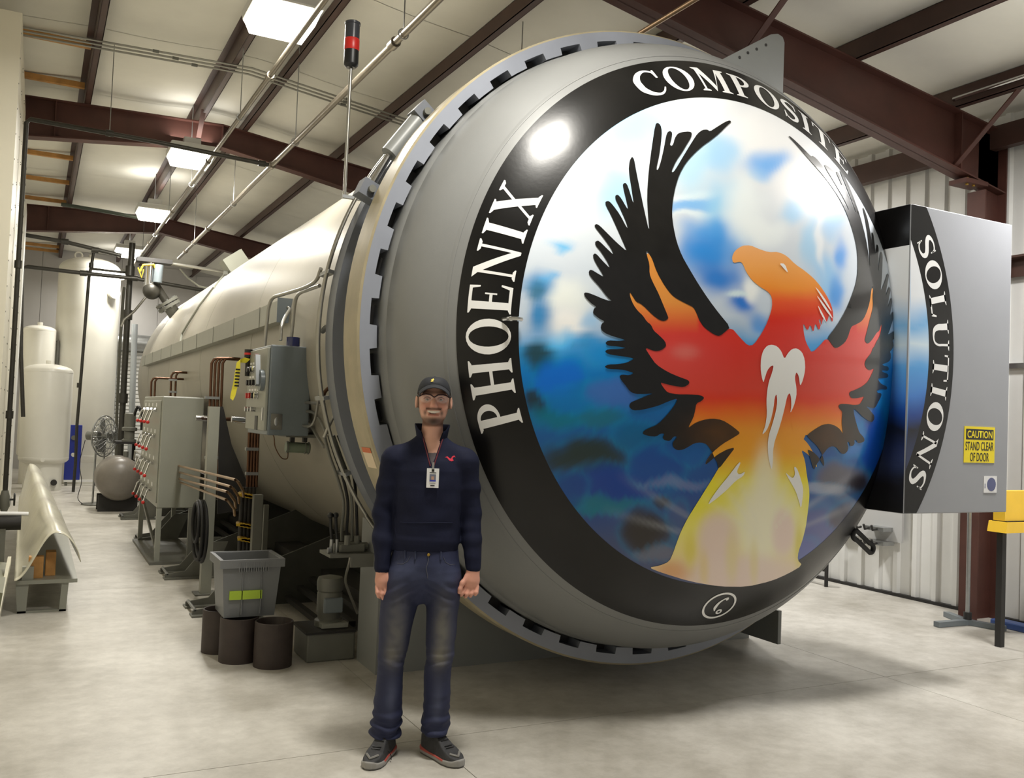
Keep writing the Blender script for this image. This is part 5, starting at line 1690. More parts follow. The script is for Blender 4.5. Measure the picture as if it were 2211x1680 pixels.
for k, (p0_, p1_, d_, lab) in enumerate((((60, 1240), (95, 1202), .09, 'orange wooden block under the front of the curved sheet'), ((97, 1238), (122, 1192), .14, 'taller brown wooden block under the crest of the curved sheet'))):
    a, b = at(*p0_, Y=8.10 + .1 * k), at(*p1_, Y=8.10 + .1 * k)
    t = MB().rbox((a[0], 8.10 + .1 * k, bz), (b[0], 8.10 + .1 * k + d_, max(b[2], bz + .07)), .004).build('wooden_block', M_WOOD)
    tag(t, lab, 'block', 'wooden blocks')
# low mould and machine at the enclosure foot
MB_ = thing('mould_base', (-.55, 8.1, 0), 'low dull green mould base beside the bench', 'mould')
MB().prism([(-.80, 7.3, 0), (-.16, 7.3, 0), (-.13, 7.3, .30), (-.80, 7.3, .42)], (0, 1.35, 0)).build('body', mat('dull_olive', (116, 116, 92), .5, var=.12, scale=5.0), MB_)
MB().obox((-.14, 7.75, .20), ((.05, 1, .35), (1, 0, 0), (0, -.35, 1)), (.55, .012, .03)).build('edge_plank', M_SHEET, MB_)
MO = thing('small_winch', (-.22, 9.4, .30), 'dark winch with white arm on a stand at the enclosure foot', 'winch')
MB().cyl((-.25, 8.72, .62), (-.05, 8.72, .62), .06, n=16).build('drum', M_DARK, MO, 40)
MB().cyl((-.25, 8.72, .70), (.0, 8.74, .69), .018, n=10).build('arm', M_WHITE, MO, 40)
MB().box((-.26, 8.68, 0), (-.16, 8.78, .58)).build('stand', M_STEELG, MO)

# ================================================================== tanks and machinery at the back
def tank(x, y_, r, z0, z1, skirt, label, dome=.32):
    t = thing('storage_tank', (x, y_, 0), label, 'tank', 'white storage tanks')
    h = r * dome
    prof = [(0, z0 - h)] + [(r * math.sin(pi / 2 * i / 10), z0 - h * math.cos(pi / 2 * i / 10)) for i in range(1, 11)] + [(r, z1 - h)] + [(r * math.cos(pi / 2 * i / 10), z1 - h + h * math.sin(pi / 2 * i / 10)) for i in range(1, 10)] + [(0, z1)]
    MB().lathe(prof, (x, y_, 0), 'z', 48).build('shell', M_TANK, t, 50)
    MB().lathe([(r * skirt, 0), (r * skirt, z0 - h * .3), (r * skirt - .01, z0 - h * .3)], (x, y_, 0), 'z', 40).build('skirt', M_TANK, t, 50)
    for z in (z0 + .02, z1 - h - .02):
        MB().lathe([(r, z - .008), (r + .003, z), (r, z + .008)], (x, y_, 0), 'z', 48).build('weld_seam', M_TANK, t, 60)
    MB().cyl((x, y_, z1 - .02), (x, y_, z1 + .06), .05, n=14).build('top_nozzle', M_TANK, t, 40)
    return t


t = tank(.20, 19.35, .43, .58, 2.36, .76, 'short fat white tank standing before the blue panel')
for (px, py) in ((92, 993), (158, 982)):
    c = at(px, py, Y=19.0)
    MB().cyl((c[0], 19.05, c[2]), (c[0], 18.90, c[2]), .035, n=12).build('port', M_TANK, t, 40)
c = at(116, 1042, Y=19.05)
MB().cyl((c[0], 19.10, c[2]), (c[0], 19.0, c[2]), .055, n=16).build('hand_hole', M_DARK, t)
t = tank(.02, 20.75, .30, .6, 3.18, .8, 'slim white tank behind the short fat tank')
MB().tube([(.34, 20.75, 2.9), (.36, 20.75, 2.88), (.36, 20.75, .1)], .03, 8).build('side_pipe', M_STEELG, t, 60)
t = tank(.90, 21.1, .60, .55, 4.70, .9, 'tall fat white tank reaching almost to the roof', .45)
MB().torus((.66, 21.1, 4.72), .07, .018, 'y', 20, 6).build('lifting_eye', M_TANK, t)
c = at(250, 605, Y=20.7)
MB().cyl((1.28, 20.72, 3.95), (1.36, 20.55, 3.95), .12, n=20).build('manway', M_TANK, t, 40)
BP = thing('blue_panel', (.78, 20.2, 0), 'deep blue upright panel standing between the white tanks', 'panel')
a, b = at(137, 1036, Y=20.2), at(178, 918, Y=20.2)
MB().rbox((a[0], 20.16, a[2]), (b[0], 20.22, b[2]), .008).build('sheet', M_BLUE, BP)
MB().box((a[0], 20.15, a[2] - .04), (b[0] + .35, 20.23, a[2])).build('shelf', M_WHITE, BP)
for x in (a[0] + .02, b[0] + .28):
    MB().box((x, 20.16, 0), (x + .05, 20.22, a[2] - .04)).build('leg', M_STEELG, BP)
MB().cyl(((a[0] + b[0]) / 2, 20.155, .95), ((a[0] + b[0]) / 2, 20.11, .95), .05, n=12).build('knob', M_STEELG, BP)

# pedestal fan
FN = thing('pedestal_fan', (.95, 16.4, 0), 'pedestal fan with a round wire cage on a two-legged stand', 'fan')
fcn = np.array(at(226, 942, Y=16.4))
ax_ = np.array((.80, -.60, .0)); up_ = np.array((0, 0, 1.0)); sd_ = np.cross(ax_, up_)
for k, (off_, R_) in enumerate(((-.10, .10), (-.085, .20), (-.05, .29), (0, .335), (.05, .29), (.085, .20), (.10, .10))):
    MB().tube([fcn + ax_ * off_ + R_ * (math.cos(a) * up_ + math.sin(a) * sd_) for a in np.linspace(0, 2 * pi, 36, endpoint=False)], .006 if k != 3 else .011, 6, closed=True).build('cage_ring', M_GALV, FN)
for k in range(24):
    a = 2 * pi * k / 24
    d = math.cos(a) * up_ + math.sin(a) * sd_
    MB().tube([fcn + ax_ * o_ + d * R_ for o_, R_ in ((-.10, .06), (-.085, .20), (-.05, .29), (0, .335), (.05, .29), (.085, .20), (.10, .06))], .0035, 5).build('cage_wire', M_GALV, FN)
for k in range(3):
    a = 2 * pi * k / 3 + .4
    d = math.cos(a) * up_ + math.sin(a) * sd_
    e = np.cross(ax_, d)
    MB().prism([fcn + d * .05 - e * .03, fcn + d * .28 - e * .10, fcn + d * .30 + e * .02, fcn + d * .24 + e * .12 + ax_ * .03, fcn + d * .05 + e * .03 + ax_ * .01], ax_ * .006).build('blade', M_GALV, FN)
MB().cyl(fcn - ax_ * .03, fcn + ax_ * .06, .06, n=16).build('hub', M_STEELG, FN, 40)
MB().cyl(fcn - ax_ * .30, fcn - ax_ * .10, .075, n=18).build('motor', M_STEELG, FN, 40)
for s_ in (-.07, .06):
    MB().tube([fcn + (s_ - .05, 0, -.1), (fcn[0] + s_ - .06, 16.4, .02)], .016, 8).build('pole', M_GALV, FN, 60)
MB().lathe([(0, 0), (.24, 0), (.24, .015), (.05, .035), (0, .035)], (fcn[0] - .06, 16.4, 0), 'z', 28).build('base', M_STEELG, FN, 40)
MB().box((fcn[0] - .15, 16.38, fcn[2] - .14), (fcn[0] + .02, 16.42, fcn[2] - .06)).build('yoke', M_STEELG, FN)
MB().tube(spline([at(x, y_, Y=16.35) for x, y_ in ((184, 950), (172, 1000), (176, 1040), (168, 1075), (180, 1090))], 5), .006, 6).build('power_cord', M_BLACK, FN)

# receiver tank on the floor
RT = thing('receiver_tank', (1.2, 15.6, 0), 'grey round-ended receiver tank lying beside the fan', 'tank')
rc = at(258, 1034, Y=15.25)
R_ = .335
prof = [(R_ * math.sin(pi / 2 * i / 12), -.20 - .22 * math.cos(pi / 2 * i / 12)) for i in range(13)] + [(R_, .35)] + [(R_ * math.cos(pi / 2 * i / 8), .35 + .2 * math.sin(pi / 2 * i / 8)) for i in range(1, 9)]
MB().lathe([(r, h + 15.45) for r, h in prof], (rc[0], 0, rc[2]), 'y', 40).build('shell', mat('brown_grey_tank', (122, 116, 108), .35, var=.08), RT, 50)
for yy in (15.30, 15.65):
    MB().box((rc[0] - .28, yy, 0), (rc[0] + .28, yy + .08, rc[2] - R_ * .78)).build('cradle', M_DARK, RT)
MB().cyl((rc[0] + .1, 15.6, rc[2] + R_ - .02), (rc[0] + .1, 15.6, rc[2] + R_ + .07), .04, n=12).build('nozzle', M_STEELG, RT, 40)
MB().cyl((rc[0] + .22, 15.3, rc[2] - .10), (rc[0] + .55, 14.9, rc[2] - .18), .03, n=12).build('outlet_pipe', M_STEELG, RT, 40)
PM = thing('vacuum_pump', (1.42, 15.9, 0), 'grey vertical pump with black hoses above the receiver tank', 'pump')
pc = at(281, 905, Y=15.9)
MB().lathe([(0, 1.06), (.11, 1.06), (.11, 1.09), (.08, 1.10), (.08, 1.22), (.115, 1.23), (.115, 1.28), (.085, 1.29), (.085, 1.50), (.06, 1.52), (0, 1.52)], (pc[0], 15.9, 0), 'z', 24).build('body', M_STEELG, PM, 40)
MB().box((pc[0] - .2, 15.75, 1.02), (pc[0] + .15, 16.25, 1.06)).build('shelf', M_DARK, PM)
for x in (pc[0] + .08, ):
    MB().box((x, 16.19, 0), (x + .05, 16.24, 1.02)).build('leg', M_DARK, PM)
MB().tube(spline([np.array((pc[0] + .05, 15.85, 1.48)), np.array((pc[0] + .10, 15.82, 1.62)), np.array((pc[0] + .16, 15.8, 1.50)), np.array((pc[0] + .17, 15.8, 1.25))], 5), .022, 8).build('hose', M_BLACK, PM, 60)
# tubes behind the cabinet
FT2 = thing('feed_tubes', (1.3, 12.5, .9), 'slim steel tubes leaving the back of the lever cabinet', 'tubes')
for k in range(4):
    z = 1.0 - .07 * k
    MB().tube([(1.25 + .03 * k, 11.905, z), (1.25 + .03 * k, 13.5, z + .02), (1.25 + .03 * k, 13.55, z - .1)], .011, 8).build('tube', M_CONDUIT, FT2, 40)

# ================================================================== right side
ST_ = thing('pole_stand', (7.36, 5.30, 0), 'thin grey pole on a flat three-footed base by the corrugated wall', 'stand')
sx_, sy_ = 7.36, 5.30
MB().cyl((sx_, sy_, .03), (sx_ + .02, sy_ + .02, 1.6), .018, n=12).build('pole', M_GALV, ST_, 60)
MB().cyl((sx_, sy_, .0), (sx_, sy_, .11), .034, n=14).build('socket', M_DARK, ST_, 60)
for dx, dy in ((-.38, .02), (.08, -.30), (.12, .30)):
    d = np.array((dx, dy, 0)); L_ = np.linalg.norm(d)
    MB().obox((sx_ + dx / 2, sy_ + dy / 2, .025), (d, np.cross(d, (0, 0, 1)), (0, 0, 1)), (L_ / 2, .03, .022)).build('foot', M_CAB2, ST_)
YB_ = thing('yellow_bin', (7.3, 4.55, 0), 'yellow sheet metal bin on dark legs by the corrugated wall', 'bin')
a, b = at(2166, 1060, Y=4.62), at(2163, 1150, Y=4.62)
zt2, zb2, xl2 = a[2], b[2], a[0]
MB().prism([(xl2, 4.60, zb2 + .09), (xl2 + .75, 4.60, zb2 + .09), (xl2 + .75, 4.60, zt2), (xl2, 4.60, zt2)], (0, .10, 0)).build('tub', M_YELLOW, YB_)
MB().prism([(xl2 - .03, 4.57, zb2), (xl2 + .78, 4.57, zb2), (xl2 + .78, 4.57, zb2 + .08), (xl2 - .01, 4.57, zb2 + .085)], (0, .16, 0)).build('lower_lip', M_YELLOW, YB_)
MB().box((xl2 + .0, 4.585, zb2 + .083), (xl2 + .76, 4.71, zb2 + .092)).build('seam', M_DARK, YB_)
for x in (xl2 + .02, xl2 + .70):
    for yy in (4.63, ):
        MB().box((x, yy, 0), (x + .05, yy + .05, zb2)).build('leg', M_DARK, YB_)
BR = MB().rbox((7.55, 4.2, 0), (7.68, 5.22, .06), .01).build('floor_rail', mat('blue_rail', (60, 84, 140), .4))
tag(BR, 'blue low rail lying on the floor along the corrugated wall', 'rail')
WT = thing('wall_rack', (7.8, 7.0, .6), 'small wall rack with dark hooks and chain below the hinge box', 'rack')
for k, py in enumerate((1138, 1168)):
    a, b = at(1868, py, X=7.72), at(1910, py + 2, X=7.72)
    MB().box((7.70, min(a[1], b[1]), a[2] - .02), (7.86, max(a[1], b[1]), a[2] + .02)).build('bar', M_GALV, WT)
    for j in range(3):
        yy = min(a[1], b[1]) + .08 + .1 * j
        MB().tube([(7.70, yy, a[2]), (7.64, yy, a[2] - .01), (7.62, yy, a[2] + .04)], .012, 6).build('hook', M_DARK, WT)
MB().box((7.84, 6.4, .55), (7.87, 7.2, 1.05)).build('back_board', mat('board_grey', (190, 190, 188), .6), WT)
CT = thing('bent_tube_stand', (7.45, 7.4, 0), 'small bent tube stand on the floor near the corrugated wall', 'stand')
MB().tube([(7.55, 7.10, 0), (7.55, 7.10, .30), (7.55, 7.16, .37), (7.55, 7.6, .38), (7.55, 7.66, .30), (7.55, 7.66, 0)], .02, 8).build('tube', M_DARK, CT, 60)
MB().box((7.53, 7.1, .16), (7.57, 7.66, .19)).build('cross_rail', M_DARK, CT)
EC = thing('wall_conduit', (7.0, 4, 4.5), 'bright steel conduit fixed to the purlin next to the corrugated wall', 'conduit')
MB().cyl((7.10, 2.5, ztop(7.1) + .05), (7.10, 5.36, ztop(7.1) + .05), .02, n=10).build('pipe', M_CHROME, EC, 60)
MB().box((7.08, 4.4, ztop(7.1) + .02), (7.2, 4.44, ztop(7.1) + .08)).build('clip', M_GALV, EC)

# ================================================================== the person
from mathutils.bvhtree import BVHTree

PM0 = np.array((1.70, 4.17, 0.0))
PD = np.array((PM0[0], PM0[1], 0.0)); PD /= np.linalg.norm(PD)
PRr = np.array((PD[1], -PD[0], 0.0))


def W2(p):      # person's frame (right in the picture, away, up) -> world
    p = np.asarray(p, float)
    return PM0 + p[..., 0:1] * PRr + p[..., 1:2] * PD + p[..., 2:3] * np.array((0, 0, 1.0))


class Field:
    def __init__(s, lo, hi, h):
        s.lo = np.array(lo, float); s.h = h
        s.n = np.ceil((np.array(hi) - s.lo) / h).astype(int) + 1
        s.F = np.full(s.n, .5, np.float32)

    def win(s, lo, hi, pad):
        a = np.clip(np.floor((np.array(lo) - pad - s.lo) / s.h).astype(int), 0, s.n - 1)
        b = np.clip(np.ceil((np.array(hi) + pad - s.lo) / s.h).astype(int) + 1, 1, s.n)
        sl = tuple(slice(i, j) for i, j in zip(a, b))
        ax = [(s.lo[k] + s.h * np.arange(a[k], b[k])).astype(np.float32) for k in range(3)]
        return sl, ax[0][:, None, None], ax[1][None, :, None], ax[2][None, None, :]

    def put(s, fn, lo, hi, k=.02, sub=False):
        sl, X, Y, Z = s.win(lo, hi, k + .012)
        d = fn(X, Y, Z)
        a = s.F[sl]
        if sub:
            d = -d
            hh = np.maximum(k - np.abs(a - d), 0) / k
            s.F[sl] = np.maximum(a, d) + hh * hh * k / 4
        else:
            hh = np.maximum(k - np.abs(a - d), 0) / k
            s.F[sl] = np.minimum(a, d) - hh * hh * k / 4

    def cap(s, a, b, ra, rb, k=.02, sub=False):
        a = np.array(a, float); b = np.array(b, float); ab = b - a; L2 = max(ab @ ab, 1e-12)

        def fn(X, Y, Z):
            t = np.clip(((X - a[0]) * ab[0] + (Y - a[1]) * ab[1] + (Z - a[2]) * ab[2]) / L2, 0, 1)
            return np.sqrt((X - a[0] - t * ab[0]) ** 2 + (Y - a[1] - t * ab[1]) ** 2 + (Z - a[2] - t * ab[2]) ** 2) - (ra + (rb - ra) * t)
        r = max(ra, rb)
        s.put(fn, np.minimum(a, b) - r, np.maximum(a, b) + r, k, sub)

    def chain(s, pts, rs, k=.015):
        for i in range(len(pts) - 1):
            s.cap(pts[i], pts[i + 1], rs[i], rs[i + 1], k)

    def ball(s, c, r, k=.02, sub=False):
        r = np.array(r if hasattr(r, '__len__') else (r, r, r), float)

        def fn(X, Y, Z):
            q = np.sqrt(((X - c[0]) / r[0]) ** 2 + ((Y - c[1]) / r[1]) ** 2 + ((Z - c[2]) / r[2]) ** 2)
            return (q - 1) * r.min()
        s.put(fn, np.array(c) - r, np.array(c) + r, k, sub)

    def loft(s, secs, k=.02, e=2.0):
        # secs: (z, cx, cy, half width, half depth)
        A = np.array(sorted(secs), float)
        z0, z1 = A[0, 0], A[-1, 0]

        def fn(X, Y, Z):
            zz = np.clip(Z, z0, z1)
            cx, cy, w, d = [np.interp(zz, A[:, 0], A[:, j]).astype(np.float32) for j in (1, 2, 3, 4)]
            q = (np.abs((X - cx) / w) ** e + np.abs((Y - cy) / d) ** e) ** (1 / e)
            dd = (q - 1) * np.minimum(w, d)
            dz = np.maximum(np.maximum(z0 - Z, Z - z1), 0)
            return np.where(dz > 0, np.sqrt(np.maximum(dd, 0) ** 2 + dz ** 2), dd)
        s.put(fn, ((A[:, 1] - A[:, 3]).min(), (A[:, 2] - A[:, 4]).min(), z0), ((A[:, 1] + A[:, 3]).max(), (A[:, 2] + A[:, 4]).max(), z1), k)

    def nets(s):
        F = s.F; ins = F < 0
        nx, ny, nz = s.n
        c = np.zeros((nx - 1, ny - 1, nz - 1), np.int8)
        for i in (0, 1):
            for j in (0, 1):
                for k in (0, 1):
                    c += ins[i:nx - 1 + i, j:ny - 1 + j, k:nz - 1 + k]
        act = (c > 0) & (c < 8)
        I = np.argwhere(act)
        idx = -np.ones(act.shape, np.int64)
        idx[act] = np.arange(len(I))
        acc = np.zeros((len(I), 3)); cnt = np.zeros(len(I))
        cor = [(i, j, k) for i in (0, 1) for j in (0, 1) for k in (0, 1)]
        val = {q: F[I[:, 0] + q[0], I[:, 1] + q[1], I[:, 2] + q[2]] for q in cor}
        for a in cor:
            for ax in range(3):
                if a[ax] == 0:
                    b = list(a); b[ax] = 1; b = tuple(b)
                    va, vb = val[a], val[b]
                    m = (va < 0) != (vb < 0)
                    t = np.where(m, va / np.where(m, va - vb, 1), 0)
                    p = np.array(a, float)[None, :].repeat(len(I), 0)
                    p[:, ax] = t
                    acc[m] += p[m]; cnt[m] += 1
        V = s.lo + s.h * (I + acc / cnt[:, None])
        faces = []
        for ax in range(3):
            o = [(1, 2), (2, 0), (0, 1)][ax]
            sl0 = [slice(1, -1)] * 3; sl1 = [slice(1, -1)] * 3
            sl0[ax] = slice(0, -1); sl1[ax] = slice(1, None)
            A = ins[tuple(sl0)]; B = ins[tuple(sl1)]
            off = np.ones(3, int); off[ax] = 0
            for sign in (1, -1):
                m = (A & ~B) if sign == 1 else (~A & B)
                E = np.argwhere(m) + off
                q = []
                for du, dv in ((0, 0), (-1, 0), (-1, -1), (0, -1)):
                    e = E.copy(); e[:, o[0]] += du; e[:, o[1]] += dv
                    q.append(idx[e[:, 0], e[:, 1], e[:, 2]])
                q = np.stack(q, 1)
                if sign == -1: q = q[:, ::-1]
                faces.append(q)
        Fq = np.concatenate(faces)
        Fq = Fq[(Fq >= 0).all(1)]
        return V, Fq


def relax(V, Fq, it=2, w=.5):
    E = np.concatenate([Fq[:, [0, 1]], Fq[:, [1, 2]], Fq[:, [2, 3]], Fq[:, [3, 0]]])
    for _ in range(it):
        acc = np.zeros_like(V); cnt = np.zeros(len(V))
        np.add.at(acc, E[:, 0], V[E[:, 1]]); np.add.at(cnt, E[:, 0], 1)
        np.add.at(acc, E[:, 1], V[E[:, 0]]); np.add.at(cnt, E[:, 1], 1)
        V = V * (1 - w) + w * acc / np.maximum(cnt, 1)[:, None]
    return V


def normals(V, Fq):
    n = np.cross(V[Fq[:, 2]] - V[Fq[:, 0]], V[Fq[:, 3]] - V[Fq[:, 1]])
    N_ = np.zeros_like(V)
    for k in range(4): np.add.at(N_, Fq[:, k], n)
    return N_ / np.maximum(np.linalg.norm(N_, axis=1), 1e-12)[:, None]


def fmesh(name, V, Fq, material, parent, cols=None):
    P_ = W2(V) - WL[parent.name]
    me = bpy.data.meshes.new(name)
    me.from_pydata(P_.tolist(), [], Fq.tolist())
    me.shade_smooth()
    if cols is not None: set_col(me, np.concatenate([cols, np.ones((len(cols), 1))], 1))
    return mesh_obj(name, me, material, parent)


PN = thing('person', tuple(PM0), 'smiling person in navy pullover, jeans, black cap and safety glasses', 'person')
HX = .037           # middle of the head
# ---------------- body (one surface)
B = Field((-.30, -.22, .06), (.37, .20, 1.86), .004)
head = [(1.604, HX, -.066, .030, .024), (1.616, HX, -.050, .041, .046), (1.638, HX, -.026, .056, .068), (1.662, HX, -.010, .068, .083), (1.69, HX, -.003, .073, .091), (1.72, HX, .002, .0755, .095), (1.755, HX, .004, .0755, .097), (1.79, HX, .006, .068, .090), (1.812, HX, .008, .052, .070), (1.822, HX, .008, .03, .045)]
B.loft(head, .02)
B.cap((HX, -.080, 1.622), (HX, -.070, 1.632), .020, .03, .02)                     # chin
for s_ in (-1, 1):
    B.ball((HX + s_ * .041, -.071, 1.690), (.026, .022, .020), .02)                # cheeks
    B.cap((HX + s_ * .012, -.094, 1.746), (HX + s_ * .048, -.080, 1.748), .010, .010, .015)   # brow
    B.ball((HX + s_ * .033, -.106, 1.727), (.017, .017, .009), .010, True)         # eye sockets
    B.ball((HX + s_ * .084, .010, 1.712), (.010, .020, .032), .008)                # ears
    B.ball((HX + s_ * .091, .004, 1.716), (.006, .010, .018), .006, True)
    B.ball((HX + s_ * .0115, -.106, 1.692), (.0075, .009, .007), .008)               # nostrils
B.chain([(HX, -.093, 1.738), (HX, -.106, 1.708), (HX, -.116, 1.696)], [.009, .011, .012], .010)
B.ball((HX, -.099, 1.672), (.034, .012, .009), .012)                               # upper lip
B.ball((HX, -.095, 1.648), (.026, .012, .008), .012)
for q0_, q1_ in (((-.035, .0075), (-.016, -.001)), ((-.016, -.001), (.016, -.001)), ((.016, -.001), (.035, .0075))):     # open smile
    B.cap((HX + q0_[0], -.104 + 9 * q0_[0] ** 2, 1.662 + q0_[1]), (HX + q1_[0], -.104 + 9 * q1_[0] ** 2, 1.662 + q1_[1]), .003 if abs(q0_[0]) > .02 else .0095, .0095 if abs(q1_[0]) < .02 else .003, .004, True)
B.loft([(1.50, .033, .022, .062, .062), (1.56, .035, .012, .053, .058), (1.64, HX, .008, .050, .056)], .03)   # neck
tor = [(.90, .025, .0, .150, .10), (1.02, .027, 0, .142, .098), (1.20, .03, 0, .148, .102), (1.34, .03, 0, .158, .105), (1.42, .03, .002, .150, .095), (1.47, .03, .008, .120, .08), (1.51, .033, .012, .080, .066)]
B.loft(tor, .03)
SH = [(-.138, .005, 1.425), (.202, .005, 1.425)]
EL = [(-.186, .025, 1.165), (.242, .025, 1.170)]
WR = [(-.176, -.030, .895), (.262, -.030, .905)]
for i in (0, 1):
    B.cap((.033, .01, 1.50), SH[i], .045, .050, .04)
    B.chain([SH[i], EL[i], WR[i]], [.054, .038, .025], .02)
    s_ = 1 if i == 0 else -1        # direction towards the body's middle
    w_ = np.array(WR[i])
    pm = w_ + (.006 * s_, -.006, -.050)
    B.ball(pm, (.038, .020, .046), .018)
    B.cap(w_, pm, .025, .028, .02)
    for k in range(4):
        o_ = (-.027 + .018 * k) * s_            # k=3 is the index finger, next to the thumb
        ln = (.052, .064, .070, .060)[k]
        b0_ = pm + (o_ * 1.05, -.008, -.030)
        b1_ = b0_ + (.004 * s_ + .004 * s_ * k, -.012, -ln * .48)
        b2_ = b1_ + (.006 * s_, .010, -ln * .36)
        b3_ = b2_ + (.006 * s_, .016, -ln * .18)
        if i == 1:                              # the other hand is more curled
            b2_ = b1_ + (.004 * s_, .022, -ln * .22)
            b3_ = b2_ + (.004 * s_, .018, ln * .02)
        B.chain([b0_, b1_, b2_, b3_], [.0098, .0090, .0082, .0074], .006)
    t0 = pm + (.020 * s_, -.008, .018)
    t1 = t0 + (.026 * s_, -.014, -.028)
    t2 = t1 + (.010 * s_, -.006, -.028)
    t3 = t2 + (.004 * s_, .0, -.016)
    B.chain([t0, t1, t2, t3], [.014, .0115, .0095, .0085], .010)
LEG = [[(.92, -.045, 0, .070, .085), (.80, -.080, 0, .062, .080), (.60, -.100, -.005, .056, .066), (.45, -.113, -.008, .050, .056), (.30, -.120, .005, .050, .058), (.12, -.126, .02, .032, .038), (.07, -.126, .02, .028, .036)],
       [(.92, .095, 0, .070, .085), (.80, .120, 0, .058, .080), (.60, .120, -.005, .054, .066), (.45, .113, -.008, .050, .056), (.30, .111, .005, .050, .058), (.12, .108, .02, .032, .038), (.07, .106, .02, .028, .036)]]
for L_ in LEG: B.loft(L_, .03)
V, Q = B.nets()
V = relax(V, Q, 1, .4)
x_, y_, z_ = V[:, 0] - HX, V[:, 1], V[:, 2]
c = np.tile(L3(226, 174, 152), (len(V), 1))


def paint(m, col):
    global c
    m = np.clip(m, 0, 1)[:, None]
    c = c * (1 - m) + L3(*col) * m


gz = lambda v, m_, s_: np.exp(-((v - m_) / s_) ** 2)
front = (y_ < .0).astype(float)
paint(.55 * gz(np.abs(x_), .040, .022) * gz(z_, 1.690, .020) * front, (206, 126, 108))
paint(.40 * gz(x_, 0, .016) * gz(z_, 1.696, .016) * front, (206, 122, 104))
jaw = np.clip((1.648 - z_) / .018, 0, 1) * np.clip((z_ - 1.590) / .010, 0, 1) * np.clip((.03 - y_) / .04, 0, 1)
paint(.78 * jaw, (88, 60, 46))
paint(.95 * gz(x_, 0, .032) * gz(z_, 1.617, .017) * front, (56, 38, 30))
sb_ = gz(np.abs(x_), .072, .012) * np.clip((1.74 - z_) / .03, 0, 1) * np.clip((z_ - 1.62) / .03, 0, 1) * np.clip((.03 - y_) / .02, 0, 1) * np.clip((y_ + .06) / .03, 0, 1)
paint(.6 * sb_, (104, 72, 52))
must = 1.1 * gz(z_, 1.6790, .0065) * (np.abs(x_) < .038) * front + gz(np.abs(x_), .040, .008) * gz(z_, 1.660, .014) * front
paint(.82 * must, (80, 52, 40))
paint(.75 * gz(z_, 1.6495, .0045) * (np.abs(x_) < .026) * front, (176, 96, 88))
paint(.6 * gz(z_, 1.7500, .006) * gz(np.abs(x_), .032, .02) * front, (92, 66, 48))
paint(.45 * (z_ < .93) * (z_ > .7), (206, 134, 116))
paint((z_ < .25) * 1.0, (30, 30, 34))
paint((z_ < 1.468) * (z_ > .95) * (np.abs(V[:, 0] - .033) < .13), (92, 84, 88))
body = fmesh('body', V, Q, M_PERSON, PN, c)
body.data.materials[0] = colmat('skin_colours', .5)
for s_ in (-1, 1):
    e_ = MB().sphere(W2(np.array((HX + s_ * .033, -.084, 1.7275))), .0115, 14, 10).build('eye', mat('eye_white', (158, 146, 138), .3), PN, 60)
    MB().sphere(W2(np.array((HX + s_ * .033, -.0925, 1.7260))), (.0052, .0045, .0052), 10, 8).build('iris', mat('iris_brown', (62, 46, 36), .2), e_, 60)
    MB().tube([W2(np.array((HX + s_ * .033 + .0155 * t, -.0955 + .006 * t * t, 1.7315 - .004 * t * t))) for t in np.linspace(-1, 1, 9)], .0042, 6).build('eyelid', mat('lid_skin', (178, 124, 104), .5), e_)
te = MB()
for i in range(10):
    x0 = -.029 + .0058 * i
    for_ = lambda x: -.099 + 9.0 * x * x
    xm = x0 + .0029
    hgt = .0120 if 2 < i < 7 else .0095
    te.obox(W2(np.array((HX + xm, for_(xm), 1.6640 + 5 * xm * xm))), (PRr + PD * 18 * xm, PD, (0, 0, 1)), (.0029, .003, hgt / 2))
te.build('teeth', mat('tooth_white', (236, 228, 214), .25), PN)
MB().sphere(W2(np.array((HX, -.080, 1.6600))), (.026, .018, .010), 14, 8).build('mouth_inside', mat('mouth_dark', (92, 38, 36), .5), PN, 60)

# ---------------- hair under the cap
Hh = Field((-.08, -.14, 1.64), (.15, .16, 1.86), .004)
Hh.loft([(z, a, b + .004, w + .0045, d + .004) for z, a, b, w, d in head if z > 1.66], .01)
Hh.put(lambda X, Y, Z: (Y + .012) * -1 + 0 * X + 0 * Z, (-.1, -.15, 1.6), (.2, -.0, 1.9), .008, False) if False else None


def cutfront(X, Y, Z): return (Y + .018 - .30 * np.maximum(0, 1.70 - Z)) * 1.0 + 0 * X


Hh.put(cutfront, (-.1, -.15, 1.6), (.2, .16, 1.9), .004, True)
Hh.put(lambda X, Y, Z: (Z - 1.680) + 0 * X + 0 * Y - .0, (-.1, -.15, 1.6), (.2, .16, 1.9), .004, True)
V, Q = Hh.nets()
fmesh('hair', V, Q, mat('brown_hair', (86, 62, 46), .6, bump=.5, bscale=200.0), PN)

# ---------------- sweater
S = Field((-.32, -.20, .84), (.38, .20, 1.63), .005)
S.loft([(.995, .025, 0, .160, .113), (1.03, .026, 0, .166, .121), (1.10, .028, 0, .162, .121), (1.20, .03, 0, .165, .121), (1.30, .03, 0, .171, .121), (1.38, .03, 0, .168, .115), (1.43, .03, .003, .150, .105), (1.475, .031, .008, .115, .090), (1.515, .033, .012, .092, .078), (1.545, .034, .013, .074, .071)], .03)
for i in (0, 1):
    S.cap((.033, .01, 1.500), (SH[i][0], .005, SH[i][2] + .004), .055, .060, .03)
    S.chain([SH[i], (np.array(SH[i]) + EL[i]) / 2, EL[i], (np.array(EL[i]) + WR[i]) / 2 + (0, -.004, 0), np.array(WR[i]) + (0, 0, .012)], [.068, .059, .051, .047, .037], .02)
    S.cap(np.array(WR[i]) + (0, 0, .004), np.array(WR[i]) + (0, -.002, -.012), .026, .024, .004, True)
VX = .040
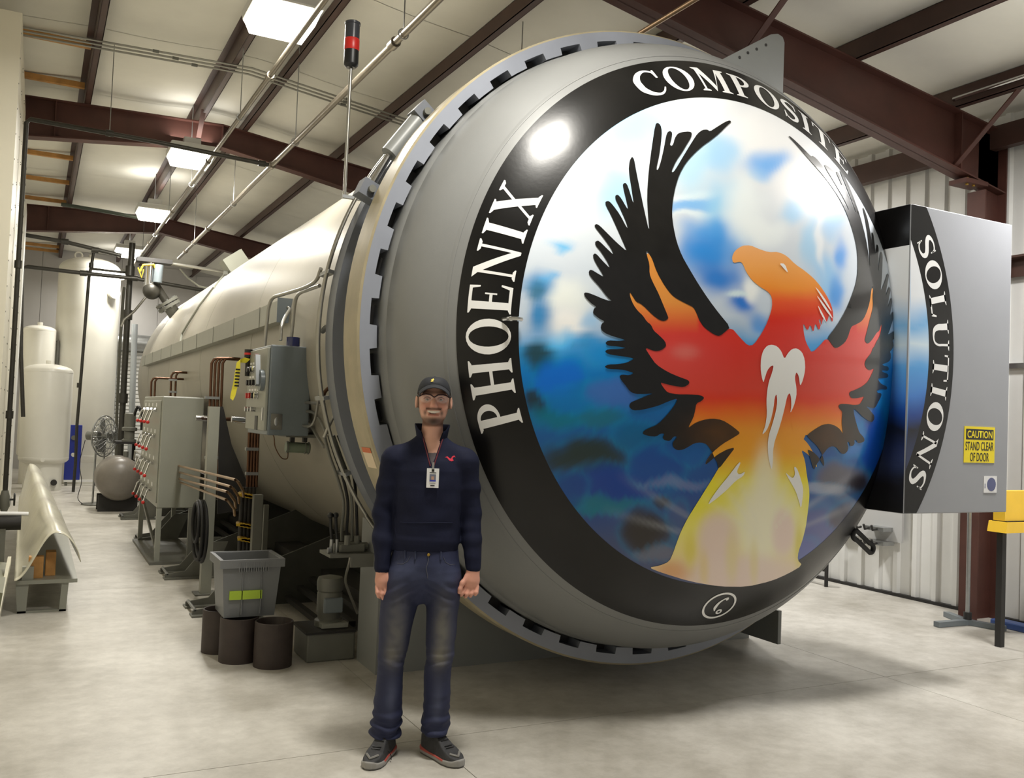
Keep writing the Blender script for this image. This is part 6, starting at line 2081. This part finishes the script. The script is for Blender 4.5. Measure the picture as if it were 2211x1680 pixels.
def vee(X, Y, Z):
    d = np.abs(X - VX) - np.maximum(0, (Z - 1.405)) * .30
    return np.maximum(np.maximum(d * .95, Y + .02), 1.402 - Z)


S.put(vee, (-.06, -.2, 1.40), (.14, -.02, 1.63), .004, True)
def neckhole(X, Y, Z):
    return np.maximum(np.sqrt((X - .035) ** 2 + (Y - .012) ** 2) - .064, 1.50 - Z)


S.put(neckhole, (-.04, -.07, 1.50), (.11, .09, 1.63), .004, True)
V, Q = S.nets()
V = relax(V, Q, 1, .5)
N_ = normals(V, Q)


def fold(V, sc, amp, seed=0.0):
    return np.array([noise.noise(Vector((p[0] * sc[0] + seed, p[1] * sc[1] - seed, p[2] * sc[2] + seed))) for p in V]) * amp


arm = (np.abs(V[:, 0] - .03) > .155).astype(float)
V = V + N_ * (fold(V, (9, 9, 14), .0055) + arm * fold(V, (9, 9, 22), .004, 3.1) + (1 - arm) * np.clip((1.12 - V[:, 2]) / .1, 0, 1) * fold(V, (4, 4, 38), .005, 5.2))[:, None]
M_KNIT = mat('navy_knit', (21, 25, 48), .8, var=.10, scale=30.0, bump=.10, bscale=400.0, spec=.25)
sweater = fmesh('sweater', V, Q, M_KNIT, PN)
sweater['label'] = 'navy half-zip pullover'
bv = BVHTree.FromPolygons([Vector(p) for p in V], [tuple(q) for q in Q])


def sfront(x, z, off=.002, tree=None):
    h = (tree or bv).ray_cast(Vector((x, -.6, z)), Vector((0, 1, 0)))
    y0_ = h[0].y if h[0] is not None else -.10
    return np.array((x, y0_ - off, z))


# collar
cl = MB()
nA, rows = 40, [(1.500, .070), (1.53, .073), (1.565, .078), (1.600, .085), (1.606, .084), (1.600, .079), (1.565, .071), (1.53, .066), (1.50, .062)]
P_, q_ = [], []
for (z, r) in rows:
    for k in range(nA + 1):
        g_ = .50 + .16 * np.clip((z - 1.5) / .1, 0, 1)
        a = -pi / 2 + g_ + (2 * pi - 2 * g_) * k / nA
        dip = -.035 * math.exp(-((min(k, nA - k)) / 3.5) ** 2)
        P_.append(W2(np.array((.035 + r * 1.02 * math.cos(a), .012 + r * math.sin(a), z + dip * np.clip((z - 1.5) / .1, 0, 1)))))
for i in range(len(rows) - 1):
    for k in range(nA):
        a = i * (nA + 1) + k
        q_.append((a, a + 1, a + nA + 2, a + nA + 1))
cl.add(P_, q_)
cl.build('collar', M_KNIT, PN, 60)
M_ZIP = mat('dark_red_trim', (98, 20, 34), .45)
for s_ in (-1, 1):
    pts_ = []
    for t in np.linspace(0, 1, 10):
        z = 1.405 + t * .135
        x = VX + s_ * ((z - 1.405) * .30 + .004)
        pts_.append(sfront(x + s_ * .004, z, .001))
    pts_.append(np.array((.035 + s_ * .062, -.035, 1.568)))
    MB().tube([W2(p) for p in pts_], .0030, 6).build('zip_trim', M_ZIP, PN, 60)
MB().tube([W2(sfront(x, z, .0)) for x, z in ((-.12, 1.145), (-.125, 1.10), (-.115, 1.06))], .002, 5).build('pocket_seam', M_KNIT, sweater)
MB().tube([W2(sfront(x, 1.135 + .004 * math.sin(20 * x), .0)) for x in np.linspace(-.10, .15, 14)], .0025, 5).build('pocket_seam', M_KNIT, sweater)
# red bird mark on the chest
lgp = [(-.026, .006), (-.014, .012), (-.004, .004), (.004, .0), (.010, .012), (.020, .016), (.027, .007), (.018, .009), (.012, .002), (.018, -.008), (.008, -.012), (-.004, -.008), (-.012, .002), (-.018, .006)]
def chest_patch(name, pts, cx_, cz_, off, material, parent):
    p2, t2 = tri2d([pts], .02)
    P_ = [W2(sfront(cx_ + p[0], cz_ + p[1], off)) for p in p2]
    return MB().add(P_, t2).build(name, material, parent)


chest_patch('chest_mark', lgp, .126, 1.442, .0015, mat('mark_red', (206, 44, 66), .5), sweater)
# id badge with clip
zb_ = 1.312
bc = sfront(.046, zb_ + .06, .004)
by_ = min(sfront(.046, zb_ + .09, .004)[1], sfront(.046, zb_ - .02, .004)[1]) - .001
bd = MB().obox(W2(np.array((.046, by_, zb_ + .038))), (PRr, PD, (0, 0, 1)), (.029, .0012, .046)).build('id_badge', M_WHITE, PN)
bd['label'] = 'white photo badge clipped below the zip'
def bbox(name, x0, x1, z0, z1, m, d=.0016):
    MB().obox(W2(np.array((.046 + (x0 + x1) / 2, by_ - d, zb_ + (z0 + z1) / 2))), (PRr, PD, (0, 0, 1)), ((x1 - x0) / 2, .0006, (z1 - z0) / 2)).build(name, m, bd)


bbox('badge_photo', -.015, .015, .022, .056, mat('photo_grey', (120, 124, 140), .4))
bbox('badge_face', -.007, .006, .030, .046, mat('photo_skin', (190, 150, 130), .5), .0022)
bbox('badge_strip', -.015, .015, .022, .029, mat('photo_blue', (58, 70, 180), .4), .0022)
bbox('badge_print', -.016, .016, .062, .065, M_DARK)
bbox('badge_print', -.006, .006, .068, .080, M_DARK)
bbox('badge_print', -.010, .010, .000, .005, M_DARK)
bbox('badge_print', -.014, .014, .012, .0135, M_STEELG)
MB().obox(W2(np.array((.046, by_ - .002, zb_ + .097))), (PRr, PD, (0, 0, 1)), (.005, .003, .016)).build('badge_clip', M_CHROME, bd)

# ---------------- jeans
J = Field((-.26, -.20, .06), (.28, .20, 1.03), .005)
J.loft([(.735, .016, .004, .022, .05), (.765, .018, .004, .07, .08), (.80, .021, .002, .135, .105), (.86, .024, .002, .172, .122), (.93, .026, 0, .170, .120), (1.0, .027, 0, .158, .110), (1.02, .027, 0, .155, .108)], .03)
JL = [[(.97, -.03, 0, .06, .07), (.90, -.052, 0, .095, .105), (.84, -.068, 0, .094, .110), (.76, -.086, -.002, .092, .104), (.60, -.104, -.006, .080, .088), (.46, -.114, -.010, .064, .074), (.36, -.118, -.004, .064, .074), (.25, -.124, .006, .067, .076), (.16, -.128, .014, .071, .082), (.115, -.130, .016, .073, .086), (.095, -.130, .016, .070, .084)],
      [(.97, .085, 0, .06, .07), (.90, .106, 0, .090, .105), (.84, .115, 0, .090, .110), (.76, .118, -.002, .082, .104), (.60, .120, -.006, .074, .088), (.46, .114, -.010, .066, .074), (.36, .112, -.004, .064, .074), (.25, .111, .006, .065, .076), (.17, .110, .014, .066, .080), (.135, .109, .016, .066, .082), (.115, .109, .016, .063, .080)]]
for L_ in JL: J.loft(L_, .025)
for i, L_ in enumerate(JL):      # open cuffs
    J.cap((L_[-1][1], L_[-1][2], L_[-1][0] - .03), (L_[-1][1], L_[-1][2], L_[-1][0] + .012), .055, .050, .006, True)
V, Q = J.nets()
V = relax(V, Q, 1, .5)
N_ = normals(V, Q)
low = np.clip((.34 - V[:, 2]) / .2, 0, 1); kn = gz(V[:, 2], .47, .07); hip = gz(V[:, 2], .82, .08)
V = V + N_ * (fold(V, (10, 10, 10), .005, 2.0) + low * fold(V, (7, 7, 34), .010, 4.0) + kn * fold(V, (8, 8, 40), .007, 6.0) + hip * fold(V, (7, 7, 30), .005, 8.0))[:, None]
sx2 = np.where(V[:, 0] < .02, -1.0, 1.0)
fr0 = np.clip(-N_[:, 1], 0, 1)
V = V + N_ * (fr0 * (.0042 * gz(V[:, 2], .80, .05) * np.sin((V[:, 2] * .9 + sx2 * (V[:, 0] - .02) * .55) * 120)
                     + .0060 * gz(V[:, 2], .455, .03) * np.sin((V[:, 2] - sx2 * V[:, 0] * .35) * 95))
              + .0065 * np.clip((.27 - V[:, 2]) / .12, 0, 1) * np.sin(V[:, 2] * 105 + 14 * V[:, 0] + fold(V, (9, 9, 9), 4.0, 3.3)))[:, None]
N_ = normals(V, Q)
c = np.tile(L3(32, 38, 70), (len(V), 1))
fr = np.clip(-N_[:, 1], 0, 1)
nz_ = fold(V, (14, 14, 9), .5, 1.7)
for cx_ in (-.095, .125):
    paint(fr * (.75 + nz_ * .6) * gz(V[:, 0], cx_, .05) * gz(V[:, 2], .62, .15), (112, 110, 104))
    paint(fr * (.55 + nz_ * .6) * gz(V[:, 0], cx_ - .01, .04) * gz(V[:, 2], .50, .05), (126, 122, 108))
    paint(fr * (.40 + nz_ * .5) * gz(V[:, 0], cx_ - .01, .025) * gz(V[:, 2], .28, .10), (92, 98, 122))
    paint(.5 * fr * gz(V[:, 2], .90, .05) * (.5 + nz_), (70, 78, 108))
paint(.5 * np.clip(fold(V, (30, 30, 30), 1.0, 9.0), 0, 1), (34, 40, 66))
M_DENIM = colmat('denim_colours', .75, bump=.10, bscale=350.0)
jeans = fmesh('jeans', V, Q, M_DENIM, PN, c)
jeans['label'] = 'dark blue jeans with faded dusty thighs'
jb = BVHTree.FromPolygons([Vector(p) for p in V], [tuple(q) for q in Q])
jf = lambda x, z, o_=.001: W2(sfront(x, z, o_, jb))
M_STITCH = mat('faded_stitch', (78, 80, 92), .8)
MB().tube([jf(.038 + .004 * math.sin(8 * t), .985 - .11 * t) for t in np.linspace(0, 1, 9)], .0022, 5).build('fly_seam', M_STITCH, jeans)
for s_, xx in ((-1, -.045), (1, .112)):
    MB().tube([jf(xx + s_ * a_, b_) for a_, b_ in ((.0, .975), (.012, .950), (.035, .935), (.060, .935))], .0014, 5).build('pocket_seam', M_STITCH, jeans)
for xx in (-.07, -.02, .10):
    MB().tube([jf(xx, z, .003) for z in (.962, .975, .985, 1.0)], .005, 5).build('belt_loop', M_DENIM if False else mat('denim_dark', (40, 46, 72), .8), jeans)
p = jf(.042, .985, .003)
MB().sphere(p, (.008, .006, .008), 10, 6).build('button', M_BRASS, jeans)

# ---------------- shoes
def shoe(ank, toe, label):
    ank = np.array(ank, float); toe = np.array(toe, float)
    d = toe - ank; L_ = np.linalg.norm(d[:2]); d = d / L_
    e_ = np.array((d[1], -d[0], 0.0))
    hl = ank - d * .075
    f = Field(np.minimum(hl, toe) - (.09, .09, .0), np.maximum(hl, toe) + (.09, .09, .16), .004)
    T = L_ + .075

    def last(w_add, z0, ztops, hshift=0.0):
        def fn(X, Y, Z):
            u = ((X - hl[0]) * d[0] + (Y - hl[1]) * d[1]) / T
            v = (X - hl[0]) * e_[0] + (Y - hl[1]) * e_[1]
            uu = np.clip(u, 0, 1)
            hw = np.interp(uu, [0, .08, .25, .5, .72, .88, .97, 1], [.018, .032, .036, .038, .047, .042, .026, .010]).astype(np.float32) + w_add
            zt_2 = np.interp(uu, [0, .10, .30, .45, .62, .80, .93, 1], ztops).astype(np.float32)
            a = np.abs(v) - hw * (1 - .35 * np.clip((Z - .03) / .08, 0, 1))
            b_ = Z - zt_2
            c_ = z0 - Z
            o = np.maximum(-u, u - 1) * T
            q1 = np.maximum(a, 0); q2 = np.maximum(b_, 0); q3 = np.maximum(c_, 0); q4 = np.maximum(o, 0)
            return np.where((q1 + q2 + q3 + q4) > 0, np.sqrt(q1 ** 2 + q2 ** 2 + q3 ** 2 + q4 ** 2), np.maximum(np.maximum(a, b_), np.maximum(c_, o))) - .006
        return fn
    f.put(last(-.004, .026, [.085, .095, .115, .105, .072, .050, .038, .030]), np.minimum(hl, toe) - .08, np.maximum(hl, toe) + (.08, .08, .14), .01)
    V, Q = f.nets()
    V = relax(V, Q, 3, .5)
    t = fmesh('shoe', V, Q, mat('shoe_mesh', (52, 52, 54), .7, var=.3, scale=40.0, bump=.2, bscale=250.0), PN)
    t['label'] = label
    g_ = Field(np.minimum(hl, toe) - (.09, .09, .02), np.maximum(hl, toe) + (.09, .09, .10), .004)
    g_.put(last(.002, .006, [.030, .028, .022, .022, .022, .022, .026, .034]), np.minimum(hl, toe) - .08, np.maximum(hl, toe) + (.08, .08, .09), .01)
    V2, Q2 = g_.nets()
    V2 = relax(V2, Q2, 2, .5)
    V2[:, 2] = np.maximum(V2[:, 2], 0.0)
    u = ((V2[:, 0] - hl[0]) * d[0] + (V2[:, 1] - hl[1]) * d[1]) / T
    cc = np.tile(L3(150, 148, 144), (len(V2), 1))
    m = ((V2[:, 2] > .021) & (u < .75))[:, None] * .85
    cc = cc * (1 - m) + L3(176, 58, 44) * m
    m = (V2[:, 2] < .008)[:, None] * .8
    cc = cc * (1 - m) + L3(54, 54, 54) * m
    fmesh('sole', V2, Q2, colmat('sole_colours', .6), t, cc)
    sb = BVHTree.FromPolygons([Vector(p_) for p_ in V], [tuple(q) for q in Q])

    def top(u_, v_):
        p_ = hl + d * (u_ * T) + e_ * v_
        h = sb.ray_cast(Vector((p_[0], p_[1], .3)), Vector((0, 0, -1)))
        return np.array((p_[0], p_[1], (h[0].z if h[0] is not None else .07) + .002))
    for k in range(5):
        u0 = .42 + .075 * k
        MB().tube([W2(top(u0 + .015 * (1 if k % 2 else -1), v_)) for v_ in np.linspace(-.022, .022, 6)], .0028, 5).build('lace', M_BLACK, t)
    lo = [top(.42, .0), top(.40, .03) + (0, 0, .004), hl + d * (.50 * T) + e_ * (-.05) + (0, 0, .035), hl + d * (.55 * T) + e_ * (-.062) + (0, 0, .012)]
    MB().tube([W2(p_) for p_ in spline(lo, 4)], .0022, 5).build('lace', M_BLACK, t)
    # grey toe cap overlay
    oc = [W2(top(.93 - .10 * abs(v_) / .03, v_) + (0, 0, .001)) for v_ in np.linspace(-.03, .03, 9)]
    MB().tube(oc, .006, 6).build('toe_trim', mat('shoe_grey', (128, 126, 122), .6), t)
    return t


shoe((-.125, .010, 0), (-.196, -.190, 0), 'dusty dark running shoe pointing outward with black laces')
shoe((.105, .012, 0), (.232, -.155, 0), 'dusty dark running shoe with a red sole line')

# ---------------- cap
M_CAP = mat('black_cap_cloth', (34, 36, 42), .75, var=.1, scale=30.0, bump=.1, bscale=300.0)
cr = MB()
P_, q_ = [], []
nA, nR = 48, 14
CTOP = 1.836


def seam(a):      # lower edge of the crown: high over the brow, low at the sides and back
    f_ = max(0.0, -math.sin(a))
    return 1.750 + .045 * f_ ** 1.6


def crown(a, t):
    el = t * pi / 2
    k_ = math.cos(el) ** .62
    return np.array((HX + .0805 * k_ * math.cos(a), .006 + .104 * k_ * math.sin(a), seam(a) + (CTOP - seam(a)) * math.sin(el) ** 1.05))


for i in range(nR + 1):
    for k in range(nA):
        P_.append(W2(crown(2 * pi * k / nA, i / nR)))
for i in range(nR):
    for k in range(nA):
        q_.append((i * nA + k, i * nA + (k + 1) % nA, (i + 1) * nA + (k + 1) % nA, (i + 1) * nA + k))
capo = cr.add(P_, q_).build('cap', M_CAP, PN, 60)
sm = capo.modifiers.new('thickness', 'SOLIDIFY'); sm.thickness = .003; sm.offset = 0
br = MB()
P_, q_ = [], []
nU, nV = 24, 8
for j in range(nV + 1):
    v = j / nV
    for i in range(nU + 1):
        u = -1 + 2 * i / nU
        a = u * 1.22
        bx, by2 = .0800 * math.sin(a), .006 - .1035 * math.cos(a)
        ex, ey_ = .074 * math.sin(u * 1.30), -.165 + .070 * (1 - math.cos(u * 1.30))
        x = bx + (ex - bx) * v; yb_ = by2 + (ey_ - by2) * v
        zs = seam(-pi / 2 + a) + .001
        zf = 1.779 - .044 * abs(u) ** 1.8
        z = zs + (zf - zs) * v
        P_.append(W2(np.array((HX + x, yb_, z))))
for j in range(nV):
    for i in range(nU):
        a = j * (nU + 1) + i
        q_.append((a, a + 1, a + nU + 2, a + nU + 1))
bro = br.add(P_, q_).build('brim', M_CAP, capo, 60)
sm = bro.modifiers.new('thickness', 'SOLIDIFY'); sm.thickness = .004; sm.offset = 0
lb = [(-.008, .006), (-.002, .008), (.001, .013), (.006, .010), (.008, .004), (.004, .001), (.006, -.006), (-.006, -.009), (-.009, -.005), (-.003, -.002), (-.008, .001)]
cb = BVHTree.FromObject(capo, bpy.context.evaluated_depsgraph_get()) if False else None
ct_ = MB()
p2, t2 = tri2d([lb], .02)
P_ = []
for q in p2:
    xx, zz = q[0] - .012, 1.815 + q[1] * .8
    a = -pi / 2 + xx / .078
    best = min((crown(a, t_) for t_ in np.linspace(0, .9, 60)), key=lambda p_: abs(p_[2] - zz))
    P_.append(W2(best + (0, -.004, .001)))
ct_.add(P_, t2).build('cap_mark', mat('mark_yellow', (232, 206, 96), .5), capo)
MB().sphere(W2(np.array((HX, .006, 1.836))), (.007, .007, .004), 10, 6).build('cap_button', M_CAP, capo, 60)

# ---------------- safety glasses
GL = MB().tube([W2(np.array((HX + x, -.118 + 5.0 * x * x, z))) for x, z in ((-.070, 1.738), (-.060, 1.744), (-.040, 1.749), (-.018, 1.746), (-.006, 1.738), (0, 1.735), (.006, 1.738), (.018, 1.746), (.040, 1.749), (.060, 1.744), (.070, 1.738))], .0032, 8).build('glasses', mat('frame_brown', (58, 28, 30), .3), PN, 60)
for s_ in (-1, 1):
    MB().tube([W2(np.array((HX + s_ * x, yy, z))) for x, yy, z in ((.070, -.0935, 1.738), (.078, -.07, 1.740), (.082, -.02, 1.742), (.083, .012, 1.738))], .003, 6).build('temple_arm', M_BLACK, GL, 60)
    P_, q_ = [], []
    for i in range(11):
        u = i / 10
        x = s_ * (.005 + .064 * u)
        zt_2 = np.interp(abs(x), [.006, .018, .040, .060, .070], [1.738, 1.745, 1.748, 1.743, 1.737])
        zb_2 = np.interp(abs(x), [.006, .018, .040, .060, .070], [1.728, 1.713, 1.706, 1.712, 1.726])
        for j in range(5):
            P_.append(W2(np.array((HX + x, -.1185 + 5.0 * x * x, zt_2 + (zb_2 - zt_2) * j / 4))))
    for i in range(10):
        for j in range(4):
            a = i * 5 + j
            q_.append((a, a + 1, a + 6, a + 5))
    lo = MB().add(P_, q_).build('lens', mat('lens_plastic', (235, 235, 240), .05, alpha=.16, spec=.8), GL, 60)
